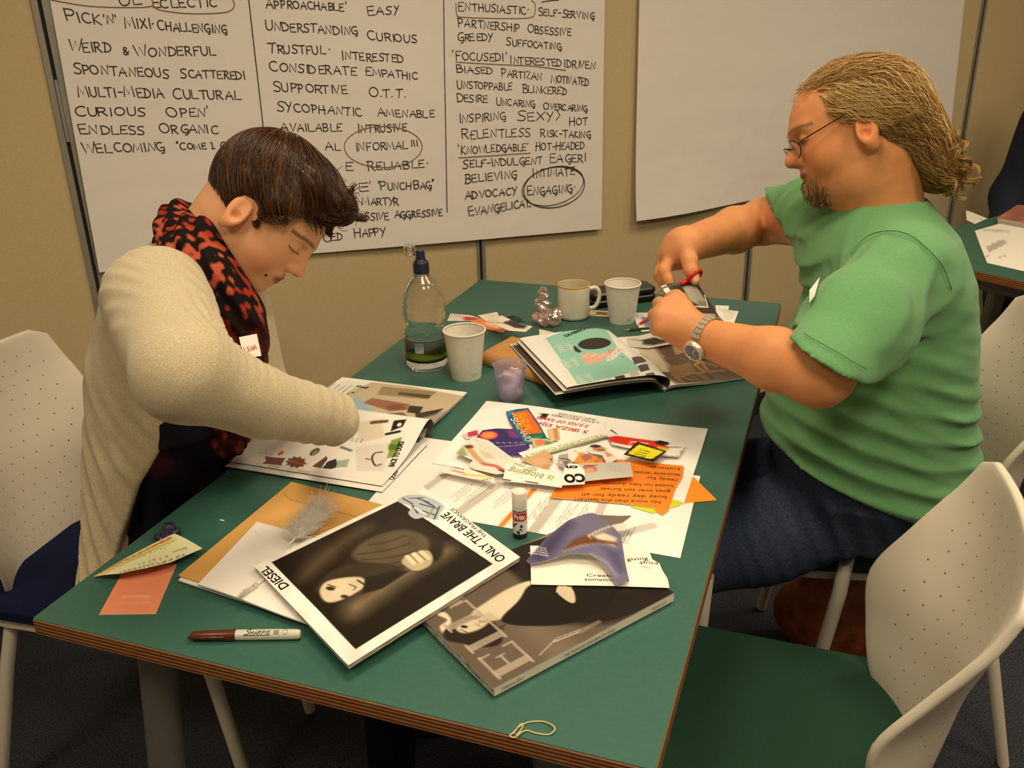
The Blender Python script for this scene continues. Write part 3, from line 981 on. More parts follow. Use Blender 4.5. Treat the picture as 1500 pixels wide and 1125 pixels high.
def make_table(base, rz, label, legs, L=TL, W=TW):
    t = thing('table', (base[0], base[1], base[2] - TABLE_Z), label, 'table', None, rz=rz)
    t['_b'] = [0.0, 0.0, 0.0]
    t['_b'] = [0.0, 0.0, -TABLE_Z]
    mb = MB(); rbox(mb, (0.0015, 0.0015, -0.0022), (W - 0.0015, L - 0.0015, 0), 0.004, seg=3); part('tabletop', mb, M_lam, t, smooth=False)
    mb = MB(); rbox(mb, (0, 0, -TT), (W, L, -0.0012), 0.005, seg=3); part('plywood_edge', mb, M_ply, t, smooth=False)
    mb = MB()
    for a, b in (((0.1, 0.08), (0.1, L - 0.08)), ((W - 0.1, 0.08), (W - 0.1, L - 0.08)), ((0.1, 0.08), (W - 0.1, 0.08)), ((0.1, L - 0.08), (W - 0.1, L - 0.08))):
        x0, x1 = sorted((a[0], b[0])); y0, y1 = sorted((a[1], b[1]))
        box(mb, (x0 - 0.015, y0 - 0.015, -TT - 0.045), (x1 + 0.015, y1 + 0.015, -TT))
    part('under_frame', mb, M_legm, t, smooth=False)
    for (p, q) in legs:
        mb = MB()
        P = np.array([p, q]); d = P[1] - P[0]
        n = 14; a = np.arange(n) * 2 * math.pi / n
        V = np.concatenate([c + np.c_[0.030 * np.cos(a), 0.018 * np.sin(a), np.zeros(n)] for c in P])
        mb.add(V, [[j, (j + 1) % n, n + (j + 1) % n, n + j][::-1] for j in range(n)] + [list(range(n)), [n + j for j in range(n)][::-1]])
        part('leg', mb, M_legm, t, auto=50)
    return t


LG = [((0.13, 0.07, -TT), (0.06, 0.05, -TABLE_Z)), ((0.67, 0.07, -TT), (0.73, 0.05, -TABLE_Z)),
      ((0.13, TL - 0.07, -TT), (0.06, TL - 0.05, -TABLE_Z)), ((0.67, TL - 0.07, -TT), (0.73, TL - 0.05, -TABLE_Z))]
make_table((0, 0, 0), 0.0, 'green topped work table with plywood edge strewn with magazines and paper', LG)
LG2 = [((0.1, 0.07, -TT), (0.06, 0.05, -TABLE_Z)), ((1.46, 0.07, -TT), (1.50, 0.05, -TABLE_Z)), ((0.1, 0.60, -TT), (0.06, 0.56, -TABLE_Z)), ((1.46, 0.60, -TT), (1.50, 0.56, -TABLE_Z))]
make_table((1.017, 2.176, 0), math.radians(-36), 'second green table beyond the man in green with white papers on it', LG2, 0.8, 1.565)

# ---------------------------------------------------------------- chairs (seat centre at the base, back towards local +x)
SH = [(-0.300, 0.205, 0.040, 0.150), (-0.250, 0.215, 0.070, 0.165), (-0.18, 0.228, 0.095, 0.182), (-0.10, 0.242, 0.112, 0.192), (-0.02, 0.262, 0.085, 0.192),
      (0.05, 0.272, 0.050, 0.190), (0.125, 0.276, 0.022, 0.180)]


def shell_mesh():
    """curved back shell: rows of (z, middle x, how far the sides come forward, half width)"""
    S = spline(np.array(SH), 5)
    nv, nu = len(S), 30
    V, UV = [], []
    for j, (z, xc, sw, hw) in enumerate(S):
        for i in range(nu + 1):
            s = -1 + 2 * i / nu
            tt = j / (nv - 1)
            dip = -0.020 * max(0.0, abs(s) - 0.80) / 0.20 * max(0, (tt - 0.8) / 0.2)
            V.append((xc - sw * abs(s) ** 2.2, hw * s, z + dip)); UV.append((i / nu, tt))
    V = np.array(V)
    idx = lambda j, i: j * (nu + 1) + i
    Q = [[idx(j, i), idx(j, i + 1), idx(j + 1, i + 1), idx(j + 1, i)] for j in range(nv - 1) for i in range(nu)]
    me = bpy.data.meshes.new('back_shell'); me.from_pydata(V.tolist(), [], [q[::-1] for q in Q])
    uvl = me.uv_layers.new(name='UVMap')
    for l in me.loops: uvl.data[l.index].uv = UV[l.vertex_index]
    me.polygons.foreach_set('use_smooth', np.ones(len(Q), bool))
    me.materials.append(M_perf)
    return me


SHELL = shell_mesh()


def make_chair(base, rz, label, seat_mat, leg_top=-0.205, dz=0.0, front=(-0.12, 0.238)):
    t = thing('chair', (base[0], base[1], -TABLE_Z), label, 'chair', None, rz=rz)
    t['_b'] = [0.0, 0.0, -TABLE_Z]
    o = link(bpy.data.objects.new('backrest', SHELL), t); o.location = (0, 0, TABLE_Z + dz)
    so = o.modifiers.new('thickness', 'SOLIDIFY'); so.thickness = 0.013; so.offset = 0.0; so.use_rim = True
    bv = o.modifiers.new('rounded_rim', 'BEVEL'); bv.width = 0.005; bv.segments = 3; bv.limit_method = 'ANGLE'; bv.angle_limit = math.radians(50)
    bv.use_clamp_overlap = True
    mb = MB()
    rbox(mb, (-0.235, -0.205, -0.305), (0.205, 0.205, -0.268), 0.06, seg=8)
    V = mb.v[0]; top = V[:, 2] > -0.275
    rows = 9
    part('seat_cushion', mb, seat_mat, t, auto=40)
    mb = MB(); rbox(mb, (-0.225, -0.195, -0.325), (0.21, 0.195, -0.306), 0.06, seg=8); part('seat_pan', mb, M_plast, t, auto=40)
    for sx, sy in ((-1, -1), (-1, 1), (1, -1), (1, 1)):
        mb = MB()
        if sx < 0:
            x, yl = front
            P = np.array([(x, sy * yl, leg_top), (x - 0.005, sy * (yl + 0.001), min(-0.32, leg_top - 0.02)), (x - 0.06, sy * (yl + 0.006), -TABLE_Z + 0.004)])
            tube(mb, P, [0.0135, 0.0135, 0.0115], 14)
            v = mb.v[0]; m = np.arange(14); v[m, 2] += (v[m, 0] - x) * 0.9   # slanted cut at the upper end
        else:
            P = np.array([(0.15, sy * 0.17, -0.325), (0.17, sy * 0.19, -0.42), (0.235, sy * 0.225, -TABLE_Z + 0.004)])
            tube(mb, P, [0.0125, 0.0125, 0.011], 14)
        lo = part('leg', mb, M_plast, t, auto=50)
        if sx < 0:
            mb = MB(); tube(mb, [(x - 0.008, sy * (yl + 0.001), -0.314), (x + 0.01, sy * (yl - 0.058), -0.318)], 0.010, 10); part('bracket', mb, M_plast, lo)
    return t


make_chair((0.885, 0.40), 0.0, 'empty chair at the table corner with green seat and pale perforated back', M_seat_g)
make_chair((1.06, 1.10), math.radians(12), 'green seated perforated chair the man in green sits on', M_seat_g, -0.25, 0.02)
make_chair((-0.31, 0.485), math.radians(185), 'dark blue seated perforated chair the woman in cardigan sits on', M_seat_b, -0.31, 0.0, (-0.20, 0.12))
# ---------------------------------------------------------------- flat paper things
class Surf:
    """a printed surface f(U) of size w x h (metres); q() turns points of the photograph into picture units on it"""
    def __init__(s, f, w, h, px, bg=(245, 242, 236)):
        s.f, s.w, s.h = f, w, h
        s.img = Img(w, h, px, bg)

    def q(s, *pts):
        out = []
        for p in pts:
            d = ray(*p); x = np.array([0.5, 0.5, 1.5])
            F = lambda x: s.f(np.array([[x[0], x[1]]]))[0] - CAM - d * x[2]
            for _ in range(12):
                r = F(x)
                J = np.stack([(F(x + np.eye(3)[i] * 1e-4) - r) / 1e-4 for i in range(3)], 1)
                dx = np.linalg.lstsq(J, -r, rcond=None)[0]
                x = x + np.clip(dx, -0.4, 0.4)
            out.append((x[0] * s.w, x[1] * s.h))
        return out

    smooth = False

    def poly(s, pts, col, soft=0, op=1.0):
        P = np.array(s.q(*pts))
        if s.smooth and len(P) >= 6: P = spline(np.vstack([P[-1:], P, P[:2]]), 5)[5:-5]
        s.img.poly(P, col, soft, op); return s

    def line(s, pts, w, col, soft=0, n=0, op=1.0):
        P = s.q(*pts)
        if n: P = spline(P, n)
        s.img.line(P, w, col, soft, op); return s

    def ell(s, c, r, col, rot=0, soft=0, op=1.0):
        (x, y), = s.q(c); s.img.ell(x, y, r[0], r[1], col, rot, soft, op); return s

    def rows(s, p0, p1, n, col=(90, 88, 84)):
        (a, b), (c, d) = s.q(p0, p1); s.img.lines(min(a, c), min(b, d), max(a, c), max(b, d), n, col); return s

    def text(s, mb, t, p0, p1, h, col=(20, 18, 16), bold=0.0, lift=0.0004, fit=True, wide=1.0):
        (a, b), (c, d) = s.q(p0, p1)
        L = math.hypot(c - a, d - b)
        print_text(mb, s.f, t, a, b, h, s.w, s.h, math.degrees(math.atan2(d - b, c - a)), col, wide, bold, L if fit else None, lift)

    def pen(s, mb, t, p0, p1, h, col=(20, 18, 16), w=0.001, lift=0.0005, slant=0.0, small=1.0):
        (a, b), (c, d) = s.q(p0, p1)
        write_on(mb, s.f, t, a, b, h, s.w, s.h, math.degrees(math.atan2(d - b, c - a)), col, w, math.hypot(c - a, d - b), lift, slant=slant, small=small)


class Cut(Surf):
    """a cut-out lying on the level z: outline given by where its corners show in the photograph"""
    def __init__(s, pts, z, bg=(245, 242, 236), px=90, zf=None):
        P = np.array([at(p[0], p[1], z)[:2] for p in pts])
        lo, hi = P.min(0) - 0.002, P.max(0) + 0.002
        s.lo, s.z, s.pts = lo, z, P

        def f(U):
            X = np.c_[lo[0] + U[:, 0] * (hi[0] - lo[0]), lo[1] + U[:, 1] * (hi[1] - lo[1]), np.full(len(U), z)]
            if zf is not None: X[:, 2] += zf(U[:, 0], U[:, 1])
            return X
        super().__init__(f, hi[0] - lo[0], hi[1] - lo[1], px, bg)
        s.outline = [((p[0] - lo[0]) / s.w, (p[1] - lo[1]) / s.h) for p in P]

    def q(s, *pts):
        return [tuple(at(p[0], p[1], s.z)[:2] - s.lo) for p in pts]

    def make(s, name, label, cat, mb=None, n=36, group=None, material=None, thick=0.0004):
        m = mb or MB(); k = MB()
        poly_sheet(k, s.outline, s.f, s.img, n, thick)
        for a in ('v', 'c'): getattr(k, a).extend(getattr(m, a))
        k.f.extend([[i + k.n for i in f] for f in m.f]); k.m.extend(m.m); k.n += m.n
        c = s.pts.mean(0)
        return solo(name, k, material or M_paper, (c[0], c[1], s.z), label, cat, group)


def rect_sheet(name, c, z, label, cat, bg=(245, 242, 236), px=160, zf=None, draw=None, nu=60, nv=60, thick=0.0005, material=None):
    """a whole sheet with corners c (bl, br, tr, tl) in table x, y"""
    C = [np.array([p[0], p[1], z if len(p) < 3 else p[2]]) for p in c]
    w, h = np.linalg.norm(C[1] - C[0]), np.linalg.norm(C[3] - C[0])
    S = Surf(quad_map(C, zf), w, h, px, bg)
    mb = MB()
    if draw: draw(S, mb)
    k = MB(); grid_sheet(k, S.f, S.img, nu, nv, thick)
    for a in ('v', 'c'): getattr(k, a).extend(getattr(mb, a))
    k.f.extend([[i + k.n for i in f] for f in mb.f]); k.m.extend(mb.m)
    return solo(name, k, material or M_paper, tuple(C[0]), label, cat)


def join(k, m):
    n0 = k.n
    for a in ('v', 'c'): getattr(k, a).extend(getattr(m, a))
    k.f.extend([[i + n0 for i in f] for f in m.f]); k.m.extend(m.m); k.n += m.n


def page_block(mb, f, thick, lay=7, inset=0.0012, n=20, c0=(228, 222, 208), c1=(176, 168, 152)):
    """the edges of a stack of pages under the surface f: fine light and dark layers; plain bottom"""
    t = np.linspace(0, 1, n + 1)
    U = np.concatenate([np.c_[t, 0 * t], np.c_[1 + 0 * t[1:], t[1:]], np.c_[t[::-1][1:], 1 + 0 * t[1:]], np.c_[0 * t[1:-1], t[::-1][1:-1]]])
    U = 0.5 + (U - 0.5) * (1 - inset * 8)
    P = f(U); m = len(P)
    for i in range(lay):
        a, b = P - [0, 0, thick * i / lay], P - [0, 0, thick * (i + 1) / lay]
        r = np.random.default_rng(i).normal(0, 0.0005, (m, 1)) * (P - P.mean(0)) / 0.15
        V = np.concatenate([a, b]) + np.concatenate([r, r]) * [1, 1, 0]
        q = [[(k + 1) % m, k, m + k, m + (k + 1) % m] for k in range(m)]
        mb.add(V, q, s2l(np.array(c0 if i % 2 else c1) / 255.0))
    B = P - [0, 0, thick]
    mb.add(B, [list(range(m))[::-1]], s2l(np.array(c0) / 255.0))


# ---- the wide white sheets under everything
def draw_low(S, mb):
    S.img.speck(0.02, 30)
    for a, b, w, c in (((731, 709), (674, 749), 0.017, (196, 190, 180)), ((824, 722), (781, 778), 0.016, (198, 192, 182)), ((884, 735), (862, 790), 0.013, (200, 194, 184)),
                       ((782, 717), (727, 778), 0.0085, (238, 140, 50)), ((655, 693), (610, 725), 0.014, (200, 196, 186)), ((955, 770), (880, 790), 0.016, (205, 200, 192))):
        S.line([a, b], w, c)
    for a, b in (((690, 706), (640, 745)), ((712, 708), (655, 750)), ((752, 712), (700, 760)), ((800, 725), (752, 790)), ((842, 730), (800, 785)), ((862, 735), (830, 780))):
        for k in range(3):
            t0 = random.uniform(0, 0.3)
            p = (a[0] + (b[0] - a[0]) * t0 + 5 * k, a[1] + (b[1] - a[1]) * t0 + k); q = (a[0] + (b[0] - a[0]) * (t0 + 0.5) + 5 * k, a[1] + (b[1] - a[1]) * (t0 + 0.5) + k)
            S.line([p, q], 0.0012, (150, 146, 140))
    for k in range(4): S.line([(930 - 6 * k, 772 + 2 * k), (918 - 6 * k, 796)], 0.0012, (120, 116, 112))


rect_sheet('printed_sheet', ((0.275, 0.385), (0.757, 0.380), (0.747, 0.62), (0.262, 0.62)), 0.0008,
           'white printed sheet with grey and orange bars under the glue stick', 'paper', (243, 240, 236), 420, draw=draw_low, nu=230, nv=110)


def draw_a3(S, mb):
    S.img.speck(0.015, 30)
    S.line([(980, 734), (1002, 738)], 0.006, (228, 140, 70))


rect_sheet('blank_sheet', ((0.318, 0.533), (0.737, 0.523), (0.734, 0.788), (0.316, 0.793)), 0.0020,
           'wide white sheet in the table middle carrying the loose colour cuttings', 'paper', (247, 245, 242), 200, draw=draw_a3, nu=80, nv=50,
           zf=lambda u, v: 0.004 * np.exp(-((v - 1) * 7) ** 2) * (0.5 + 0.5 * np.sin(u * 7)))


def z7(*p): return [(630 + x / 3.409, 570 + y / 3.409) for x, y in p]


# ---- orange note pad and flyers
mb = MB()
p = [at(x, y, 0.001) for x, y in ((960, 741), (1050, 733), (1018, 701))]
b0 = p[1] + (p[0] - p[1]) / np.linalg.norm(p[0] - p[1]) * 0.09; d = (p[2] - p[1]) / np.linalg.norm(p[2] - p[1]) * 0.076
Cn = [p[1], p[1] + d, b0 + d, b0]
for zz, c in ((0.0017, (250, 150, 44)),):
    V = np.array([[q[0], q[1], z] for z in (0.0009, zz) for q in Cn])
    mb.add(V, [(0, 1, 5, 4), (1, 2, 6, 5), (2, 3, 7, 6), (3, 0, 4, 7), (4, 5, 6, 7), (3, 2, 1, 0)], s2l(np.array(c) / 255.0))
solo('note_pad', mb, M_paper, tuple(p[1]), 'plain orange sticky note pad peeking from under the white sheet near the table edge', 'note pad', smooth=False)
# the white sheet lies over the pad's inner half; the pad shows past its edge

c = Cut(z7((1000, 585), (1110, 620), (1250, 580), (1255, 560), (1150, 540), (1000, 560)), 0.0022, (206, 214, 50), 60)
c.make('flyer', 'lime yellow slip under the orange flyers', 'flyer', n=20)
c = Cut(z7((1120, 605), (1160, 630), (1190, 610), (1240, 430), (1270, 400), (1255, 380), (1160, 380), (1120, 560)), 0.0028, (244, 142, 48), 80)
c.make('flyer', 'torn narrow orange flyer under the big lettered orange flyer', 'flyer', n=24)
c = Cut(z7((596, 543), (640, 478), (735, 330), (860, 350), (960, 352), (1268, 384), (1262, 440), (1225, 500), (1206, 560), (1190, 600), (1100, 590), (960, 572), (800, 558)), 0.0034, (242, 138, 46), 150)
mb = MB()
for y, x0, x1, t in ((396, 1250, 1090, 'summer'), (424, 1250, 1020, 'decorative recipes'), (450, 1235, 1080, 'ready for'), (478, 1215, 860, 'limited run New dummies'), (506, 1200, 850, 'goes over sun Sunset'), (534, 1180, 760, 'busy day ready for all'), (558, 1150, 720, 'No more than this feather?')):
    a, b = z7((x0, y), (x1, y - 14)); c.text(mb, t, a, b, 0.0092, (84, 46, 16), 0.0)
c.img.speck(0.04, 60)
c.make('flyer', 'big torn orange flyer with rows of black upside-down lettering', 'flyer', mb, n=40)

# ---- the cut-outs, in the order they lie
ZC = [0.0040]


def cut(pts, bg, px=80):
    ZC[0] += 0.0006
    return Cut(z7(*pts), ZC[0], bg, px)


c = cut([(500, 110), (620, 118), (880, 152), (868, 235), (640, 262), (560, 235)], (243, 240, 235), 120)
mb = MB()
for t, a, b, h, col in (('5 IBIZA DJs', (792, 210), (548, 165), 0.0125, (196, 50, 36)), ('2 JUGS OF SAND', (795, 182), (540, 136), 0.0115, (196, 50, 36)),
                        ('LAND BECOMES', (845, 165), (610, 125), 0.0085, (150, 146, 140)), ('RECORDER', (830, 150), (640, 117), 0.0080, (160, 156, 150))):
    p0, p1 = z7(a, b); c.text(mb, t, p0, p1, h, col, 0.02)
c.poly(z7((545, 145), (555, 118), (595, 122), (575, 150)), (40, 34, 30))
c.make('cutting', 'white cutting with red upside-down lettering about DJs', 'cutting', mb)

c = cut([(160, 225), (240, 200), (245, 235), (180, 250)], (240, 200, 200), 40)
c.poly(z7((185, 215), (235, 205), (240, 230), (190, 240)), (186, 60, 90)); c.make('cutting', 'small pink cutting at the white sheet\'s corner by the round badge picture', 'cutting', n=16)

c = cut([(235, 235), (262, 205), (330, 196), (455, 200), (485, 262), (500, 290), (440, 335), (350, 330), (270, 280)], (58, 48, 104), 110)
c.poly(z7((300, 285), (480, 275), (500, 290), (440, 335), (350, 330)), (70, 50, 120)); c.poly(z7((380, 205), (450, 202), (475, 250), (400, 240)), (120, 60, 120), 0.004)
c.ell(z7((292, 230))[0], (0.0165, 0.0165), (214, 60, 110)); c.ell(z7((292, 230))[0], (0.0125, 0.0125), (236, 150, 70), soft=0.006)
c.line(z7((300, 268), (470, 268)), 0.0016, (190, 180, 200)); c.line(z7((250, 225), (262, 208), (330, 198)), 0.0022, (30, 26, 50))
mb = MB()
for t, a, b in (('designed for living in summer', (475, 276), (315, 290)),):
    p0, p1 = z7(a, b); c.text(mb, t, p0, p1, 0.0035, (220, 214, 226))
c.make('cutting', 'dark purple cutting with a round pink and orange badge', 'cutting', mb)

c = cut([(585, 200), (640, 190), (650, 250), (600, 262)], (214, 170, 130), 40)
c.line(z7((600, 200), (615, 255)), 0.007, (226, 190, 150)); c.line(z7((625, 200), (630, 250)), 0.006, (190, 140, 100)); c.make('cutting', 'small skin coloured cutting of bare legs beside the red lettered cutting', 'cutting', n=16)

c = cut([(378, 112), (430, 100), (490, 94), (540, 165), (584, 243), (520, 262), (470, 272), (430, 215), (395, 160)], (38, 92, 150), 110)
c.poly(z7((410, 118), (488, 104), (560, 215), (470, 240)), (232, 110, 36)); c.poly(z7((470, 225), (560, 218), (582, 243), (474, 270)), (30, 104, 92))
c.poly(z7((385, 112), (420, 104), (410, 125), (392, 140)), (60, 140, 170))
c.poly(z7((500, 240), (560, 232), (540, 262), (500, 262)), (90, 130, 60), 0.003)
mb = MB()
for t, a, b, h, col in (('SUMMER', (438, 205), (412, 122), 0.012, (240, 190, 60)), ('SINGLES', (470, 205), (440, 122), 0.012, (240, 190, 60)), ('SUMMARY', (488, 268), (405, 150), 0.010, (220, 226, 214))):
    p1, p0 = z7(a, b); c.pen(mb, t, p0, p1, h, col, 0.0022)
c.make('cutting', 'blue and orange cutting with hand-drawn yellow lettering', 'cutting', mb)

c = cut([(505, 245), (590, 250), (640, 275), (520, 300)], (190, 200, 150), 50)
c.poly(z7((520, 255), (560, 250), (580, 275), (530, 285)), (220, 120, 110), 0.004); c.poly(z7((570, 255), (620, 268), (580, 285)), (90, 140, 70), 0.004); c.make('cutting', 'green and pink flower cutting at the middle of the heap', 'cutting', n=16)

c = cut([(440, 318), (600, 275), (760, 232), (880, 200), (930, 226), (700, 290), (480, 352)], (240, 238, 226), 140)
c.line(z7((475, 347), (700, 283), (925, 222)), 0.0042, (176, 190, 40)); c.line(z7((480, 351), (700, 288), (926, 227)), 0.0018, (60, 58, 40))
mb = MB(); p0, p1 = z7((860, 222), (462, 332)); c.text(mb, 'TRUCKING COURT', p0, p1, 0.009, (176, 172, 160))
c.make('cutting', 'long white strip cutting with a lime green underline', 'cutting', mb, n=30)

c = cut([(880, 225), (905, 200), (935, 222), (1130, 250), (1200, 268), (1282, 282), (1242, 338), (1170, 334), (1090, 305), (1000, 296), (905, 275)], (238, 236, 230), 130)
c.poly(z7((885, 240), (930, 232), (1120, 258), (1200, 290), (1180, 305), (1020, 285), (900, 268)), (214, 50, 36)); c.line(z7((905, 268), (1000, 285), (1010, 262), (1085, 272)), 0.003, (240, 236, 226))
c.line(z7((910, 262), (930, 280)), 0.002, (230, 226, 216)); c.ell(z7((1160, 268))[0], (0.0125, 0.009), (38, 34, 24)); c.poly(z7((1140, 285), (1200, 295), (1180, 308), (1120, 300)), (220, 180, 60), 0.003)
c.line(z7((1200, 290), (1250, 290)), 0.003, (90, 110, 70)); c.line(z7((1278, 290), (1240, 334), (1150, 334)), 0.0012, (70, 66, 60)); c.line(z7((885, 204), (910, 206), (930, 222)), 0.004, (50, 44, 40))
c.make('cutting', 'cutting of a red toy car with black wheels beside the yellow square', 'cutting')

c = cut([(515, 335), (570, 300), (620, 340), (585, 400), (640, 420), (600, 440), (540, 395), (445, 345)], (206, 168, 124), 70)
c.ell(z7((545, 360))[0], (0.010, 0.012), (214, 176, 130)); c.ell(z7((590, 390))[0], (0.010, 0.011), (196, 150, 106)); c.line(z7((600, 345), (640, 400)), 0.003, (90, 70, 54)); c.make('cutting', 'cutting of beige rounded shapes under the long strip', 'cutting', n=22)

c = cut([(640, 330), (690, 320), (720, 360), (680, 400), (640, 380)], (170, 164, 160), 44)
c.line(z7((650, 345), (690, 350)), 0.004, (80, 74, 72)); c.poly(z7((660, 360), (700, 356), (680, 388)), (120, 112, 110)); mb = MB(); p0, p1 = z7((668, 372), (645, 344)); c.text(mb, 'KY', p0, p1, 0.008, (230, 226, 220))
c.make('cutting', 'small grey cutting with two pale letters', 'cutting', mb, n=16)

c = cut([(690, 300), (745, 290), (800, 330), (720, 365), (690, 345)], (236, 232, 222), 44); c.line(z7((720, 310), (760, 330)), 0.002, (150, 140, 130)); c.make('cutting', 'plain white scrap between the face cutting and the grey letters', 'cutting', n=14)
c = cut([(715, 365), (750, 315), (830, 335), (820, 380)], (236, 150, 60), 50)
c.poly(z7((752, 335), (790, 318), (815, 345), (770, 362)), (170, 110, 110), 0.003); c.make('cutting', 'small orange cutting with a tiny portrait in the heap', 'cutting', n=16)

c = cut([(780, 300), (815, 270), (870, 285), (940, 345), (885, 378), (860, 330), (800, 320)], (232, 226, 216), 80)
c.ell(z7((845, 300))[0], (0.012, 0.009), (196, 150, 116)); c.ell(z7((825, 285))[0], (0.010, 0.006), (70, 52, 40), rot=20); c.line(z7((838, 300), (868, 306)), 0.0018, (60, 44, 36)); c.poly(z7((870, 310), (915, 330), (885, 340)), (206, 150, 110), 0.003)
c.poly(z7((880, 345), (930, 340), (890, 374)), (226, 222, 214)); c.make('cutting', 'cutting of a young face with dark hair above the orange flyer', 'cutting', n=24)

c = cut([(40, 395), (120, 385), (200, 400), (325, 445), (315, 468), (220, 450), (60, 415)], (238, 232, 220), 80)
c.line(z7((165, 428), (300, 436)), 0.005, (226, 200, 60)); c.line(z7((110, 405), (170, 420)), 0.004, (206, 120, 100), 0.003); c.line(z7((215, 450), (300, 464)), 0.0025, (190, 60, 50)); c.line(z7((300, 445), (240, 462)), 0.003, (120, 140, 60), 0.002)
c.make('cutting', 'white cutting with yellow and red marks at the heap\'s front end', 'cutting', n=24)

c = cut([(130, 320), (160, 280), (215, 237), (290, 255), (420, 350), (375, 420), (330, 425), (220, 400), (190, 380), (215, 355)], (226, 224, 210), 110)
c.poly(z7((120, 325), (165, 285), (190, 330), (150, 340)), (150, 170, 120), 0.006); c.line(z7((190, 290), (235, 345), (265, 370)), 0.010, (206, 160, 120)); c.line(z7((265, 372), (330, 385), (370, 410)), 0.009, (200, 110, 110))
c.ell(z7((195, 287))[0], (0.008, 0.006), (110, 60, 40)); c.line(z7((350, 405), (372, 412)), 0.006, (90, 50, 40)); c.poly(z7((240, 300), (300, 320), (330, 350), (270, 345)), (210, 200, 180), 0.004)
for k in range(6): c.line(z7((230 + 28 * k, 250 + 14 * k), (255 + 26 * k, 290 + 14 * k)), 0.0006, (160, 160, 150))
mb = MB(); p0, p1 = z7((172, 398), (112, 385)); c.text(mb, 'RABAT', p0, p1, 0.0045, (30, 26, 24))
c.make('cutting', 'cutting of a reclining person in pink on a deck chair', 'cutting', mb)

c = cut([(380, 372), (440, 365), (690, 432), (655, 492), (560, 478), (362, 458)], (240, 238, 228), 120)
c.line(z7((365, 452), (400, 456)), 0.004, (40, 36, 32)); c.line(z7((480, 462), (540, 470)), 0.003, (40, 36, 32))
mb = MB()
for t, a, b, h in (('is blogging', (622, 436), (400, 392), 0.0165), ('for you', (540, 396), (425, 368), 0.0115)):
    p0, p1 = z7(a, b); c.text(mb, t, p0, p1, h, (160, 168, 104), 0.01)
c.make('cutting', 'white strip cutting with pale green words about blogging', 'cutting', mb)

c = cut([(712, 372), (860, 366), (1000, 364), (1014, 436), (900, 446), (770, 460), (740, 420)], (192, 190, 184), 100)
c.ell(z7((795, 400))[0], (0.0125, 0.0125), (190, 110, 80)); c.ell(z7((797, 406))[0], (0.008, 0.009), (214, 160, 126)); c.line(z7((770, 382), (830, 380)), 0.003, (110, 60, 44)); c.rows(*z7((890, 380), (985, 420)), 4, (170, 168, 164))
c.make('cutting', 'pale grey cutting with a small red-haired face on the orange flyer', 'cutting')

c = cut([(655, 480), (668, 400), (690, 372), (730, 372), (772, 402), (772, 474)], (242, 240, 234), 70)
mb = MB()
p0, p1 = z7((768, 424), (664, 430)); c.text(mb, 'CO', p0, p1, 0.0250, (24, 20, 18), 0.06)
p0, p1 = z7((738, 384), (678, 384)); c.text(mb, 'cn', p0, p1, 0.0110, (24, 20, 18), 0.05)
c.make('cutting', 'white cutting with big black round letters C and O', 'cutting', mb, n=16)

c = cut([(1035, 262), (1182, 310), (1112, 364), (966, 326)], (26, 22, 20), 70)
c.poly(z7((1042, 276), (1166, 312), (1106, 350), (986, 322)), (236, 228, 40))
mb = MB()
for k, t in enumerate(('MELLO', 'MIGHTY', 'FUN')):
    p0, p1 = z7((1100 - 12 * k, 313 + 10 * k), (1050 - 12 * k, 298 + 10 * k)); c.text(mb, t, p0, p1, 0.0042, (60, 56, 20))
c.make('cutting', 'yellow square cutting with a thick black border', 'cutting', mb, n=24)

# ---- left front corner: card, voucher, foil scrap
def card_draw(S, mb):
    S.img.speck(0.04, 60); S.rows((180, 872), (225, 884), 3, (250, 190, 160))


a = [at(*q, 0.0012)[:2] for q in ((145, 900), (228, 899), (259, 826), (186, 826))]
rect_sheet('card', a, 0.0012, 'salmon pink card at the table corner under the voucher', 'card', (236, 146, 110), 60, draw=card_draw, nu=24, nv=24, thick=0.0008)
c = Cut([(135.6, 839.5), (255.6, 783.5), (297, 805.5), (251, 831), (215, 841), (177, 847)], 0.010, (236, 236, 190), 140,
        zf=lambda u, v: 0.006 * np.sin(np.pi * u) + 0.012 * (1 - v) * u - 0.006 * (1 - u))
c.line([(140, 838), (200, 815), (250, 791)], 0.0065, (214, 110, 60)); c.line([(150, 840), (205, 818), (256, 795)], 0.005, (196, 196, 40)); c.line([(150, 836), (230, 803)], 0.0012, (240, 220, 180))
c.line([(177, 846), (240, 832), (270, 818)], 0.0025, (90, 110, 60)); c.line([(200, 836), (228, 826)], 0.001, (120, 116, 80)); c.line([(215, 834), (250, 820)], 0.001, (120, 116, 80)); c.line([(190, 826), (245, 806)], 0.0008, (150, 150, 110))
mb = MB(); c.text(mb, 'discount', (274, 806), (254, 814), 0.0045, (50, 46, 40), fit=True)
c.make('voucher', 'pale yellow voucher with orange and green stripes curling over the pink card', 'voucher', mb, n=30)
s = SDF(); q = at(245, 782, 0.006)
s.ell(q, (0.014, 0.020, 0.006), k=0); s.ell(q + [-0.006, 0.012, 0.004], (0.008, 0.013, 0.006), k=0.004)
V, Fq = s.mesh(0.0015, lambda P: 0.003 * vnoise(P, 350, 3)); mb = MB(); mb.add(V, Fq, s2l(np.array((46, 40, 62)) / 255.0))
solo('foil_scrap', mb, mat('dark_foil', rgb(52, 46, 74), 0.3, metal=0.5, noise=(200, 0.5, rgb(120, 112, 140))), tuple(q - [0, 0, 0.006]), 'crumpled dark purple foil scrap behind the voucher', 'scrap')
mb = MB(); q = at(325, 762, 0.001); box(mb, q - [0.004, 0.0012, 0.0006], q + [0.004, 0.0012, 0.0004], s2l(np.array((235, 230, 214)) / 255.0)); solo('paper_scrap', mb, M_paper, tuple(q), 'tiny white paper fleck lying alone on green tabletop left of envelopes', 'scrap')

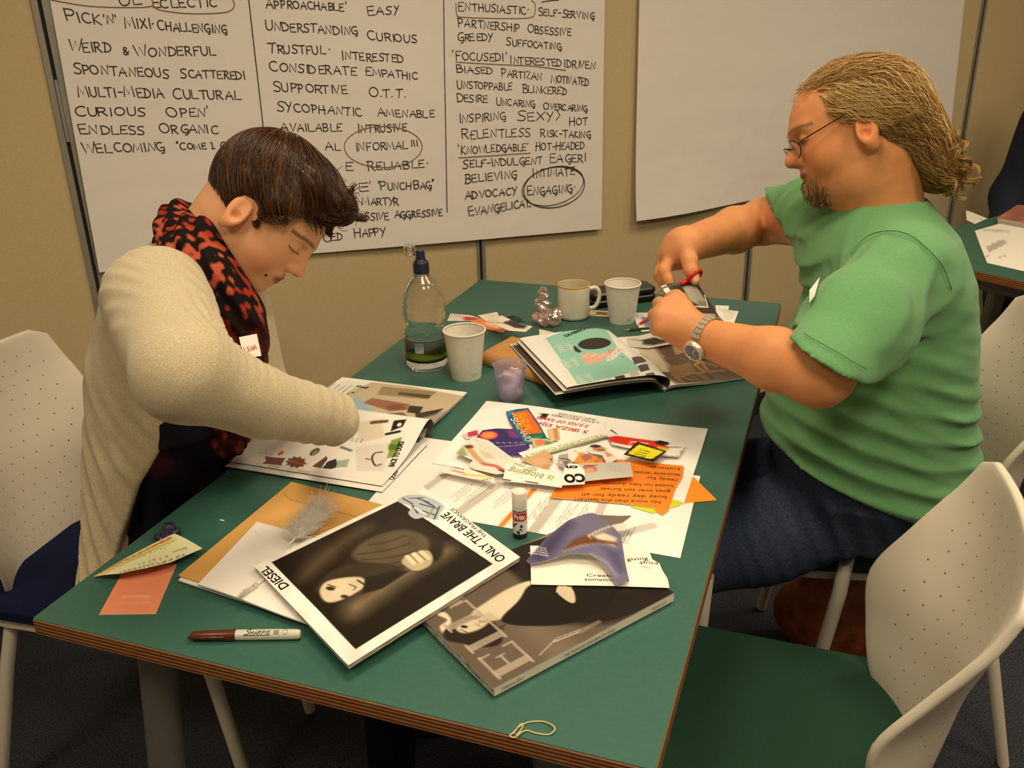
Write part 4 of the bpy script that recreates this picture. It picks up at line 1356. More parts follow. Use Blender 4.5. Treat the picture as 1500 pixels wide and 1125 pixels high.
# ---- envelopes
EA = np.array([0.128, 0.128]); ex = np.array([0.993, -0.12]); ey = np.array([0.022, 0.9997])
rc = lambda o, w, h, z: [tuple(np.r_[o, z]), tuple(np.r_[o + ex * w, z]), tuple(np.r_[o + ex * w + ey * h, z]), tuple(np.r_[o + ey * h, z])]


def env(name, c, label, col, draw=None, thick=0.002, zf=None):
    t = thing(name, c[0], label, 'envelope')
    C = [np.array(p) for p in c]; w, h = np.linalg.norm(C[1] - C[0]), np.linalg.norm(C[3] - C[0])
    S = Surf(quad_map(C, zf), w, h, 120, col); mb = MB()
    S.img.speck(0.03, 50)
    fl = MB()
    if draw: draw(S, fl)
    grid_sheet(mb, S.f, S.img, 40, 40, thick, back=s2l(np.array(col) / 255.0) * 0.9); join(mb, fl)
    part('envelope_body', mb, M_paper, t)
    k = MB(); q = quad_map(C, zf)
    Fp = np.array([(0.0, 1.0), (0.03, 0.88), (0.12, 0.83), (0.88, 0.83), (0.97, 0.88), (1.0, 1.0)])
    P = q(Fp) + [0, 0, 0.0006]
    k.add(P, [list(range(6))], s2l(np.array(col) / 255.0) * 0.93); k.add(P - [0, 0, 0.0004], [list(range(6))[::-1]], s2l(np.array(col) / 255.0) * 0.9)
    part('flap', k, M_paper, t, smooth=False)
    return t


o = EA + np.array([0.012, -0.004])
env('envelope', rc(o, 0.232, 0.20, 0.0030), 'lowest brown envelope of the bundle with only its front edge showing', (206, 164, 96))
env('envelope', rc(EA + [0.004, -0.006], 0.240, 0.245, 0.0052), 'plain white envelope sandwiched under the top brown envelope', (238, 234, 228))
env('envelope', rc(EA, 0.235, 0.270, 0.0078), 'large manila brown envelope spread under the white textured envelope', (212, 164, 92))
wv = lambda u, v: 0.0015 + 0.0012 * np.sin(u * 6)
a = [at(*q, 0.0105) for q in ((290, 857), (462, 918), (500, 800), (376, 766))]
env('envelope', [tuple(p) for p in a], 'topmost white ribbed envelope under the black and white magazine corner', (240, 236, 232), zf=wv)
# ---------------------------------------------------------------- thick magazines lying closed
def magazine(name, C, thick, label, draw, n=200, px=420, bg=(245, 242, 236), spine=None):
    t = thing(name, tuple(C[0] - [0, 0, thick]), label, 'magazine')
    w, h = np.linalg.norm(C[1] - C[0]), np.linalg.norm(C[3] - C[0])
    f = quad_map(C, lambda u, v: 0.0012 * np.sin(np.pi * u) * np.sin(np.pi * v))
    S = Surf(f, w, h, px, bg); fl = MB()
    draw(S, fl)
    mb = MB(); grid_sheet(mb, f, S.img, n, int(n * h / w), 0.0004, back=(0.85, 0.83, 0.78)); join(mb, fl)
    part('cover', mb, M_gloss, t)
    k = MB(); page_block(k, lambda U: f(U) - [0, 0, 0.0005], thick - 0.0006)
    if spine: join(k, spine)
    part('page_block', k, M_paper, t, smooth=False)
    return t, S, f


CD = [at(762, 816, 0.0238), at(618, 712, 0.0235), at(372, 829, 0.0222), at(510, 974.5, 0.0208)]


def draw_diesel(S, mb):
    P = [(722, 826), (583, 734), (398, 823.5), (521, 951)]
    S.poly(P, (30, 23, 16))
    I = S.img
    S.smooth = True
    # light around the figure, then the figure: hood, face, shoulder, arm and fist
    S.poly([(520, 905), (600, 850), (668, 808), (640, 800), (560, 850), (505, 885)], (150, 132, 104), 0.03, 0.7)
    S.poly([(440, 850), (480, 825), (520, 790), (545, 775), (530, 770), (460, 815)], (120, 104, 80), 0.03, 0.6)
    S.poly([(500, 838), (517, 805), (540, 785), (578, 760), (610, 762), (640, 782), (650, 800), (640, 822), (600, 828), (560, 836)], (40, 33, 24), 0.008)
    S.poly([(518, 818), (522, 802), (548, 786), (585, 776), (612, 780), (628, 792), (626, 812), (600, 826), (560, 832)], (92, 80, 60), 0.008)
    for a, b in (((524, 812), (600, 796)), ((530, 820), (608, 808)), ((545, 826), (600, 819)), ((540, 798), (592, 785))):
        S.line([a, ((a[0] + b[0]) / 2, (a[1] + b[1]) / 2 + 3), b], 0.0026, (62, 52, 38), 0.003, n=6)
    S.poly([(462, 868), (478, 842), (505, 828), (545, 824), (590, 832), (570, 846), (520, 850)], (56, 47, 35), 0.005)
    S.poly([(468, 866), (478, 852), (505, 846), (530, 846), (535, 858), (515, 872), (490, 882), (475, 880)], (214, 200, 172), 0.004)
    S.ell((484, 862), (0.0065, 0.0035), (50, 42, 32), rot=30, soft=0.003); S.ell((505, 874), (0.006, 0.0032), (60, 50, 38), rot=30, soft=0.003)
    S.line([(480, 856), (492, 860)], 0.0016, (60, 50, 38), 0.001); S.line([(512, 856), (522, 860), (518, 864)], 0.0018, (96, 82, 62), 0.002); S.line([(524, 850), (535, 857)], 0.0028, (70, 54, 42), 0.002)
    S.poly([(536, 846), (580, 836), (600, 836), (560, 862), (530, 870)], (34, 28, 20), 0.004)
    S.poly([(588, 822), (600, 812), (625, 806), (634, 816), (630, 828), (612, 836), (598, 832)], (190, 176, 146), 0.003)
    for a, b in (((596, 815), (606, 825)), ((606, 811), (617, 822)), ((617, 808), (628, 818))): S.line([a, b], 0.006, (228, 216, 188), 0.003)
    for a, b in (((600, 812), (612, 824)), ((611, 809), (623, 820))): S.line([a, b], 0.0012, (96, 84, 64), 0.001)
    I.speck(0.06, 160)
    # bottle shaped like a fist on the border
    S.poly([(583, 735), (590, 727), (607, 725), (625, 727), (650, 740), (645, 752), (640, 762), (622, 758), (608, 760), (598, 752), (602, 742)], (186, 194, 206), 0.001)
    for q in (((590, 730), (604, 738)), ((604, 740), (612, 752)), ((615, 738), (640, 745)), ((618, 748), (636, 754)), ((612, 730), (628, 736)), ((644, 742), (636, 760))): S.line(q, 0.0026, (64, 70, 84), 0.001)
    S.line([(608, 744), (622, 752)], 0.004, (226, 230, 236)); S.line([(622, 734), (636, 742)], 0.003, (60, 66, 78)); S.line([(626, 757), (634, 746)], 0.0035, (150, 158, 120), 0.001); S.line([(600, 730), (620, 729)], 0.002, (50, 56, 68))
    S.text(mb, 'ONLY THE BRAVE', (742, 818), (656, 750), 0.0150, bold=0.015)
    S.text(mb, 'THE FRAGRANCE', (715, 785), (664, 744), 0.0068)
    S.text(mb, 'DIESEL', (424, 858), (391, 829), 0.0125, bold=0.02)


magazine('magazine', CD, 0.0068, 'closed magazine with a hooded man on its back cover resting on top of envelopes', draw_diesel, 230, 430)

zE = 0.0145
pE = [at(*q, zE) for q in ((988, 868), (838, 767), (722, 1008))]
CE = [pE[0], pE[1], pE[2] + (pE[1] - pE[0]), pE[2]]


def draw_elle(S, mb):
    S.img.a[:] = np.array((98, 86, 74)) / 255.0
    S.smooth = True
    I = S.img
    S.poly([(988, 868), (838, 767), (745, 797), (720, 812), (770, 860), (760, 905), (870, 915), (930, 900)], (34, 28, 24), 0.012)
    S.poly([(838, 767), (745, 797), (752, 803), (845, 772)], (128, 114, 98))
    S.ell((800, 935), (0.05, 0.03), (116, 102, 88), soft=0.05)
    # figure: raised arm, face, dark dress, hand
    S.poly([(775, 852), (820, 850), (880, 870), (905, 850), (850, 838), (780, 830)], (34, 28, 24), 0.004)
    S.poly([(690, 900), (715, 880), (745, 862), (774, 851), (778, 857), (760, 880), (738, 905), (712, 908)], (216, 204, 178), 0.004)
    S.poly([(735, 905), (760, 880), (780, 856), (840, 858), (900, 862), (885, 895), (830, 914), (780, 917), (745, 914)], (28, 22, 18), 0.003)
    S.poly([(640, 900), (652, 897), (661, 910), (653, 930), (644, 918), (655, 908)], (220, 208, 184), 0.003)
    S.poly([(650, 925), (672, 908), (700, 902), (722, 910), (732, 925), (735, 940), (715, 948), (680, 943), (655, 938)], (38, 30, 24), 0.003)
    for k in range(7): S.line([(712, 930), (728 + 2 * k, 945 - 5 * k)], 0.0016, (34, 28, 22), 0.001)
    S.poly([(668, 920), (685, 910), (705, 905), (716, 910), (706, 920), (690, 926), (676, 927)], (208, 194, 166), 0.004)
    S.ell((680, 918), (0.0045, 0.0026), (40, 32, 26), rot=40, soft=0.002); S.line([(696, 914), (704, 918)], 0.0015, (150, 130, 106), 0.001); S.line([(703, 910), (711, 911)], 0.0024, (120, 92, 78), 0.001); S.line([(674, 922), (684, 926)], 0.0012, (60, 48, 40), 0.001)
    S.poly([(700, 905), (716, 896), (730, 905), (716, 912)], (200, 186, 158), 0.004)
    S.poly([(815, 865), (820, 857), (838, 862), (843, 880), (836, 883), (822, 874)], (206, 194, 168), 0.002)
    for q in (((816, 867), (820, 857)), ((824, 866), (828, 857)), ((832, 868), (836, 860))): S.line(q, 0.0022, (216, 204, 178))
    S.poly([(640, 870), (655, 862), (678, 880), (660, 892)], (160, 148, 130), 0.003)
    I.speck(0.035, 90)
    # the tall serif title running up the short side
    col = (176, 162, 146)
    b = (0.0, 0.0)

    def slab(u0, u1, v0, v1): S.img.rect(u0 * S.w, v0 * S.h, u1 * S.w, v1 * S.h, col, 0, 0.8)

    def letter_E(u):
        slab(u, u + 0.055, 0.775, 0.955)
        for v in (0.775, 0.94): slab(u - 0.02, u + 0.20, v, v + 0.014)
        slab(u + 0.05, u + 0.14, 0.862, 0.874); slab(u + 0.185, u + 0.20, 0.775, 0.83); slab(u + 0.175, u + 0.19, 0.90, 0.955); slab(u + 0.13, u + 0.142, 0.845, 0.892)

    def letter_L(u):
        slab(u, u + 0.055, 0.775, 0.955); slab(u - 0.02, u + 0.075, 0.943, 0.955); slab(u - 0.02, u + 0.19, 0.775, 0.789); slab(u + 0.175, u + 0.19, 0.775, 0.84)
    letter_E(0.05); letter_L(0.31); letter_L(0.54); letter_E(0.77)
    # wrapped in gloss: two pale cover lines
    S.line([(790, 960), (815, 935), (850, 922)], 0.0008, (230, 222, 206)); S.line([(812, 940), (850, 925)], 0.0012, (226, 216, 200))
    S.img.lines(0.012, 0.30 * S.h, 0.020, 0.62 * S.h, 1, (150, 138, 120))


mb = MB()   # lettering on the spine (near long edge)
a, b = CE[3], CE[0]
sp = lambda U: a + np.outer(U[:, 0], b - a) * 1.0 + np.outer(1 - U[:, 1], [0, 0, -0.0120]) + np.array([0.0008, -0.0013, 0])
L = np.linalg.norm(b - a)
mb.add(sp(np.array([(0.004, 0.04), (0.996, 0.04), (0.996, 0.97), (0.004, 0.97)])) - np.array([0.0003, -0.0005, 0]), [(0, 1, 2, 3)], s2l(np.array((226, 220, 206)) / 255.0))
for s_, x, w_ in (('MARCH 2011', 0.012, 0.03), ('THE FASHION AND BEAUTY ISSUE', 0.10, 0.08), ('MARCH 2011', L - 0.04, 0.025)):
    print_text(mb, sp, s_, x, 0.0038, 0.0042, L, 0.0120, 0, (140, 130, 116), width=w_, up=(0.6, -0.8, 0))
magazine('magazine', CE, 0.0120, 'thick fashion magazine at front table corner with dark-dressed woman on cover', draw_elle, 190, 380, spine=mb)

# ---- clippings on the fashion magazine
zG = 0.0175
c = Cut(z7((500, 782), (505, 975), (640, 978), (900, 982), (1196, 992), (1185, 945), (1160, 905), (1145, 870), (1110, 850), (1100, 825), (1085, 800), (1000, 780), (960, 782)), zG, (240, 236, 226), 140)
mb = MB()
for s_, p, q_, h in (('giving', (984, 858), (1090, 852), 0.0072), ('africa', (1046, 872), (1140, 876), 0.0072)):
    p0, p1 = z7(p, q_); c.text(mb, s_, p0, p1, h, (20, 18, 16), 0.0)
for s_, p, q_ in (('Creative', (782, 936), (950, 940)), ('sometimes', (772, 956), (950, 962))):
    p0, p1 = z7(p, q_); c.text(mb, s_, p0, p1, 0.0062, (40, 36, 32), 0.0)
c.rows(*z7((1050, 885), (1110, 895)), 2, (150, 146, 140))
c.make('paper_sheet', 'torn white paper lettered giving africa on the fashion magazine', 'paper', mb, n=40)

c = Cut(z7((480, 872), (560, 790), (690, 690), (790, 645), (812, 640), (840, 655), (1005, 648), (960, 700), (905, 722), (938, 760), (955, 790), (975, 900), (995, 975), (930, 992), (900, 950), (860, 900), (800, 870), (700, 862), (560, 885), (500, 890)), 0.0190, (112, 108, 140), 200,
        zf=lambda u, v: 0.004 + 0.014 * np.sin(np.pi * np.clip(u * 0.9 + 0.05, 0, 1)) * np.sin(np.pi * np.clip(v, 0.05, 0.95)))
c.poly(z7((480, 872), (560, 790), (690, 690), (720, 720), (640, 830), (560, 890)), (66, 62, 96), 0.02)
c.poly(z7((840, 655), (1005, 648), (960, 700), (905, 722), (870, 690)), (120, 104, 92), 0.004)
c.poly(z7((790, 800), (860, 770), (930, 790), (920, 830), (840, 820), (660, 850)), (222, 212, 196), 0.006); c.poly(z7((655, 850), (720, 800), (790, 780), (840, 805), (935, 812), (930, 824), (840, 822), (760, 830)), (110, 70, 46), 0.004)
c.line(z7((790, 790), (900, 730), (930, 728)), 0.0035, (214, 206, 176), 0.002); c.line(z7((800, 800), (930, 735)), 0.0012, (176, 160, 70)); c.line(z7((800, 870), (880, 900), (930, 950)), 0.004, (150, 148, 178), 0.006)
c.poly(z7((860, 840), (950, 850), (975, 930), (940, 940), (890, 880)), (84, 82, 118), 0.012)
mb = MB()
for k, s_ in enumerate(('HORSE SHORE', 'THE WORLD', 'HER WITH', 'PRIVATE')):
    p0, p1 = z7((590 - 4 * k, 868 - 12 * k), (490 + 12 * k, 838 - 8 * k)); c.text(mb, s_, p1, p0, 0.0030, (226, 222, 230), 0.01, lift=0.0006)
c.make('cutting', 'large torn violet magazine page curling up on the fashion magazine', 'cutting', mb, n=46, material=M_gloss)

# ---------------------------------------------------------------- magazines lying open
def curve_page(O, ax, prof, length, px, bg=(242, 240, 234), tilt=0.0):
    """page whose cross section is prof [(s, z)...] along the direction AX from O, extruded along the spine direction by length"""
    O = np.asarray(O, float); a = np.array([ax[0], ax[1], 0.0]); b = np.array([-ax[1], ax[0], 0.0])
    Q = spline(np.array(prof, float), 8); L = np.r_[0, np.cumsum(np.linalg.norm(np.diff(Q, axis=0), axis=1))]

    def f(U):
        s = U[:, 0] * L[-1]
        x, z = np.interp(s, L, Q[:, 0]), np.interp(s, L, Q[:, 1])
        return O + np.outer(x, a) + np.outer(U[:, 1] * length, b) + np.outer(z * (1 + tilt * U[:, 1]), [0, 0, 1.0])
    return Surf(f, L[-1], length, px, bg)


def open_page(t, name, S, draw, mats=None, nu=110, nv=130, thick=0.0006):
    fl = MB()
    if draw: draw(S, fl)
    mb = MB(); grid_sheet(mb, S.f, S.img, nu, nv, thick, back=(0.10, 0.085, 0.075)); join(mb, fl)
    return part(name, mb, mats or M_gloss, t)


# the man's magazine: teal page raised on the brown bag, brown picture page flat
SP = np.array([0.628, 0.936, 0.0]); AX = np.array([0.8, 0.6])
mag = thing('magazine', tuple(SP), 'open magazine with a teal page and a brown picture page before the man', 'magazine')
SL = curve_page(SP, AX, [(0.004, 0.006), (0.012, 0.014), (0.011, 0.026), (0.000, 0.034), (-0.03, 0.041), (-0.10, 0.043), (-0.175, 0.042), (-0.200, 0.0405)], 0.286, 300)


def draw_teal(S, mb):
    S.poly([(795, 497), (880, 473), (905, 510), (940, 542), (895, 553), (855, 562), (838, 563)], (146, 206, 190), 0.0)
    S.poly([(838, 563), (795, 497), (800, 496), (846, 562)], (238, 238, 226))
    S.ell((871, 503), (0.040, 0.030), (34, 27, 26), rot=150)
    S.poly([(842, 506), (852, 515), (848, 517), (838, 512)], (34, 27, 26))
    S.poly([(850, 521), (858, 517), (868, 516), (880, 519), (890, 514), (902, 507), (896, 520), (880, 530), (862, 535), (856, 534)], (224, 180, 156), 0.003)
    for q in (((853, 524), (860, 519)), ((866, 523), (872, 518)), ((878, 524), (886, 518))): S.line(q, 0.003, (240, 206, 184), 0.002)
    S.poly([(890, 522), (905, 508), (916, 512), (900, 526), (888, 530)], (226, 222, 216), 0.002)
    for k in range(12): S.ell((892 + 22 * random.random(), 512 + 14 * random.random()), (0.0016, 0.0016), (40, 36, 34))
    for a in ((812, 505), (820, 528), (842, 551)):
        x, y = a; S.poly([(x, y), (x + 22, y - 4), (x + 30, y + 8), (x + 8, y + 12)], (178, 216, 202), 0.002); S.rows((x + 6, y - 1), (x + 26, y + 9), 4, (120, 150, 140))
    for x, y, w, h, c_ in ((900, 552, 14, 9, (56, 50, 46)), (920, 544, 13, 8, (200, 196, 180)), (934, 536, 14, 9, (60, 56, 52)), (885, 557, 10, 7, (206, 202, 196)), (925, 524, 14, 10, (70, 66, 62)), (945, 548, 12, 6, (90, 84, 78))):
        S.poly([(x, y), (x + w, y - 3), (x + w + 4, y + h - 3), (x + 5, y + h)], c_, 0.001)
    S.text(mb, 'INCOMING', (874, 478), (830, 494), 0.0115, (28, 40, 38), 0.02, lift=0.0010)


open_page(mag, 'page', SL, draw_teal, nu=150, nv=170)
# pages under the raised one, their cream edges, and the dark inside of the cover
SL2 = curve_page(SP - [0, 0, 0.0045], AX, [(0.000, 0.006), (-0.01, 0.026), (-0.03, 0.037), (-0.10, 0.041), (-0.175, 0.040), (-0.206, 0.0385)], 0.286, 100, (232, 228, 216))
open_page(mag, 'page', SL2, None, M_paper, 30, 20, 0.004)


def draw_strip(S, mb):
    S.img.rect(S.w - 0.020, 0.004, S.w - 0.001, S.h - 0.004, (58, 44, 34)); S.img.line([(S.w - 0.001, 0), (S.w - 0.001, S.h)], 0.002, (224, 220, 210))


SL3 = curve_page(SP - [0, 0, 0.0095], AX, [(0.000, 0.0105), (-0.01, 0.026), (-0.03, 0.037), (-0.10, 0.041), (-0.175, 0.040), (-0.222, 0.0385)], 0.288, 200, (236, 232, 222))
open_page(mag, 'page', SL3, draw_strip, None, 70, 20)
SR = curve_page(SP, AX, [(0.000, 0.006), (0.02, 0.0125), (0.06, 0.0105), (0.12, 0.0085), (0.205, 0.0075)], 0.286, 260)


def draw_brown(S, mb):
    S.poly([(930, 500), (1045, 470), (1120, 545), (1075, 556), (990, 562), (978, 555)], (96, 70, 42), 0.004)
    for k in range(60):
        a = random.uniform(0, 1); x, y = 940 + 130 * a + random.uniform(-12, 12), 505 + 45 * random.random()
        S.line([(x, y), (x + random.uniform(10, 40), y + random.uniform(2, 18))], random.uniform(0.003, 0.009), random.choice([(70, 50, 30), (128, 96, 58), (54, 38, 24), (150, 112, 62), (176, 132, 62), (110, 86, 60)]), 0.004)
    S.poly([(925, 505), (950, 498), (975, 530), (985, 545), (970, 545)], (214, 200, 176), 0.012)
    S.poly([(978, 540), (1010, 530), (1020, 545), (990, 556)], (150, 112, 58), 0.006); S.line([(1018, 534), (1030, 528)], 0.006, (214, 160, 50), 0.003); S.line([(1005, 548), (1060, 542)], 0.004, (196, 150, 60), 0.003)
    S.poly([(985, 508), (1003, 504), (1008, 514), (990, 520)], (170, 132, 80), 0.002)
    S.line([(985, 565), (1100, 552)], 0.009, (232, 228, 216)); S.line([(1000, 563), (1070, 557)], 0.003, (150, 142, 130))


open_page(mag, 'page', SR, draw_brown, nu=130, nv=150)
k = MB(); page_block(k, lambda U: SR.f(U) - [0, 0, 0.0008], 0.0045, 4); part('page_block', k, M_paper, mag, smooth=False)

# the woman's magazine: spine along x
SP2 = np.array([-0.008, 0.612, 0.0])
mag2 = thing('magazine', tuple(SP2), 'open magazine with a curling product page under the woman\'s sleeve', 'magazine')
# cross section runs towards -y, length towards +x
SB = curve_page(SP2 + [0.0, 0, 0], (0, -1), [(-0.012, 0.006), (-0.022, 0.016), (-0.020, 0.030), (-0.004, 0.038), (0.025, 0.032), (0.07, 0.016), (0.12, 0.008), (0.178, 0.005)], 0.285, 300)


def draw_products(S, mb):
    S.img.speck(0.012, 30)
    S.poly([(520, 619), (560, 612), (563, 640), (528, 648)], (226, 216, 196), 0.003); S.line([(545, 619), (566, 617)], 0.008, (96, 76, 50), 0.002)
    S.poly([(577, 616), (596, 614), (590, 625), (572, 632)], (34, 30, 28), 0.001); S.ell((585, 622), (0.005, 0.004), (230, 226, 216)); S.line([(566, 636), (585, 632)], 0.006, (36, 32, 30))
    S.poly([(573, 645), (589, 640), (580, 668), (566, 672)], (130, 160, 70), 0.003); S.ell((574, 655), (0.008, 0.012), (84, 120, 44), soft=0.006)
    S.poly([(520, 655), (570, 648), (562, 690), (522, 690)], (226, 220, 212), 0.004)
    S.line([(560, 662), (549, 664), (545, 672), (550, 682), (558, 680)], 0.003, (40, 36, 34), 0.001, n=5); S.line([(536, 672), (542, 673)], 0.003, (120, 90, 60))
    S.poly([(388, 668), (400, 670), (418, 671), (412, 680), (414, 682), (384, 679), (390, 675)], (108, 50, 44), 0.001); S.ell((411, 664), (0.0075, 0.004), (222, 60, 50))
    P = [(434 + 17 * math.cos(a) * (1 if i % 2 else 0.72), 677 + 9 * math.sin(a) * (1 if i % 2 else 0.72)) for i, a in enumerate(np.linspace(0, 2 * math.pi, 22)[:-1])]
    S.poly(P, (122, 74, 40)); S.line([(425, 675), (444, 680)], 0.004, (160, 104, 60), 0.002)
    S.ell((461, 662), (0.012, 0.007), (80, 72, 60)); S.ell((461, 663), (0.008, 0.004), (150, 140, 120))
    S.poly([(457, 683), (478, 668), (480, 672), (470, 686)], (96, 56, 40)); S.poly([(472, 686), (480, 676), (492, 672), (496, 684), (485, 687)], (34, 28, 30))
    S.poly([(494, 675), (512, 672), (508, 684), (492, 685)], (158, 184, 160), 0.002); S.ell((503, 647), (0.003, 0.003), (30, 26, 24)); S.line([(500, 655), (514, 660)], 0.006, (120, 122, 116), 0.003)
    S.rows((378, 662), (400, 668), 3, (150, 146, 140)); S.rows((515, 640), (530, 650), 3, (150, 146, 140)); S.rows((375, 690), (470, 693), 2, (170, 166, 160))
    S.text(mb, 'BACK TO OURS', (577, 684), (592, 647), 0.0098, (24, 24, 20), 0.03, lift=0.0008)


open_page(mag2, 'page', SB, draw_products, nu=170, nv=190)
SB2 = curve_page(SP2, (0, -1), [(0.02, 0.004), (0.07, 0.0045), (0.12, 0.0035), (0.192, 0.0030)], 0.292, 120, (240, 238, 232))


def draw_under(S, mb):
    S.text(mb, 'OURS', (577, 703), (583, 690), 0.009, (24, 24, 20), 0.03)


open_page(mag2, 'page', SB2, draw_under, M_paper, 30, 20)
SA = curve_page(SP2, (0, 1), [(0.000, 0.005), (0.02, 0.013), (0.06, 0.012), (0.13, 0.008), (0.205, 0.006)], 0.275, 280)
SA.f0 = SA.f
SA.f = lambda U: SA.f0(np.c_[U[:, 0], 1 - U[:, 1]]) - np.array([-0.275, 0, 0]) - np.array([0.0, 0, 0])


def draw_room(S, mb):
    S.poly([(505, 575), (545, 560), (600, 566), (680, 580), (640, 625), (618, 640), (560, 615), (520, 612)], (196, 180, 150), 0.004)
    S.poly([(560, 566), (640, 574), (625, 585), (552, 578)], (150, 130, 98), 0.004); S.poly([(585, 574), (632, 579), (628, 584), (582, 578)], (92, 72, 50), 0.001)
    S.poly([(505, 590), (525, 580), (545, 600), (545, 616), (510, 614)], (150, 184, 196), 0.012)
    S.poly([(532, 590), (545, 583), (600, 592), (598, 600), (570, 602)], (150, 100, 76), 0.004); S.poly([(565, 594), (590, 592), (594, 600), (570, 602)], (128, 72, 56), 0.003)
    S.poly([(600, 594), (620, 596), (614, 606), (596, 604)], (46, 38, 32), 0.002); S.poly([(608, 606), (640, 600), (650, 598), (636, 610), (610, 614)], (52, 44, 38), 0.003)
    S.poly([(560, 606), (590, 604), (600, 612), (560, 613)], (120, 100, 76), 0.004); S.poly([(610, 615), (660, 600), (640, 625), (620, 635)], (160, 152, 140), 0.01)
    S.poly([(482, 575), (500, 558), (530, 560), (505, 585)], (232, 228, 216), 0.002); S.rows((488, 560), (522, 578), 6, (150, 144, 136))
    S.text(mb, 'Back', (536, 570), (520, 566), 0.011, (60, 54, 48), 0.02, lift=0.0008); S.text(mb, 'to ours', (520, 575), (505, 580), 0.008, (60, 54, 48), 0.02, lift=0.0008)


open_page(mag2, 'page', SA, draw_room, nu=120, nv=140)
k = MB(); page_block(k, lambda U: SA.f(U) - [0, 0, 0.0008], 0.0046, 4); part('page_block', k, M_paper, mag2, smooth=False)
# ---------------------------------------------------------------- cups, bottle and other small things
M_cup = mat('paper_cup', rgb(238, 234, 222), 0.6, noise=(90, 0.5, rgb(224, 220, 206)), bump=(300, 0.15, 0.001))
M_mugm = mat('glazed_china', vc=True, rough=0.18, spec=0.6, coat=0.3)
M_vc = mat('dyed_matte', vc=True, rough=0.6)
M_vcs = mat('dyed_smooth', vc=True, rough=0.28)
M_clear = mat('clear_plastic', (0.97, 0.98, 0.98, 1), 0.05, trans=1.0, ior=1.10, coat=1.0, noise=(30, 0.3, (0.93, 0.95, 0.95, 1)), bump=(60, 0.25, 0.003))
M_water = mat('water', (0.93, 0.95, 0.96, 1), 0.02, trans=1.0, ior=1.12, noise=(4, 0.1, (0.9, 0.93, 0.95, 1)))
M_film = mat('cellophane', (0.96, 0.92, 0.90, 1), 0.10, metal=0.45, trans=0.7, ior=1.3, alpha=0.85, noise=(110, 0.9, (0.80, 0.42, 0.32, 1)))
M_bluecup = mat('frosted_blue_plastic', rgb(222, 226, 248), 0.3, trans=0.85, ior=1.1, noise=(40, 0.3, rgb(200, 208, 244)))
M_black = mat('black_plastic', rgb(22, 20, 20), 0.35, noise=(50, 0.3, rgb(34, 31, 30)))


def paper_cup(px, label, h=0.096, rb=0.030, rt=0.0415):
    c = at(px[0], px[1], 0.0)
    t = thing('paper_cup', c, label, 'cup', None)
    mb = MB()
    prof = [(0.001, 0.007), (rb - 0.001, 0.007), (rb - 0.0005, 0.0), (rb, 0.0), (rb + 0.0005, 0.004), (rt - 0.0008, h - 0.004)]
    wall_in = [(rt - 0.0016, h - 0.002), (rb - 0.001, 0.0085), (0.0005, 0.0085)]
    lathe(mb, prof, c, 44); lathe(mb, [(rt - 0.0008, h - 0.004)] + wall_in, c, 44)
    part('cup_wall', mb, M_cup, t, auto=45)
    mb = MB(); a = np.linspace(0, 2 * math.pi, 49)[:-1]
    tube(mb, np.c_[c[0] + rt * np.cos(a), c[1] + rt * np.sin(a), np.full(48, c[2] + h)], 0.0018, 8, closed=True); part('rolled_rim', mb, M_cup, t)
    # small grey print near the foot
    mb = MB()
    th0 = math.atan2(CAM[1] - c[1], CAM[0] - c[0])
    for k in range(5):
        a0 = th0 + 0.35 + 0.10 * k
        for dz in (0.010, 0.014):
            aa = np.array([a0, a0 + 0.05]); r = rb + (rt - rb) * dz / h + 0.0006
            mb.add([(c[0] + r * math.cos(x), c[1] + r * math.sin(x), c[2] + z) for z in (dz, dz + 0.0022) for x in aa], [(0, 1, 3, 2)], (0.45, 0.44, 0.42))
    for n_, o in enumerate([part('print', mb, M_vc, t, smooth=False)]): pass
    return t


paper_cup((683, 551), 'white paper cup between the water bottle and blue plastic cup', 0.100, 0.0305, 0.042)
paper_cup((911, 470), 'white paper cup beside the mug near the man\'s hands', 0.092, 0.0295, 0.0415)

# mug with a gilded rim
c = at(840, 464, 0); h, r = 0.083, 0.0385
t = thing('mug', c, 'cream mug with gold rim and handle between wrapper and paper cup', 'mug')
mb = MB()
cr = s2l(np.array((236, 230, 212)) / 255.0); go = s2l(np.array((206, 168, 70)) / 255.0)
lathe(mb, [(0.0005, 0.001), (r - 0.004, 0.001), (r - 0.001, 0.003), (r, 0.008), (r, h - 0.0045)], c, 48, cr)
lathe(mb, [(r, h - 0.0045), (r, h - 0.001), (r - 0.0015, h), (r - 0.003, h - 0.001)], c, 48, go)
lathe(mb, [(r - 0.003, h - 0.001), (r - 0.0038, h - 0.006), (r - 0.004, 0.008), (0.0005, 0.005)], c, 48, s2l(np.array((206, 196, 168)) / 255.0))
part('mug_body', mb, M_mugm, t, auto=50)
d = np.array([0.94, 0.34, 0]); d = np.array([0.93, 0.36, 0]) / np.linalg.norm([0.93, 0.36])
P = spline(np.array([c + d * (r - 0.001) + [0, 0, h * 0.83], c + d * (r + 0.014) + [0, 0, h * 0.86], c + d * (r + 0.023) + [0, 0, h * 0.72], c + d * (r + 0.022) + [0, 0, h * 0.5], c + d * (r + 0.014) + [0, 0, h * 0.3], c + d * (r - 0.001) + [0, 0, h * 0.24]]), 5)
mb = MB(); tube(mb, P, 0.0048, 12, cr); part('handle', mb, M_mugm, t)

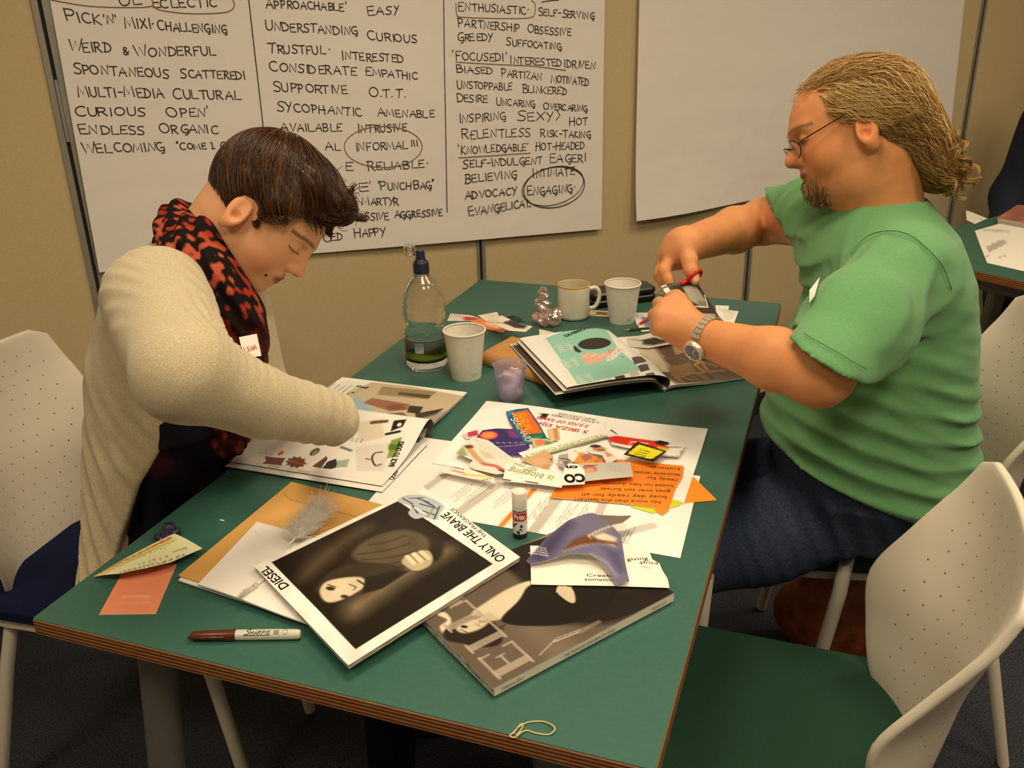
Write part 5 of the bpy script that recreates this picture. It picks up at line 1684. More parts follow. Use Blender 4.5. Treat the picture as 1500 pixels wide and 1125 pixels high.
# frosted blue plastic cup with a tissue pushed inside
c = at(748, 586, 0); h, rb, rt = 0.074, 0.0215, 0.0315
t = thing('plastic_cup', c, 'small frosted blue plastic cup stuffed with a pink tissue', 'cup')
mb = MB()
rib = lambda V, a: V * np.r_[1, 1, 1] + 0
lathe(mb, [(0.0005, 0.0012), (rb - 0.001, 0.0), (rb, 0.0015), (rb + 0.003, 0.014), (rt - 0.002, h * 0.82), (rt, h - 0.002), (rt + 0.0018, h), (rt + 0.0005, h + 0.001), (rt - 0.001, h - 0.002), (rt - 0.0028, h * 0.8), (rb + 0.0018, 0.014), (rb - 0.0012, 0.003), (0.0005, 0.003)], c, 44)
part('cup_wall', mb, M_bluecup, t)
s = SDF()
for k in range(9):
    a = k * 2.4; s.ell(c + [0.010 * math.cos(a), 0.010 * math.sin(a), 0.020 + 0.0042 * k], (0.013, 0.010, 0.012), k=0.004)
s.ell(c + [0.004, -0.004, 0.064], (0.006, 0.003, 0.009), k=0.004)
V, Fq = s.mesh(0.0018, lambda P: 0.0022 * vnoise(P, 260, 5)); mb = MB()
tc = s2l(np.array((226, 186, 180)) / 255.0); mb.add(V, Fq, tc); part('tissue', mb, mat('pink_tissue', rgb(228, 190, 184), 0.9, noise=(120, 0.5, rgb(206, 160, 158))), t)

# water bottle
c = at(626, 536, 0)
t = thing('water_bottle', c, 'clear sports water bottle with dark cap near the woman\'s sleeve', 'bottle')
prof = [(0.001, 0.004), (0.024, 0.004), (0.033, 0.0), (0.0385, 0.006), (0.040, 0.016), (0.0395, 0.03), (0.040, 0.075), (0.0365, 0.086), (0.036, 0.096), (0.039, 0.108), (0.0405, 0.125), (0.040, 0.142), (0.036, 0.162), (0.028, 0.182), (0.019, 0.195), (0.0145, 0.200), (0.0140, 0.206)]
prof = spline(np.array(prof), 3)
mb = MB(); prof[:, 0] *= np.where(prof[:, 1] < 0.19, 1.09, 1.0)
lathe(mb, prof, c, 48)
V = mb.v[0]
a_ = np.arctan2(V[:, 1] - c[1], V[:, 0] - c[0]); zz = V[:, 2] - c[2]
w = np.exp(-((zz - 0.125) / 0.02) ** 2) * 0.0009 * np.sin(zz * 700)
V[:, 0] += w * np.cos(a_); V[:, 1] += w * np.sin(a_)
part('bottle_wall', mb, M_clear, t)
mb = MB(); pw = [(0.0005, 0.0055)] + [(r_ - 0.0016, z_) for r_, z_ in prof if 0.006 < z_ < 0.055]
pw = pw + [(pw[-1][0], 0.060), (0.0005, 0.060)]
lathe(mb, pw, c, 40); part('water', mb, M_water, t, auto=40)
# printed label round the waist
th0 = math.atan2(CAM[1] - c[1], CAM[0] - c[0])
lf = lambda U: np.stack([c[0] + 0.0440 * np.cos(th0 - 1.9 + U[:, 0] * 3.8), c[1] + 0.0440 * np.sin(th0 - 1.9 + U[:, 0] * 3.8), c[2] + 0.022 + U[:, 1] * 0.048], 1)
S = Surf(lf, 0.154, 0.048, 220, (70, 74, 60)); I = S.img
I.poly([(0.02, 0.02), (0.05, 0.032), (0.08, 0.024), (0.11, 0.036), (0.154, 0.026), (0.154, 0), (0, 0), (0, 0.024)], (40, 52, 26), 0.004); I.poly([(0.0, 0.014), (0.06, 0.022), (0.11, 0.013), (0.154, 0.018), (0.154, 0), (0, 0)], (112, 134, 34), 0.006); I.rect(0, 0, 0.154, 0.006, (24, 28, 20), 0.003)
I.rect(0.055, 0.022, 0.072, 0.044, (170, 196, 214)); I.rect(0.0, 0.034, 0.154, 0.048, (96, 110, 118), 0.012, 0.6); I.lines(0.057, 0.026, 0.070, 0.040, 4, (60, 90, 130)); I.speck(0.15, 150)
mb = MB(); grid_sheet(mb, lf, I, 110, 34, 0.0003, up=(math.cos(th0), math.sin(th0), 0)); part('label', mb, M_gloss, t)
mb = MB(); lathe(mb, [(0.0005, 0.203), (0.0165, 0.203), (0.0165, 0.222), (0.0150, 0.226), (0.0110, 0.230), (0.0095, 0.236), (0.0092, 0.246), (0.0070, 0.250), (0.0005, 0.250)], c, 36, s2l(np.array((34, 38, 62)) / 255.0)); part('cap', mb, M_vcs, t, auto=35)
o = c + np.array([-0.94, -0.34, 0]) * 0.021
mb = MB(); lathe(mb, [(0.0005, 0.262), (0.0085, 0.262), (0.0110, 0.259), (0.0110, 0.240), (0.0095, 0.240), (0.0095, 0.257), (0.0005, 0.259)], o, 28)
tube(mb, [o + [0.009, 0.004, 0.240], o + [0.014, 0.005, 0.232], c + [-0.013, -0.004, 0.226]], 0.0018, 8); part('flip_lid', mb, M_clear, t)

# glue stick
c = at(762, 784, 0.0010)
t = thing('glue_stick', c, 'white capped glue stick standing upright on the printed sheet', 'glue stick')
r = 0.0105
lf = lambda U: np.stack([c[0] + (r + 0.0001) * np.cos(th0 - math.pi + U[:, 0] * 2 * math.pi), c[1] + (r + 0.0001) * np.sin(th0 - math.pi + U[:, 0] * 2 * math.pi), c[2] + 0.006 + U[:, 1] * 0.042], 1)
th0 = math.atan2(CAM[1] - c[1], CAM[0] - c[0])
W_ = 2 * math.pi * r
S = Surf(lf, W_, 0.042, 160, (244, 242, 238)); I = S.img
I.rect(0, 0.0225, W_, 0.0360, (204, 44, 36)); I.rect(0, 0.0368, W_, 0.0392, (60, 72, 130)); I.rect(0, 0, W_, 0.0015, (30, 28, 26))
rr = random.Random(4)
for k in range(34):
    x, y = rr.uniform(0, W_), rr.uniform(0.003, 0.019)
    I.ell(x, y, rr.uniform(0.0012, 0.003), rr.uniform(0.0008, 0.0016), (28, 26, 26), rr.uniform(0, 180))
mb = MB(); grid_sheet(mb, lf, I, 96, 60, 0.0002, up=(math.cos(th0), math.sin(th0), 0))
print_text(mb, lf, 'Pritt', W_ * 0.5 - 0.0085, 0.0255, 0.0082, W_, 0.042, 0, (248, 246, 240), bold=0.03, width=0.0165, up=(math.cos(th0), math.sin(th0), 0))
part('printed_label', mb, M_vcs, t)
mb = MB(); lathe(mb, [(0.0005, 0.0), (r - 0.0005, 0.0), (r, 0.001), (r, 0.0485), (r - 0.001, 0.049)], c, 36, s2l(np.array((40, 38, 38)) / 255.0)); part('barrel', mb, M_vcs, t, auto=40)
mb = MB(); lathe(mb, [(r + 0.0002, 0.0485), (r + 0.0004, 0.050), (r + 0.0002, 0.070), (r - 0.0008, 0.0725), (0.0005, 0.073)], c, 36, s2l(np.array((236, 232, 220)) / 255.0)); part('cap', mb, M_vcs, t, auto=40)

# marker pen
a, b = at(279, 931, 0.0066), at(441, 929, 0.0066)
L = np.linalg.norm(b - a); d = (b - a) / L
t = thing('marker_pen', tuple((a + b) / 2 - [0, 0, 0.0066]), 'brown capped marker pen lying along the table\'s front edge', 'marker')


def along(mb, prof, col):
    """lathe about the pen's own axis: prof (distance, radius)"""
    u, w = frame_of(d); n = 24; an = np.arange(n) * 2 * math.pi / n
    V = np.concatenate([a + d * x + r_ * (np.cos(an)[:, None] * u + np.sin(an)[:, None] * w) for x, r_ in prof])
    mb.add(V, [[i * n + j, i * n + (j + 1) % n, (i + 1) * n + (j + 1) % n, (i + 1) * n + j] for i in range(len(prof) - 1) for j in range(n)], s2l(np.array(col) / 255.0))


mb = MB(); along(mb, [(0.054, 0.0060), (0.056, 0.0064), (0.10, 0.0066), (0.130, 0.0062), (L - 0.002, 0.0055), (L - 0.0005, 0.0045), (L, 0.0003)], (206, 204, 188))
wf = lambda U: a + np.outer(U[:, 0] * L, d) + np.stack([-d[1] * 0.0066 * np.sin((U[:, 1] - 0.25)), d[0] * 0.0066 * np.sin((U[:, 1] - 0.25)), 0.0066 * np.cos((U[:, 1] - 0.25))], 1)
wr = lambda U: wf(np.c_[U[:, 0], U[:, 1] * 1.0]) + (wf(np.c_[U[:, 0], U[:, 1]]) - (a + np.outer(U[:, 0] * L, d))) * 0.03
st, _ = strokes('SHARPiE', 0.030 / 0.006, 0.02, small=0.62)
for p in st:
    U = np.c_[(0.068 + (p[:, 0] + 0.25 * p[:, 1]) * 0.006) / L, -0.55 + p[:, 1] * 0.95]
    ribbon(mb, wr(U), 0.0010, np.array([0, -0.5, 0.85]), (0.03, 0.03, 0.03))
ribbon(mb, wr(np.c_[np.linspace(0.066, 0.098, 6) / L, np.full(6, -0.75)]), 0.0008, np.array([0, -0.5, 0.85]), (0.03, 0.03, 0.03))
for k in range(3): ribbon(mb, wr(np.c_[np.linspace(0.103, 0.109, 3) / L, np.full(3, -0.5 + 0.28 * k)]), 0.0010, np.array([0, -0.5, 0.85]), (0.12, 0.12, 0.12))
ribbon(mb, wr(np.c_[(0.1165 + 0.003 * np.cos(np.linspace(0, 6.3, 14))) / L, -0.1 + 0.5 * np.sin(np.linspace(0, 6.3, 14))]), 0.0006, np.array([0, -0.5, 0.85]), (0.2, 0.2, 0.2))
part('barrel', mb, M_vcs, t, auto=40)
mb = MB(); along(mb, [(0.0, 0.0003), (0.0005, 0.0040), (0.004, 0.0052), (0.030, 0.0064), (0.054, 0.0069), (0.056, 0.0066), (0.056, 0.005)], (92, 42, 22)); part('cap', mb, M_vcs, t, auto=40)
mb = MB(); q = a + d * 0.001 + np.array([0, -0.0052, 0.001]); tube(mb, [q, q + d * 0.02 + [0, -0.0012, 0], q + d * 0.045 + [0, -0.0016, 0.0004]], [0.0022, 0.0020, 0.0014], 8, s2l(np.array((82, 38, 20)) / 255.0)); part('clip', mb, M_vcs, t)

# feathers
M_down = mat('feather_down', rgb(254, 252, 248), 0.9, noise=(100, 0.4, rgb(248, 245, 238)))
_nt = M_down.node_tree; _b = _nt.nodes['Principled BSDF']; _tr = _nt.nodes.new('ShaderNodeBsdfTranslucent'); _tr.inputs[0].default_value = (1, 0.99, 0.96, 1)
_mx = _nt.nodes.new('ShaderNodeMixShader'); _mx.inputs[0].default_value = 0.7
_nt.links.new(_b.outputs[0], _mx.inputs[1]); _nt.links.new(_tr.outputs[0], _mx.inputs[2]); _nt.links.new(_mx.outputs[0], _nt.nodes['Material Output'].inputs['Surface'])
def feather(name, label, spine, n, lb, fluff, z0):
    P = spline(np.array(spine), 8)
    rg = np.random.default_rng(n)
    t = thing(name, tuple(P[0] - [0, 0, 0.0]), label, 'feather')
    mb = MB(); tube(mb, P, np.linspace(0.0012, 0.0004, len(P)), 6, (0.86, 0.83, 0.76)); part('quill', mb, M_vc, t)
    mb = MB()
    for k in range(n):
        u = rg.uniform(*fluff); i = u * (len(P) - 1.01); i0 = int(i); o = P[i0] + (P[i0 + 1] - P[i0]) * (i - i0); dd = P[i0 + 1] - P[i0]; dd = dd / np.linalg.norm(dd)
        sd = rg.normal(size=3) * [1, 1, 0.9]; sd[2] = abs(sd[2]); sd -= dd * (sd @ dd); sd /= np.linalg.norm(sd)
        l = lb * rg.uniform(0.5, 1.0); tt = np.linspace(0, 1, 6)[:, None]
        Q = o + l * (sd * tt * 0.85 + dd * (tt ** 1.6) * rg.uniform(0.1, 0.9)) + rg.normal(0, 0.05 * l, (1, 3)) * tt ** 2
        Q[:, 2] = np.maximum(Q[:, 2], z0 + 0.0006)
        tube(mb, Q, np.linspace(0.0007, 0.0002, 6), 3, np.array([0.9, 0.88, 0.83]) * rg.uniform(0.95, 1.05), caps=False)
    if n > 300:
        B = SDF(); q = P[int(len(P) * 0.35):]
        B.chain(q[::3], np.sin(np.linspace(0.7, 2.4, len(q[::3]))) * 0.0125, 0.006)
        V, Fq = B.mesh(0.0016, lambda X: 0.004 * vnoise(X, 420, 3)); V[:, 2] = np.maximum(V[:, 2], z0 + 0.0008); mb.add(V, Fq)
    part('down', mb, M_down, t)


feather('feather', 'fluffy white feather lying on the manila envelope behind the magazine', [at(424, 797, 0.0250), at(440, 781, 0.024), at(457, 764, 0.024), at(473, 748, 0.025)], 520, 0.038, (0.14, 1.0), 0.0150)
feather('feather', 'thin white feather poking out below the hooded man magazine\'s left edge', [at(388, 846, 0.0155), at(375, 858, 0.0155), at(360, 868, 0.0155), at(352, 876, 0.0155)], 160, 0.007, (0.25, 1.0), 0.0142)

# elastic band
q = [(747, 1077), (752, 1073), (760, 1065), (774, 1058), (795, 1057), (810, 1063), (812, 1070), (803, 1076), (785, 1074), (772, 1070), (762, 1074), (755, 1080), (748, 1079)]
P = np.array([at(x, y, 0.0012 + (0.0022 if 5 <= i <= 6 or i == 10 else 0)) for i, (x, y) in enumerate(q)])
mb = MB(); tube(mb, spline(np.vstack([P, P[:1]]), 6)[:-1], 0.0008, 8, s2l(np.array((206, 186, 130)) / 255.0), closed=True)
P = np.array([at(x, y, 0.002) for x, y in ((756, 1077), (762, 1071), (766, 1063), (764, 1060), (758, 1066), (752, 1075))]); tube(mb, spline(P, 5), 0.0007, 8, s2l(np.array((206, 186, 130)) / 255.0))
solo('elastic_band', mb, M_vc, tuple(at(780, 1068, 0)), 'thin twisted beige elastic band near the table\'s front edge', 'elastic band')

# padded brown paper bag under the raised page (corners given along the magazine's own axes)
ab = lambda a, b, z: np.array([SP[0] + a * AX[0] - b * AX[1], SP[1] + a * AX[1] + b * AX[0], z])
bq = quad_map((ab(-0.290, 0.272, 0.029), ab(-0.182, 0.066, 0.020), ab(-0.03, 0.15, 0.010), ab(-0.202, 0.348, 0.029)))
u, v = np.meshgrid(np.linspace(0, 1, 41), np.linspace(0, 1, 31)); U = np.c_[u.ravel(), v.ravel()]
P = bq(U); ed = np.minimum(np.minimum(U[:, 0], 1 - U[:, 0]) * 5, np.minimum(U[:, 1], 1 - U[:, 1]) * 3.5)
P[:, 2] += 0.0012 * vnoise(P, 60, 3) - 0.007 * np.exp(-(ed / 0.10) ** 2)
i_ = np.arange(41)[None, :] + (np.arange(31) * 41)[:, None]
mb = MB(); mb.add(P, np.stack([i_[:-1, :-1], i_[:-1, 1:], i_[1:, 1:], i_[1:, :-1]], -1).reshape(-1, 4))
rg_ = np.concatenate([i_[0, :], i_[1:, -1], i_[-1, -2::-1], i_[-2:0:-1, 0]]); m_ = len(rg_)
T_ = P[rg_]; cen = T_.mean(0); rows = [T_]
for k_, fz in enumerate((0.75, 0.45, 0.15, 0.02)):
    R_ = T_.copy(); R_[:, 2] = T_[:, 2] * fz; R_[:, :2] += (T_[:, :2] - cen[:2]) / np.linalg.norm(T_[:, :2] - cen[:2], axis=1)[:, None] * (0.003, 0.004, 0.003, 0.0)[k_] + 0.0008 * vnoise(R_, 70, 5)[:, None]; rows.append(R_)
mb.add(np.concatenate(rows), [[a * m_ + (k + 1) % m_, a * m_ + k, (a + 1) * m_ + k, (a + 1) * m_ + (k + 1) % m_] for a in range(4) for k in range(m_)] + [[4 * m_ + k for k in range(m_)][::-1]])
solo('paper_bag', mb, mat('kraft_paper', rgb(196, 142, 78), 0.7, noise=(25, 0.4, rgb(172, 120, 62)), bump=(140, 0.3, 0.002)), tuple(ab(-0.2, 0.2, 0)), 'brown padded paper bag under the raised side of the teal magazine', 'paper bag', auto=50)

# crumpled cellophane wrapper
s = SDF(); c = at(800, 476, 0)
for o, r_ in (((0.002, 0, 0.018), (0.034, 0.026, 0.018)), ((-0.010, 0.004, 0.044), (0.020, 0.016, 0.022)), ((-0.008, 0.006, 0.072), (0.012, 0.010, 0.018)), ((0.020, -0.006, 0.026), (0.018, 0.016, 0.020))):
    s.ell(c + o, r_, k=0.006)
V, Fq = s.mesh(0.0036, lambda P: 0.011 * np.abs(vnoise(P, 170, 8)) - 0.004, relax=0); V[:, 2] = np.maximum(V[:, 2], 0.0006)
mb = MB(); mb.add(V, Fq); o = solo('wrapper', mb, [M_film], tuple(c), 'crumpled clear cellophane wrapper with red print beside the mug', 'wrapper', smooth=False)

# black case behind the cups
a = at(868, 454, 0); b = at(963, 441, 0); e = (b - a)[:2]; L = np.linalg.norm(e); e = e / L; nrm = np.array([-e[1], e[0]])
mb = MB(); M_ = lambda V: np.c_[a[0] + V[:, 0] * e[0] + V[:, 1] * nrm[0], a[1] + V[:, 0] * e[1] + V[:, 1] * nrm[1], V[:, 2]]
t = thing('glasses_case', tuple(a), 'black hard glasses case behind the mug and paper cup', 'case')
rbox(mb, (0.0, 0, 0.0005), (L, 0.07, 0.020), 0.016, seg=6, M=M_); part('case_base', mb, M_black, t, auto=40)
mb = MB(); rbox(mb, (0.0005, 0.0005, 0.0205), (L - 0.0005, 0.0695, 0.037), 0.016, seg=6, M=M_); part('lid', mb, M_black, t, auto=40)

# pencils and pens near the man's hands
def pencil(name, p0, p1, label, cat, col, r=0.0036, tip=(214, 176, 120), z=None):
    a, b = (at(*p0, 0.0042), at(*p1, 0.0042)) if z is None else (at(*p0, z[0]), at(*p1, z[1]))
    d = (b - a) / np.linalg.norm(b - a); L = np.linalg.norm(b - a)
    t = thing(name, tuple(a), label, cat)
    mb = MB(); tube(mb, [a + d * 0.016, b], r, 6, s2l(np.array(col) / 255.0)); part('shaft', mb, M_vcs, t, smooth=False)
    mb = MB(); tube(mb, [a + d * 0.004, a + d * 0.016], [0.0010, r], 8, s2l(np.array(tip) / 255.0)); part('sharpened_wood', mb, M_vc, t)
    mb = MB(); tube(mb, [a, a + d * 0.004], [0.0002, 0.0010], 8, (0.03, 0.03, 0.03)); part('lead', mb, M_vc, t)


pencil('pencil', (931, 478), (992, 444), 'red pencil lying beside the paper cup under the man\'s fist', 'pencil', (190, 44, 32), 0.0038)
pencil('pencil', (912, 484), (985, 478), 'dark green pencil on the table under the man\'s fist', 'pencil', (50, 66, 50), 0.0030, (170, 150, 100))

# loose paper scraps on the table's far half
SC = [([(660, 459), (690, 462), (728, 474), (716, 478), (690, 470), (655, 470)], (226, 216, 206), (190, 70, 60), 'white scrap with red and grey print beside the bottle\'s shoulder'),
      ([(688, 470), (715, 464), (748, 480), (735, 488), (700, 478)], (232, 130, 84), (240, 190, 150), 'orange and pink scrap among the cuttings behind the brown bag'),
      ([(700, 462), (728, 457), (731, 463), (712, 470)], (238, 230, 214), (226, 214, 190), 'small white scrap topmost of the heap behind the brown bag'),
      ([(712, 470), (735, 462), (760, 474), (780, 478), (770, 486), (745, 484)], (236, 222, 206), (60, 60, 60), 'white scrap with black corner print leaning on the brown bag'),
      ([(733, 466), (752, 462), (768, 468), (750, 472)], (40, 50, 50), (60, 70, 66), 'dark torn scrap behind the brown bag'),
      ([(865, 454), (895, 456), (892, 464), (862, 462)], (226, 210, 180), (150, 110, 60), 'small patterned scrap between the mug handle and paper cup'),
      ([(928, 458), (962, 458), (962, 484), (940, 486), (932, 474)], (232, 230, 226), (120, 130, 170), 'white scrap with blue lines under the red pencil'),
      ([(1048, 447), (1068, 448), (1067, 454), (1082, 456), (1075, 474), (1062, 476), (1050, 468)], (240, 236, 226), (226, 220, 206), 'white torn scrap near the table edge beyond the man\'s wrist'),
      ([(918, 496), (952, 488), (985, 499), (986, 503), (950, 510), (922, 508)], (220, 214, 200), (60, 54, 48), 'grey picture scrap on the brown magazine page'),
      ([(790, 482), (815, 488), (835, 492), (810, 502), (790, 494)], (238, 228, 214), (226, 190, 160), 'plain pale scrap between wrapper and teal magazine')]
for k, (pts, c1_, c2_, lab) in enumerate(SC):
    z = 0.0010 + 0.0008 * (k % 5)
    if 'brown magazine page' in lab: z = 0.0140
    if 'leaning' in lab or 'between wrapper' in lab: z = 0.0350
    c = Cut(pts, z, c1_, 50)
    m = np.mean(pts, 0); w_ = np.ptp(np.array(pts)[:, 0])
    c.poly([tuple(m + (np.array(p) - m) * 0.55 + [0.1 * w_, 0]) for p in pts], c2_, 0.003); c.line([pts[0], tuple(m)], 0.002, c2_); c.img.speck(0.05, 120)
    c.make('paper_scrap', lab, 'scrap', n=18)

# ---------------------------------------------------------------- beyond the man: papers on the second table, bag on the floor
zt = 0.0012
c = Cut([(1428, 338), (1470, 326), (1500, 330), (1530, 345), (1530, 400), (1499, 397), (1446, 385), (1436, 360)], zt, (238, 234, 222), 120)
c.rows((1440, 335), (1500, 350), 6, (150, 146, 136)); c.poly([(1444, 362), (1468, 350), (1476, 356), (1448, 370)], (180, 176, 168)); c.line([(1448, 372), (1444, 380)], 0.002, (140, 136, 128)); c.line([(1462, 378), (1474, 374)], 0.002, (150, 146, 136))
c.make('printed_sheet', 'white printed sheet on the second table at the man\'s shoulder', 'paper', n=30)
c = Cut([(1415, 308), (1424, 311), (1446, 320), (1428, 328), (1416, 322)], zt, (236, 232, 220), 40); c.line([(1420, 318), (1440, 322)], 0.001, (60, 56, 50)); c.make('paper_scrap', 'small white paper on the second table behind the man\'s shoulder', 'paper', n=12)
for k, (dz, col) in enumerate(((0.0062, (170, 80, 60)), (0.0120, (206, 190, 160)), (0.0178, (188, 120, 100)))):
    C = [at(x, y, dz) for x, y in ((1461, 325 - 3 * k), (1545, 341 - 3 * k), (1560, 312 - 3 * k), (1490, 306 - 3 * k))]
    t = thing('magazine', tuple(C[0] - [0, 0, 0.005]), ('lowest red edged', 'middle cream edged', 'topmost pinkish')[k] + ' magazine of the pile on the second table', 'magazine', None)
    f = quad_map(C); mb = MB(); im = Img(0.2, 0.28, 60, col); im.speck(0.2, 40, seed=k); grid_sheet(mb, f, im, 24, 24, 0.0004); part('cover', mb, M_gloss, t)
    mb = MB(); page_block(mb, lambda U: f(U) - [0, 0, 0.0005], 0.005, 4); part('page_block', mb, M_paper, t, smooth=False)
# brown bag
s = SDF(); c = at(1225, 960, -TABLE_Z) + np.array([0, 0.02, 0.0])
s.ell(c + [0, 0, 0.10], (0.15, 0.085, 0.115), k=0); s.ell(c + [0.02, 0, 0.17], (0.11, 0.06, 0.07), k=0.05)
s.cut(c + [0, 0, 0.002], (0, 0, -1))
V, Fq = s.mesh(0.006, lambda P: 0.006 * vnoise(P, 38, 4))
mb = MB(); mb.add(V, Fq)
t = thing('bag', tuple(c), 'brown slouchy leather bag on the floor under the man\'s chair', 'bag')
M_bag = mat('brown_leather', rgb(166, 92, 44), 0.6, noise=(34, 0.8, rgb(104, 52, 24)), bump=(90, 0.4, 0.003))
part('bag_body', mb, M_bag, t)
mb = MB(); tube(mb, spline(np.array([c + [-0.10, -0.02, 0.17], c + [-0.06, -0.05, 0.25], c + [0.05, -0.05, 0.26], c + [0.10, -0.02, 0.18]]), 6), 0.008, 8); part('strap', mb, M_bag, t)
# ---------------------------------------------------------------- people
CR, CD_, CF = RC   # the camera's right, down and forward, used only to read poses off the photograph


class Head:
    """head frame: x forward, y left, z up from the ear canals; units of a standard head, scaled"""
    def __init__(s, o, F, U, k):
        F = F / np.linalg.norm(F); U = U - F * (U @ F); U /= np.linalg.norm(U)
        s.o, s.k = o, k; s.M = np.stack([F, np.cross(U, F), U])   # rows: head axes in table coordinates

    def w(s, p): return s.o + (np.atleast_2d(np.asarray(p, float)) * s.k) @ s.M
    def l(s, P): return (P - s.o) @ s.M.T / s.k
    def p(s, *p): return s.w(p)[0]

    def ell(s, S, c, r, k=0.012, op='u', rot=None):
        M = s.M if rot is None else rot @ s.M
        S.ell(s.p(*c), np.array(r) * s.k, M, k * s.k, op)

    def cap(s, S, a, b, ra, rb, k=0.01, op='u'): S.cap(s.p(*a), s.p(*b), ra * s.k, rb * s.k, k * s.k, op)


def rotx(d):
    c, s = math.cos(math.radians(d)), math.sin(math.radians(d)); return np.array([[1, 0, 0], [0, c, s], [0, -s, c]])


def roty(d):
    c, s = math.cos(math.radians(d)), math.sin(math.radians(d)); return np.array([[c, 0, -s], [0, 1, 0], [s, 0, c]])


def head_sdf(S, H, male):
    e = 1e-3
    q = lambda *v: np.array(v) * e
    H.ell(S, q(-4, 0, 45), q(96, 75, 82), 0)
    H.ell(S, q(40, 0, 8), q(54, 58, 76), 0.03)
    H.ell(S, q(36, 0, -32), q(46, 50 if male else 48, 36 if male else 38), 0.03)
    if not male: H.ell(S, q(50, 0, -56), q(34, 34, 17), 0.025)
    H.ell(S, q(76, 0, -56), q(17, 21, 15), 0.018)
    if male: H.ell(S, q(35, 0, -62), q(38, 42, 22), 0.03)
    for y in (-1, 1):
        H.ell(S, q(60, 34 * y, -8), q(26, 24, 27), 0.02)
        H.cap(S, q(89, 10 * y, 43), q(78, 42 * y, 42), 0.008 if male else 0.006, 0.007, 0.014)
        H.ell(S, q(95, 31 * y, 28), q(13, 16, 10), 0.012, 's')
        H.ell(S, q(79, 31 * y, 27), q(12, 15, 12), 0.004)
        H.cap(S, q(88, 20 * y, 23), q(86, 44 * y, 23), 0.0022, 0.002, 0.003)
    H.cap(S, q(90, 0, 38), q(106, 0, 8), 0.0065, 0.0090, 0.010)
    H.ell(S, q(108, 0, 2), q(10, 10, 8.5) if not male else q(10.5, 11.5, 9.5), 0.006)
    for y in (-1, 1):
        H.ell(S, q(98, 11 * y, -2), q(10, 7, 7.5), 0.006)
        H.ell(S, q(102, 7 * y, -10), q(5, 3, 4), 0.003, 's')
    H.ell(S, q(88, 0, -28), q(9, 26, 16), 0.012)
    H.ell(S, q(95, 0, -23), q(7, 20, 4.5), 0.004)
    H.ell(S, q(93, 0, -33), q(7, 18, 5.5), 0.004)
    H.cap(S, q(102, 0, -27.5), q(90, 15, -28), 0.0014, 0.001, 0.003, 's'); H.cap(S, q(102, 0, -27.5), q(90, -15, -28), 0.0014, 0.001, 0.003, 's')
    for y in (-1, 1):
        R = rotx(10 * y) @ roty(-12)
        H.ell(S, q(2, 77 * y, 4), q(17, 7, 28), 0.006, rot=R)
        H.ell(S, q(0, 76 * y, -20), q(10, 6, 11), 0.006, rot=R)
        H.ell(S, q(5, 84 * y, 7), q(10, 6, 19), 0.004, 's', rot=R)
        H.ell(S, q(6, 83 * y, -3), q(7, 8, 8), 0.003, 's')


def hand_chain(S, pts, rad): S.chain(pts, rad, 0.004)


def mottle(P, base, amt=0.05, f=60, seed=1):
    return np.clip(np.asarray(base)[None, :] * (1 + amt * vnoise(P, f, seed))[:, None], 0, 1)


def blend(C, m, col): return C * (1 - m[:, None]) + np.asarray(col)[None, :] * m[:, None]


def spot(L, c, r, soft=0.4):
    d = np.linalg.norm((L - np.array(c) * 1e-3) / (np.array(r) * 1e-3), axis=1)
    return np.clip((1 + soft - d) / (2 * soft), 0, 1)


def face_colour(P, H, skin, lip, brow, male):
    L = H.l(P); C = mottle(P, skin, 0.04, 90, 3); C *= (1 + 0.02 * vnoise(P, 500, 9))[:, None]
    red = np.asarray(skin) * np.array([1.02, 0.78, 0.70])
    for y in (-1, 1):
        C = blend(C, 0.55 * spot(L, (72, 38 * y, -6), (30, 24, 24), 0.6), red)
        C = blend(C, 0.6 * spot(L, (-4, 80 * y, 4), (24, 16, 36)), red)
        a = (L[:, 0] > 0.06) & (np.abs(L[:, 1] - 0.030 * y - 0.002 * y) < 0.024)
        arc = np.abs(L[:, 2] - (0.0475 - 6.0 * (L[:, 1] - 0.026 * y) ** 2))
        C = blend(C, np.clip(1.4 - arc / 0.0030, 0, 1) * a * 0.85, brow)
        lash = np.abs(L[:, 2] - (0.0215 + 4.0 * (L[:, 1] - 0.031 * y) ** 2))
        b = (L[:, 0] > 0.06) & (np.abs(L[:, 1] - 0.031 * y) < 0.016)
        C = blend(C, np.clip(1.3 - lash / 0.0014, 0, 1) * b, (0.03, 0.02, 0.015))
    C = blend(C, 0.55 * spot(L, (108, 0, 2), (13, 13, 12), 0.5), red)
    C = blend(C, 0.9 * spot(L, (97, 0, -28), (14, 21, 9), 0.22), lip)
    C = blend(C, spot(L, (92, 0, -28), (18, 23, 1.4), 0.5) * (L[:, 0] > 0.084) * (np.abs(L[:, 1]) < 0.021), np.asarray(lip) * 0.35)
    if male:
        m = spot(L, (84, 0, -52), (34, 32, 26), 0.35) * (1 - spot(L, (97, 0, -29), (14, 19, 7), 0.3))
        m = np.maximum(m, 0.8 * spot(L, (96, 0, -15), (14, 24, 5), 0.4)); m = np.maximum(m, 0.35 * spot(L, (45, 0, -50), (60, 70, 30), 0.5))
        C = blend(C, m * (0.62 + 0.25 * vnoise(P, 700, 4)), s2l(np.array([150, 116, 84]) / 255))
    return C


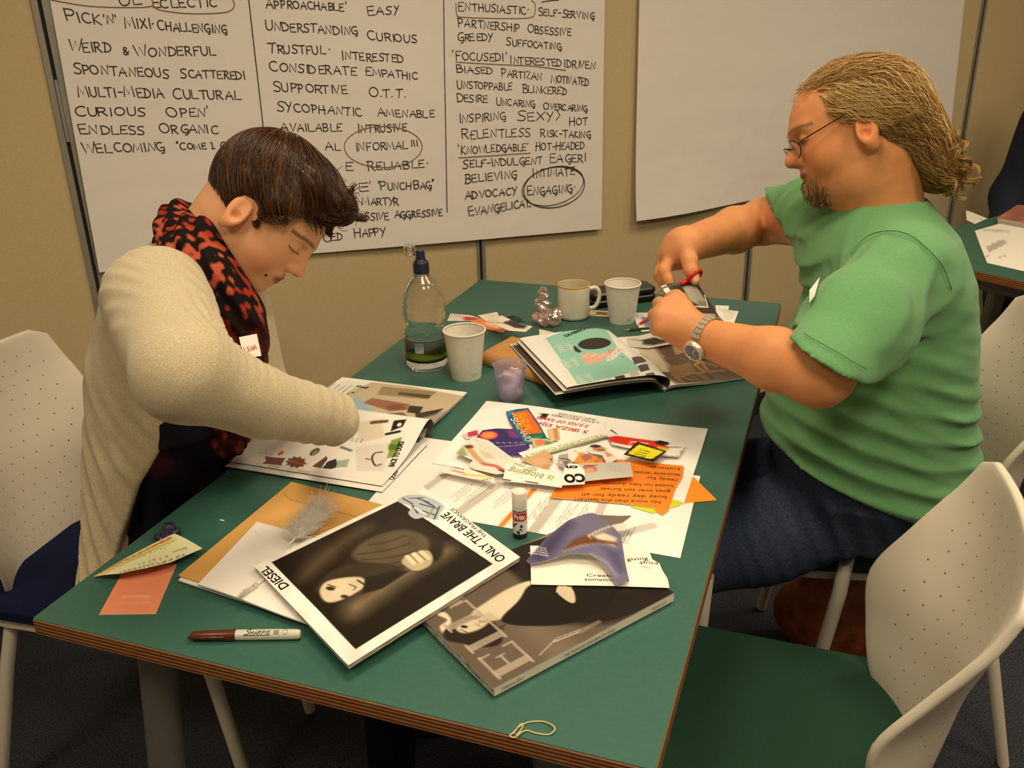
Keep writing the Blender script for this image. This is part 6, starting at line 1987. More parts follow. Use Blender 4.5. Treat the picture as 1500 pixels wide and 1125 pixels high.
def hair_strands(mb, S, seeds, flow, H, nstep, step, rad, cols, rng, lift=0.0015, wave=0.0, taper=0.35, sides=3, free=0):
    """tubes that follow the hair's surface from each seed along flow(local points)"""
    P = seeds.copy(); N = len(P)
    off = rng.uniform(-0.001, lift, N); ph = rng.uniform(0, 6.28, N); wl = rng.uniform(0.8, 1.3, N)
    path = []
    sidev = None
    for i in range(nstep):
        n = S.grad(P); d = S.field(P)
        if i < nstep - free: P = P - n * np.clip(d - off, -0.004, 0.004)[:, None]
        path.append(P + (0 if not wave else wave * np.sin(ph + i * 0.9 * wl)[:, None] * np.cross(n, flow(P)) * min(1, i / 3)))
        f = flow(P)
        if i < nstep - free: f = f - n * (n * f).sum(1)[:, None]
        f /= np.linalg.norm(f, axis=1)[:, None] + 1e-9
        P = P + f * step
    path = np.stack(path, 1)
    sel = rng.integers(0, len(cols), N)
    rr = rad * np.sin(np.linspace(0.6, math.pi - 0.15, nstep)) ** taper
    # one big array instead of a tube call per strand
    T = np.gradient(path, axis=1); T /= np.linalg.norm(T, axis=2)[..., None] + 1e-12
    a0 = np.array([0.3, 0.9, 0.31]); u = np.cross(np.broadcast_to(a0, T.shape), T); u /= np.linalg.norm(u, axis=2)[..., None] + 1e-9; w = np.cross(T, u)
    an = np.arange(sides) * 2 * math.pi / sides
    V = path[:, :, None, :] + rr[None, :, None, None] * (np.cos(an)[None, None, :, None] * u[:, :, None, :] + np.sin(an)[None, None, :, None] * w[:, :, None, :])
    V = H.w(V.reshape(-1, 3))
    idx = np.arange(N * nstep * sides).reshape(N, nstep, sides)
    Q = np.stack([idx[:, :-1, :], np.roll(idx, -1, 2)[:, :-1, :], np.roll(idx, -1, 2)[:, 1:, :], idx[:, 1:, :]], -1).reshape(-1, 4)
    C = np.asarray(cols)[sel] * rng.uniform(0.75, 1.15, (N, 1))
    mb.add(V, Q, np.repeat(C, nstep * sides, axis=0))


M_skin = mat('skin', vc=True, rough=0.52, spec=0.4, bump=(700, 0.12, 0.0006))
M_skin.node_tree.nodes['Principled BSDF'].inputs['Subsurface Weight'].default_value = 0.08
M_skin.node_tree.nodes['Principled BSDF'].inputs['Subsurface Radius'].default_value = (0.012, 0.004, 0.002)
M_hair = mat('hair', vc=True, rough=0.38, spec=0.35)
M_knit = mat('sparkly_knit', rgb(214, 200, 168), 0.85, noise=(620, 0.8, rgb(176, 160, 126)), bump=(800, 0.5, 0.002), sheen=0.3)
M_cloth = mat('woven_cloth', vc=True, rough=0.9, spec=0.15, bump=(700, 0.3, 0.0012))
M_denim = mat('denim', rgb(68, 80, 104), 0.9, noise=(260, 0.7, rgb(42, 50, 70)), bump=(800, 0.4, 0.0015), spec=0.15)
M_tee = mat('green_jersey', rgb(104, 156, 106), 0.9, noise=(300, 0.4, rgb(90, 140, 92)), bump=(500, 0.18, 0.001), spec=0.15, sheen=0.15)
M_shoe = mat('dark_shoe', rgb(40, 32, 28), 0.5, noise=(40, 0.4, rgb(26, 22, 20)))


def folds(dirs, amp):
    """cloth folds: rows of soft creases; dirs = [(direction across the crease, wavelength, centre, radius)]"""
    def f(P):
        d = 0
        for (v, wl, c, r, a) in dirs:
            v = np.asarray(v, float); v = v / np.linalg.norm(v)
            g = np.exp(-(np.linalg.norm(P - np.asarray(c), axis=1) / r) ** 2)
            s = np.sin((P @ v) * 2 * math.pi / wl + 1.6 * vnoise(P, 9, 7))
            d = d + a * g * (np.abs(s) ** 1.0 * 2 - 1)
        return d * amp
    return f


# ======================================================================= the woman
WB = np.array([-0.20, 0.45, -TABLE_Z])
woman = thing('person', WB, 'person in a beige cardigan and patterned scarf bending over an open magazine', 'person')
hw = np.array([0.91, 0.41, 0.0]); lw = np.array([-0.41, 0.91, 0.0])      # heading and left
HW = Head(dep(366, 322, 1.42), 0.66 * CR + 0.75 * CD_ + 0.02 * CF, 0.75 * CR - 0.66 * CD_, 1.0)
Rs, El, Wr = dep(228, 428, 1.285), dep(270, 545, 1.105), dep(482, 612, 1.29)
neck = dep(292, 388, 1.435)
Ls = Rs + lw * 0.345 + hw * 0.02
hipc = dep(228, 806, 1.60)
Le, Lw_ = dep(372, 572, 1.50), dep(415, 596, 1.465)
skinW = s2l(np.array([222, 166, 124]) / 255)

S = SDF()
head_sdf(S, HW, False)
S.cap(HW.p(-0.022, 0, -0.03), neck, 0.055, 0.060, 0.03)
mid = (Rs + Ls) / 2
ax = mid - hipc; Lax = np.linalg.norm(ax)
S.loft(hipc, ax, hw, [(-0.02, 0, 0, 0.105, 0.165), (0.12, 0, 0, 0.090, 0.135), (0.30, 0.0, 0, 0.105, 0.150), (Lax - 0.05, 0, 0, 0.085, 0.150), (Lax + 0.03, 0, 0, 0.045, 0.08)], 0.03)
S.cutby(lambda P: np.minimum(np.minimum(P[:, 0] + 0.050, P[:, 2] + 0.075), 0.10 - P[:, 2]))
S.cap(Rs, El, 0.050, 0.042, 0.03); S.cap(El, Wr, 0.042, 0.029, 0.01); S.cap(Ls, Le, 0.048, 0.040, 0.03); S.cap(Le, Lw_, 0.040, 0.028, 0.01)


def simple_hand(S, wrist, knuck, tips, side, thumb, flat):
    """palm and five fingers: from wrist to knuckle centre, fingers bent to the tips, thumb from the palm's side"""
    S.cap(wrist, wrist + (knuck - wrist) * 0.35, 0.026, 0.026, 0.012)
    for t_ in (-0.5, -0.17, 0.17, 0.5):
        S.cap(wrist + (knuck - wrist) * 0.25 + side * 0.018 * t_ * 2, knuck + side * 0.034 * t_ * 2, 0.013, 0.0115, 0.014)
    for i, t_ in enumerate((-0.5, -0.17, 0.17, 0.5)):
        k0 = knuck + side * 0.034 * t_ * 2
        ln = (0.9, 1.0, 0.95, 0.75)[i]
        tip = k0 + (tips - knuck) * ln + side * 0.004 * t_
        m1 = k0 + (tip - k0) * 0.45 + flat * 0.012; m2 = k0 + (tip - k0) * 0.78 + flat * 0.009
        S.chain([k0, m1, m2, tip], [0.0098, 0.0090, 0.0082, 0.0072], 0.004)
    b = wrist + (knuck - wrist) * 0.35 + side * thumb * 0.024
    S.chain([b, b + (thumb * side * 0.022 + (knuck - wrist) * 0.32), b + thumb * side * 0.028 + (knuck - wrist) * 0.62 - flat * 0.012], [0.013, 0.0108, 0.0085], 0.006)


# right hand goes on behind the sleeve's end down to the page, left hand steadies the page's far side
sd = np.cross(CF, Wr - El); sd /= np.linalg.norm(sd)
kR = dep(474, 612, 1.375); tR = dep(464, 622, 1.455)
simple_hand(S, Wr, kR, tR, CF, 1, np.array([0, 0, 1.0]) * 0.4)
kL = dep(428, 604, 1.525); tL = dep(440, 614, 1.575)
simple_hand(S, Lw_, kL, tL, np.array([0.5, -0.3, 0.6]), -1, np.array([0, 0, 1.0]) * 0.4)
V, Fq = S.mesh(0.0026)
C = face_colour(V, HW, skinW, s2l(np.array([160, 66, 58]) / 255), s2l(np.array([70, 44, 26]) / 255), False)
mb = MB(); mb.add(V, Fq, C); part('body', mb, M_skin, woman)

# hair
e3 = 1e-3
Hs = SDF()
Hs.ell(np.array((-6, 0, 56)) * e3, np.array((101, 84, 92)) * e3, None, 0.0)
Hs.ell(np.array((40, -4, 112)) * e3, np.array((44, 62, 34)) * e3, roty(18), 0.02)
Hs.ell(np.array((80, -8, 118)) * e3, np.array((26, 44, 24)) * e3, roty(40), 0.014)
Hs.ell(np.array((36, -70, 52)) * e3, np.array((26, 14, 26)) * e3, None, 0.014); Hs.ell(np.array((36, 70, 52)) * e3, np.array((26, 14, 26)) * e3, None, 0.014)
Hs.ell(np.array((88, 0, 8)) * e3, np.array((78, 110, 76)) * e3, None, 0.006, 's')
Hs.ell(np.array((8, -86, 0)) * e3, np.array((26, 28, 36)) * e3, None, 0.006, 's'); Hs.ell(np.array((8, 86, 0)) * e3, np.array((26, 28, 36)) * e3, None, 0.006, 's')
Hs.cut(np.array((-60, 0, -20)) * e3, (0.35, 0, -1.0))
V, Fq = Hs.mesh(0.003, lambda P: 0.0015 * vnoise(P, 60, 2) + 0.0012 * np.sin((P[:, 2] * 0.6 + P[:, 1]) * 420 + 2 * vnoise(P, 25, 5)))
brown = [s2l(np.array(c) / 255.0) for c in ((62, 37, 20), (88, 52, 25), (46, 28, 17), (116, 70, 34), (72, 43, 22), (40, 25, 15))]
mb = MB(); mb.add(HW.w(V), Fq, brown[2])
rg = np.random.default_rng(21)
crown = np.array((-60, 10, 128)) * e3


def flowW(P):
    f = P - crown
    f = f / (np.linalg.norm(f, axis=1)[:, None] + 1e-6)
    side = np.clip((0.11 - P[:, 2]) / 0.05, 0, 1)[:, None]
    return f * (1 - 0.45 * side) + side * np.array([0.55, 0, -0.25]) + 0.12 * np.stack([vnoise(P, 30, k) for k in (1, 2, 3)], 1)


sd_ = V[rg.integers(0, len(V), 4200)] + rg.normal(0, 0.001, (4200, 3))
hair_strands(mb, Hs, sd_, flowW, HW, 11, 0.0068, 0.00065, brown, rg, 0.0025, 0.0009)
# loose curls over the forehead
n_ = 110
cl = np.array((84, -10, 128)) * e3 + rg.normal(0, 1, (n_, 3)) * np.array((14, 30, 10)) * e3
hair_strands(mb, Hs, cl, lambda P: np.array([0.5, -0.2, 0.5]) + 0.9 * np.stack([np.sin(P[:, 2] * 160), np.sin(P[:, 0] * 120 + 1), np.cos(P[:, 0] * 170)], 1), HW, 9, 0.0048, 0.0006, brown, rg, 0.002, 0.002, free=5)
part('hair', mb, M_hair, woman)

# dress (dark, with a muted pattern) and lap
S = SDF()
S.loft(hipc, ax, hw, [(-0.06, 0.02, 0, 0.125, 0.175), (0.10, 0.02, 0, 0.108, 0.150), (0.28, 0.012, 0, 0.122, 0.160), (Lax - 0.05, 0.0, 0, 0.095, 0.152), (Lax + 0.0, 0, 0, 0.05, 0.09)], 0.03)
for s_ in (-1, 1):
    hj = hipc + lw * 0.085 * s_ + np.array([0, 0, -0.022]); kn = hj + hw * 0.40 + lw * 0.03 * s_ + np.array([0, 0, -0.02]); an = kn + hw * -0.02 + np.array([0, 0, -0.44])
    S.cap(hj, kn, 0.085, 0.062, 0.05); S.cap(kn, an, 0.055, 0.042, 0.02)
S.cutby(lambda P: np.minimum(np.minimum(P[:, 0] + 0.022, P[:, 2] + 0.075), 0.10 - P[:, 2]))
V, Fq = S.mesh(0.006, lambda P: 0.003 * vnoise(P, 40, 3))
C = mottle(V, s2l(np.array([26, 24, 38]) / 255), 0.2, 60, 2)
pm = np.clip((vnoise(V, 55, 12) - 0.55) * 4, 0, 1) * np.exp(-((V[:, 2] - 0.02) / 0.10) ** 2)
C = blend(C, 0.3 * pm, s2l(np.array([120, 44, 34]) / 255))
mb = MB(); mb.add(V, Fq, C); part('dress', mb, M_cloth, woman)
for s_ in (-1, 1):
    hj = hipc + lw * 0.085 * s_; kn = hj + hw * 0.40 + lw * 0.03 * s_
    a_ = np.array([kn[0], kn[1], 0]) - hw * 0.02 + np.array([0, 0, -TABLE_Z])
    S = SDF(); S.cap(a_ + [0, 0, 0.045] - hw * 0.02, a_ + hw * 0.14 + [0, 0, 0.030], 0.042, 0.032, 0.01); S.cap(a_ + [0, 0, 0.05], a_ + [0, 0, 0.11], 0.043, 0.044, 0.02); S.cut(a_ + [0, 0, 0.003], (0, 0, -1))
    V, Fq = S.mesh(0.005); mb = MB(); mb.add(V, Fq); part('shoe', mb, M_shoe, woman)

# cardigan
S = SDF()
S.loft(hipc, ax, hw, [(-0.06, 0.0, 0, 0.112, 0.190), (0.06, -0.0, 0, 0.112, 0.176), (0.20, -0.012, 0, 0.114, 0.168), (0.34, -0.015, 0, 0.120, 0.170), (Lax - 0.05, -0.012, 0, 0.105, 0.168), (Lax + 0.015, 0, 0, 0.065, 0.11), (Lax + 0.05, 0.02, 0, 0.045, 0.065)], 0.03)
S.cut(hipc + [0, 0, -0.06], (0.1, 0.1, -1))


def front_open(P):
    h = (P - hipc) @ (ax / Lax)
    fwd = (P - hipc) @ hw - (P - hipc)[:, 2] * (ax @ hw) / ax[2]
    return (fwd - np.interp(h, [-0.10, 0.05, 0.2, 0.35, Lax - 0.04, Lax + 0.05], [-0.050, -0.030, -0.004, 0.048, 0.052, 0.015])) * 0.9


S.cutby(front_open)
em = dep(383, 590, 1.19)
S.cap(Rs - [0, 0, 0.012], El, 0.076, 0.060, 0.05); S.cap(El, em, 0.058, 0.0455, 0.02); S.cap(em, Wr + (Wr - em) * 0.04, 0.0455, 0.0395, 0.012)
S.cap(Ls, Le, 0.064, 0.052, 0.04); S.cap(Le, Lw_, 0.050, 0.038, 0.02)
axn = (Wr - El) / np.linalg.norm(Wr - El)
ff = folds([(hw + np.array([0, 0, 0.32]), 0.062, hipc - lw * 0.15 + [0.02, 0, 0.08], 0.20, 0.0075), (hw * 0.8 + np.array([0, 0, 0.5]), 0.05, hipc - lw * 0.16 + [0.05, 0, 0.25], 0.10, 0.0025),
            (axn + np.array([0, 0, -0.2]), 0.034, dep(322, 500, 1.16), 0.060, 0.0060), (axn * 0.6 + np.array([0, 0, 0.5]), 0.045, Rs + [0.05, -0.02, 0], 0.10, 0.0025), (axn, 0.05, Wr, 0.07, 0.0025)], 1.0)
V, Fq = S.mesh(0.0042, lambda P: ff(P) * np.clip(np.abs(front_open(P)) / 0.03, 0, 1) + 0.0012 * vnoise(P, 70, 6), relax=2)
mb = MB(); mb.add(V, Fq); part('cardigan', mb, M_knit, woman)

# scarf: a bulky loop round the neck falling down the front
S = SDF()
lp = [dep(262, 322, 1.455), dep(258, 345, 1.40), dep(278, 368, 1.345), dep(304, 402, 1.335), dep(328, 440, 1.36), dep(346, 468, 1.42), dep(350, 455, 1.50), dep(326, 405, 1.55), dep(295, 350, 1.55), dep(268, 325, 1.50)]
S.chain(lp + [lp[0]], [0.027, 0.030, 0.033, 0.035, 0.040, 0.040, 0.036, 0.032, 0.028, 0.027, 0.027], 0.02)
S.chain([dep(262, 318, 1.43), dep(285, 345, 1.36), dep(318, 388, 1.36)], [0.022, 0.026, 0.026], 0.012)
S.chain([dep(322, 420, 1.37), dep(338, 470, 1.37), dep(348, 520, 1.385), dep(345, 580, 1.41), dep(335, 640, 1.44)], [0.036, 0.038, 0.036, 0.034, 0.030], 0.02)
S.chain([dep(345, 440, 1.43), dep(360, 490, 1.42), dep(362, 545, 1.44)], [0.030, 0.028, 0.024], 0.02)
V, Fq = S.mesh(0.0032, lambda P: 0.0036 * np.sin((P @ np.array([0.75, 0.35, 0.45])) * 260 + 2.5 * vnoise(P, 22, 3)) + 0.002 * vnoise(P, 80, 4))
pt = vnoise(V, 330, 31) + 0.6 * vnoise(V, 190, 32)
C = np.tile(s2l(np.array([158, 50, 32]) / 255), (len(V), 1)); C = blend(C, np.clip(vnoise(V, 90, 33) * 1.5, 0, 1), s2l(np.array([186, 88, 64]) / 255))
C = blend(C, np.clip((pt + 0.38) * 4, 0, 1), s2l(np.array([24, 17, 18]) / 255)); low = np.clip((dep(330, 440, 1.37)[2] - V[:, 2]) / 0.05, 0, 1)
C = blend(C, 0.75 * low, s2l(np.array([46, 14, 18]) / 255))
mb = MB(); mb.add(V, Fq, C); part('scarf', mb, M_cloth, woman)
# sticker badge
cs = [dep(358, 525, 1.305), dep(383, 521, 1.315), dep(376, 489, 1.325), dep(350, 494, 1.315)]
bq = quad_map(cs); mb = MB(); nb = -CF; grid_sheet(mb, bq, (0.86, 0.84, 0.80), 8, 8, 0.0006, up=nb)
write_on(mb, bq, 'LEAH', 0.004, 0.009, 0.0085, 0.026, 0.034, 8, (214, 96, 60), 0.0012, 0.018, 0.0006, up=nb, small=0.8); part('name_badge', mb, M_vc, woman, smooth=False)
# ======================================================================= the man
MB_ = np.array([1.05, 0.95, -TABLE_Z])
man = thing('person', MB_, 'person in a green t-shirt and jeans cutting paper at the far table side', 'person')
hm = np.array([-0.94, -0.34, 0.0]); lm = np.array([0.34, -0.94, 0.0]); hl = np.array([-0.975, -0.20, 0.0])
HM = Head(dep(1257, 206, 1.535), math.cos(math.radians(10)) * (-0.95 * CR + 0.31 * CD_) + math.sin(math.radians(10)) * CF, -0.31 * CR - 0.95 * CD_, 1.035)
Sn, En, Wn = dep(1318, 402, 1.47), dep(1200, 546, 1.315), dep(1022, 491, 1.465)
Sf, Ef, Wf = dep(1188, 318, 1.74), dep(1118, 324, 1.93), dep(1003, 360, 1.665)
hipm = dep(1290, 735, 1.70)
nb = dep(1290, 318, 1.57)
midm = (Sn + Sf) / 2
axm = nb - hipm; Lm = np.linalg.norm(axm)
skinM = s2l(np.array([212, 144, 94]) / 255)
S = SDF()
head_sdf(S, HM, True)
S.cap(HM.p(-0.026, 0, -0.03), nb + [0.0, 0, 0.0], 0.066, 0.068, 0.03)
S.cap(HM.p(0.02, 0, -0.06), nb + hm * 0.01, 0.045, 0.04, 0.03)
S.loft(hipm, axm, hm, [(0.0, 0.015, 0, 0.13, 0.155), (0.18, 0.035, 0, 0.16, 0.18), (0.36, 0.0, 0, 0.125, 0.175), (Lm - 0.07, -0.015, 0, 0.075, 0.135), (Lm + 0.0, 0, 0, 0.05, 0.06)], 0.04)
S.cutby(lambda P: np.minimum(np.minimum(0.815 - P[:, 0], P[:, 2] + 0.06), 0.04 - P[:, 2]))
S.cap(midm - [0, 0, 0.02], Sn, 0.058, 0.054, 0.03); S.cap(midm - [0, 0, 0.02], Sf, 0.058, 0.052, 0.03)
S.cap(Sn, En, 0.058, 0.047, 0.03); S.chain([En, En + (Wn - En) * 0.35, Wn], [0.046, 0.044, 0.0285], 0.02)
S.cap(Sf, Ef, 0.056, 0.046, 0.03); S.chain([Ef, Ef + (Wf - Ef) * 0.4, Wf], [0.045, 0.043, 0.031], 0.02)
# left fist round the paper: palm, four curled fingers, thumb along the top
kc = dep(974, 464, 1.462)
S.cap(Wn, Wn + (kc - Wn) * 0.55, 0.0285, 0.030, 0.02)
kn = [dep(990, 441, 1.475), dep(974, 448, 1.465), dep(966, 463, 1.458), dep(968, 481, 1.455)]
for k_ in kn: S.cap(Wn + (kc - Wn) * 0.35, k_, 0.021, 0.0125, 0.018)
pp = [dep(984, 437, 1.515), dep(966, 445, 1.508), dep(959, 462, 1.50), dep(962, 482, 1.495)]
tt = [dep(996, 446, 1.540), dep(984, 452, 1.545), dep(978, 466, 1.54), dep(980, 483, 1.53)]
for a, b, c_ in zip(kn, pp, tt):
    S.chain([a, b, b + (c_ - b) * 0.55 + CF * 0.006, c_], [0.0125, 0.0112, 0.0105, 0.0090], 0.004)
S.chain([dep(1012, 470, 1.45), dep(1002, 452, 1.462), dep(996, 440, 1.487), dep(992, 432, 1.512)], [0.0165, 0.0135, 0.0115, 0.0095], 0.007)
# right hand from above on the scissors
kf = dep(982, 378, 1.69)
S.cap(Wf, Wf + (kf - Wf) * 0.5, 0.031, 0.031, 0.02)
kq = [dep(984, 374, 1.66), dep(976, 378, 1.685), dep(972, 384, 1.71), dep(973, 390, 1.733)]
for k_ in kq: S.cap(Wf + (kf - Wf) * 0.25, k_, 0.024, 0.0132, 0.018)
pq = [dep(973, 396, 1.650), dep(967, 400, 1.682), dep(966, 404, 1.712), dep(970, 406, 1.738)]
tq = [dep(983, 418, 1.645), dep(973, 419, 1.682), dep(975, 420, 1.712), dep(982, 418, 1.735)]
for a, b, c_ in zip(kq, pq, tq):
    S.chain([a, b, b + (c_ - b) * 0.6, c_], [0.0130, 0.0112, 0.0100, 0.0086], 0.004)
S.chain([dep(1004, 366, 1.645), dep(1010, 382, 1.632), dep(1012, 396, 1.625), dep(1018, 410, 1.622)], [0.0175, 0.0140, 0.0118, 0.0100], 0.007)
V, Fq = S.mesh(0.0027, lambda P: 0.0003 * vnoise(P, 300, 4))
C = face_colour(V, HM, skinM, s2l(np.array([168, 92, 74]) / 255), s2l(np.array([120, 88, 58]) / 255), True)
# thumb nail
d = np.linalg.norm(V - dep(1019, 411, 1.612), axis=1); C = blend(C, np.clip(1.5 - d / 0.0055, 0, 1), s2l(np.array([236, 190, 160]) / 255))
mb = MB(); mb.add(V, Fq, C); part('body', mb, M_skin, man)

# hair: thin on the crown, long and wavy behind
Hs = SDF()
Hs.ell(np.array((-8, 0, 46)) * e3, np.array((99, 79, 85)) * e3, None, 0.0)
Hs.ell(np.array((-62, 0, 18)) * e3, np.array((62, 84, 84)) * e3, None, 0.03)
Hs.ell(np.array((-92, 0, -50)) * e3, np.array((36, 70, 60)) * e3, None, 0.03)
Hs.ell(np.array((-106, 0, -92)) * e3, np.array((24, 58, 28)) * e3, None, 0.02)
Hs.ell(np.array((92, 0, 22)) * e3, np.array((66, 115, 92)) * e3, None, 0.006, 's')
Hs.ell(np.array((30, 0, -25)) * e3, np.array((62, 110, 62)) * e3, None, 0.012, 's')
for y in (-1, 1): Hs.ell(np.array((4, 84 * y, -10)) * e3, np.array((20, 20, 20)) * e3, None, 0.006, 's')
V, Fq = Hs.mesh(0.0032, lambda P: 0.003 * vnoise(P, 60, 2) * np.clip((0.10 - P[:, 2]) / 0.05, 0, 1) + 0.0012 + 0.0010 * np.sin(P[:, 0] * 190 + P[:, 2] * 120 + 3 * vnoise(P, 30, 6)) * np.clip((0.10 - P[:, 2]) / 0.05, 0, 1))
blond = [s2l(np.array(c) / 255.0) for c in ((176, 134, 68), (204, 164, 94), (138, 100, 50), (222, 190, 126), (154, 114, 58), (112, 78, 38), (188, 164, 122))]
bald = s2l(np.array([190, 138, 88]) / 255)
top = np.clip((V[:, 2] - 0.112) / 0.012, 0, 1) * np.clip((V[:, 0] + 0.075) / 0.03, 0, 1)
mb = MB(); mb.add(HM.w(V), Fq, blend(np.tile(blond[2], (len(V), 1)), 0.85 * top, bald))
rg = np.random.default_rng(5)


def flowM(P):
    up = np.clip((P[:, 2] - 0.06) / 0.05, 0, 1)[:, None]
    f = up * np.array([-1.0, 0, 0.05]) + (1 - up) * np.array([-0.55, 0, -1.0])
    return f + 0.22 * np.stack([vnoise(P, 45, k) for k in (1, 2, 3)], 1)


w_ = np.where((V[:, 2] > 0.112) & (V[:, 0] > -0.07), 0.03, 1.0); w_ /= w_.sum()
sd_ = V[rg.choice(len(V), 6500, p=w_)]
hair_strands(mb, Hs, sd_, flowM, HM, 12, 0.0075, 0.00046, blond, rg, 0.0040, 0.0045)
# loose side hair falling back over the tops of the ears
for y in (-1, 1):
    n_ = 420
    sd_ = np.c_[rg.uniform(-0.005, 0.050, n_), y * rg.uniform(0.066, 0.078, n_), rg.uniform(0.045, 0.082, n_)]
    hair_strands(mb, Hs, sd_, lambda P: np.array([-0.80, 0.10 * y, -0.62]) + 0.35 * np.stack([vnoise(P, 60, k) for k in (7, 8, 9)], 1), HM, 14, 0.0068, 0.00048, blond[:2] + blond[3:4] + blond[6:], rg, 0.007, 0.003, free=4)
# curled locks at the nape
for k in range(44):
    b0 = np.array((rg.uniform(-0.128, -0.075), rg.uniform(-0.062, 0.062), rg.uniform(-0.10, -0.03)))
    dl = np.array((rg.uniform(-0.8, -0.1), rg.normal(0, 0.25), -1.0)); dl /= np.linalg.norm(dl); u_, v_ = frame_of(dl)
    ln_, r0, ph, tw = rg.uniform(0.03, 0.055), rg.uniform(0.005, 0.011), rg.uniform(0, 6.28), rg.choice([-1, 1]) * rg.uniform(6, 11)
    for q_ in range(16):
        tt_ = np.linspace(0, 1, 14)[:, None]; o_ = rg.normal(0, 0.0016, 3); rr_ = r0 * (0.3 + tt_)
        Q = b0 + o_ + dl * ln_ * tt_ + rr_ * (np.cos(ph + tw * tt_) * u_ + np.sin(ph + tw * tt_) * v_)
        tube(mb, HM.w(Q), np.linspace(0.0007, 0.0003, 14), 3, blond[rg.integers(0, 7)] * rg.uniform(0.8, 1.1), caps=False)
# wisps at the forehead
n_ = 130
fr = np.c_[rg.uniform(0.052, 0.074, n_), rg.uniform(-0.055, 0.055, n_), rg.uniform(0.098, 0.116, n_)]
hair_strands(mb, Hs, fr, lambda P: np.array([-1.0, 0.0, 0.12]) + 0.25 * np.stack([vnoise(P, 60, k) for k in (4, 5, 6)], 1), HM, 11, 0.0065, 0.0005, [blond[6], blond[0], blond[3]], rg, 0.004, 0.001)
part('hair', mb, M_hair, man)
# chin beard
Bs = SDF(); Bs.ell(np.array((78, 0, -50)) * e3, np.array((26, 28, 26)) * e3); Bs.ell(np.array((50, 0, -58)) * e3, np.array((34, 38, 18)) * e3, None, 0.02)
n_ = 900
u = rg.normal(size=(n_, 3)); u /= np.linalg.norm(u, axis=1)[:, None]; sd_ = np.array((72, 0, -56)) * e3 + u * np.array((30, 27, 24)) * e3
sd_ = sd_[(sd_[:, 2] < -0.036) & (sd_[:, 0] > 0.045)]
mb = MB()
hair_strands(mb, Bs, sd_, lambda P: np.array([0.25, 0, -1.0]) + 0.3 * np.stack([vnoise(P, 200, k) for k in (1, 2, 3)], 1), HM, 6, 0.0034, 0.00042, [s2l(np.array(c) / 255.0) for c in ((146, 106, 66), (168, 132, 90), (106, 76, 48), (180, 150, 112))], rg, 0.003, 0.0, free=3)
part('beard', mb, M_hair, man)

# t-shirt
S = SDF()
S.loft(hipm, axm, hm, [(-0.10, 0.00, 0, 0.175, 0.205), (0.02, 0.015, 0, 0.180, 0.205), (0.16, 0.032, 0, 0.185, 0.205), (0.30, 0.010, 0, 0.160, 0.198), (0.40, -0.012, 0, 0.128, 0.190), (Lm - 0.04, -0.006, 0, 0.110, 0.158), (Lm + 0.010, -0.002, 0, 0.080, 0.100), (Lm + 0.030, 0.0, 0, 0.072, 0.078)], 0.04)
S.cap(midm - [0, 0, 0.02], Sn - [0, 0, 0.008], 0.078, 0.074, 0.05)
p0, p1, p2 = dep(1118, 656, 1.56), dep(1240, 740, 1.46), dep(1350, 760, 1.58)
nh = np.cross(p1 - p0, p2 - p0); nh = nh if nh[2] < 0 else -nh
S.cut(p1, nh)
S.cutby(lambda P: np.minimum(np.minimum(0.806 - P[:, 0], P[:, 2] + 0.06), 0.04 - P[:, 2]))
# sleeves, their mouths cut square and hollow
aN = (En - Sn) / np.linalg.norm(En - Sn); aF = (Wf - Ef) / np.linalg.norm(Wf - Ef)
Sl = SDF()
Sl.chain([Sn - [0, 0, 0.004], Sn + (En - Sn) * 0.55, Sn + (En - Sn) * 1.10], [0.077, 0.073, 0.0715], 0.05)
nn = np.cross(ray(1166, 502), ray(1268, 558)); nn = nn if nn @ aN > 0 else -nn
nn = nn / np.linalg.norm(nn) + 0.14 * CF
Sl.cut(dep(1217, 530, 1.3), nn)
Sl.chain([Sn + (En - Sn) * 0.62, En, En + (Wn - En) * 0.2], [0.054, 0.057, 0.057], 0.004)
Sl.p[-2] = Sl.p[-2][:5] + ('s',); Sl.p[-1] = Sl.p[-1][:5] + ('s',)
Sr = SDF()
Sr.cap(midm - [0, 0, 0.02], Sf, 0.076, 0.070, 0.05)
Sr.chain([Sf, Ef, Ef + (Wf - Ef) * 0.40], [0.070, 0.064, 0.060], 0.03)
nn = np.cross(ray(1126, 292), ray(1172, 358)); nn = nn if nn @ aF > 0 else -nn
nn = nn / np.linalg.norm(nn) + 0.10 * CF
Sr.cut(dep(1148, 325, 1.8), nn)
Sr.cap(Ef + aF * 0.01, Ef + aF * 0.14, 0.051, 0.051, 0.004, 's')
S.join(Sl, 0.03); S.join(Sr, 0.03)
S.ell(nb + hm * 0.004 + [0, 0, 0.040], (0.070, 0.070, 0.034), None, 0.01, 's')
fm = folds([((0.25, 0.1, 1.0), 0.075, hipm + [-0.02, -0.12, 0.10], 0.22, 0.0065), ((0.5, 0.0, 0.9), 0.055, hipm + [0.12, -0.10, 0.22], 0.13, 0.004), (hm * 0.5 + np.array([0, 0, -0.9]), 0.09, hipm + hm * 0.15 + [0, 0, 0.02], 0.16, 0.006),
            (aN * 0.5 + np.array([0.5, 0, 0.6]), 0.06, Sn + (En - Sn) * 0.35 + [0.02, 0, 0.03], 0.12, 0.0042), ((0.8, 0.2, -0.5), 0.05, midm + hm * 0.10 + [0, 0, -0.05], 0.12, 0.005), (lm, 0.07, Sf, 0.10, 0.004)], 1.0)
V, Fq = S.mesh(0.0044, lambda P: fm(P) + 0.0012 * vnoise(P, 60, 6), relax=3)
mb = MB(); mb.add(V, Fq); tee = part('t_shirt', mb, M_tee, man)
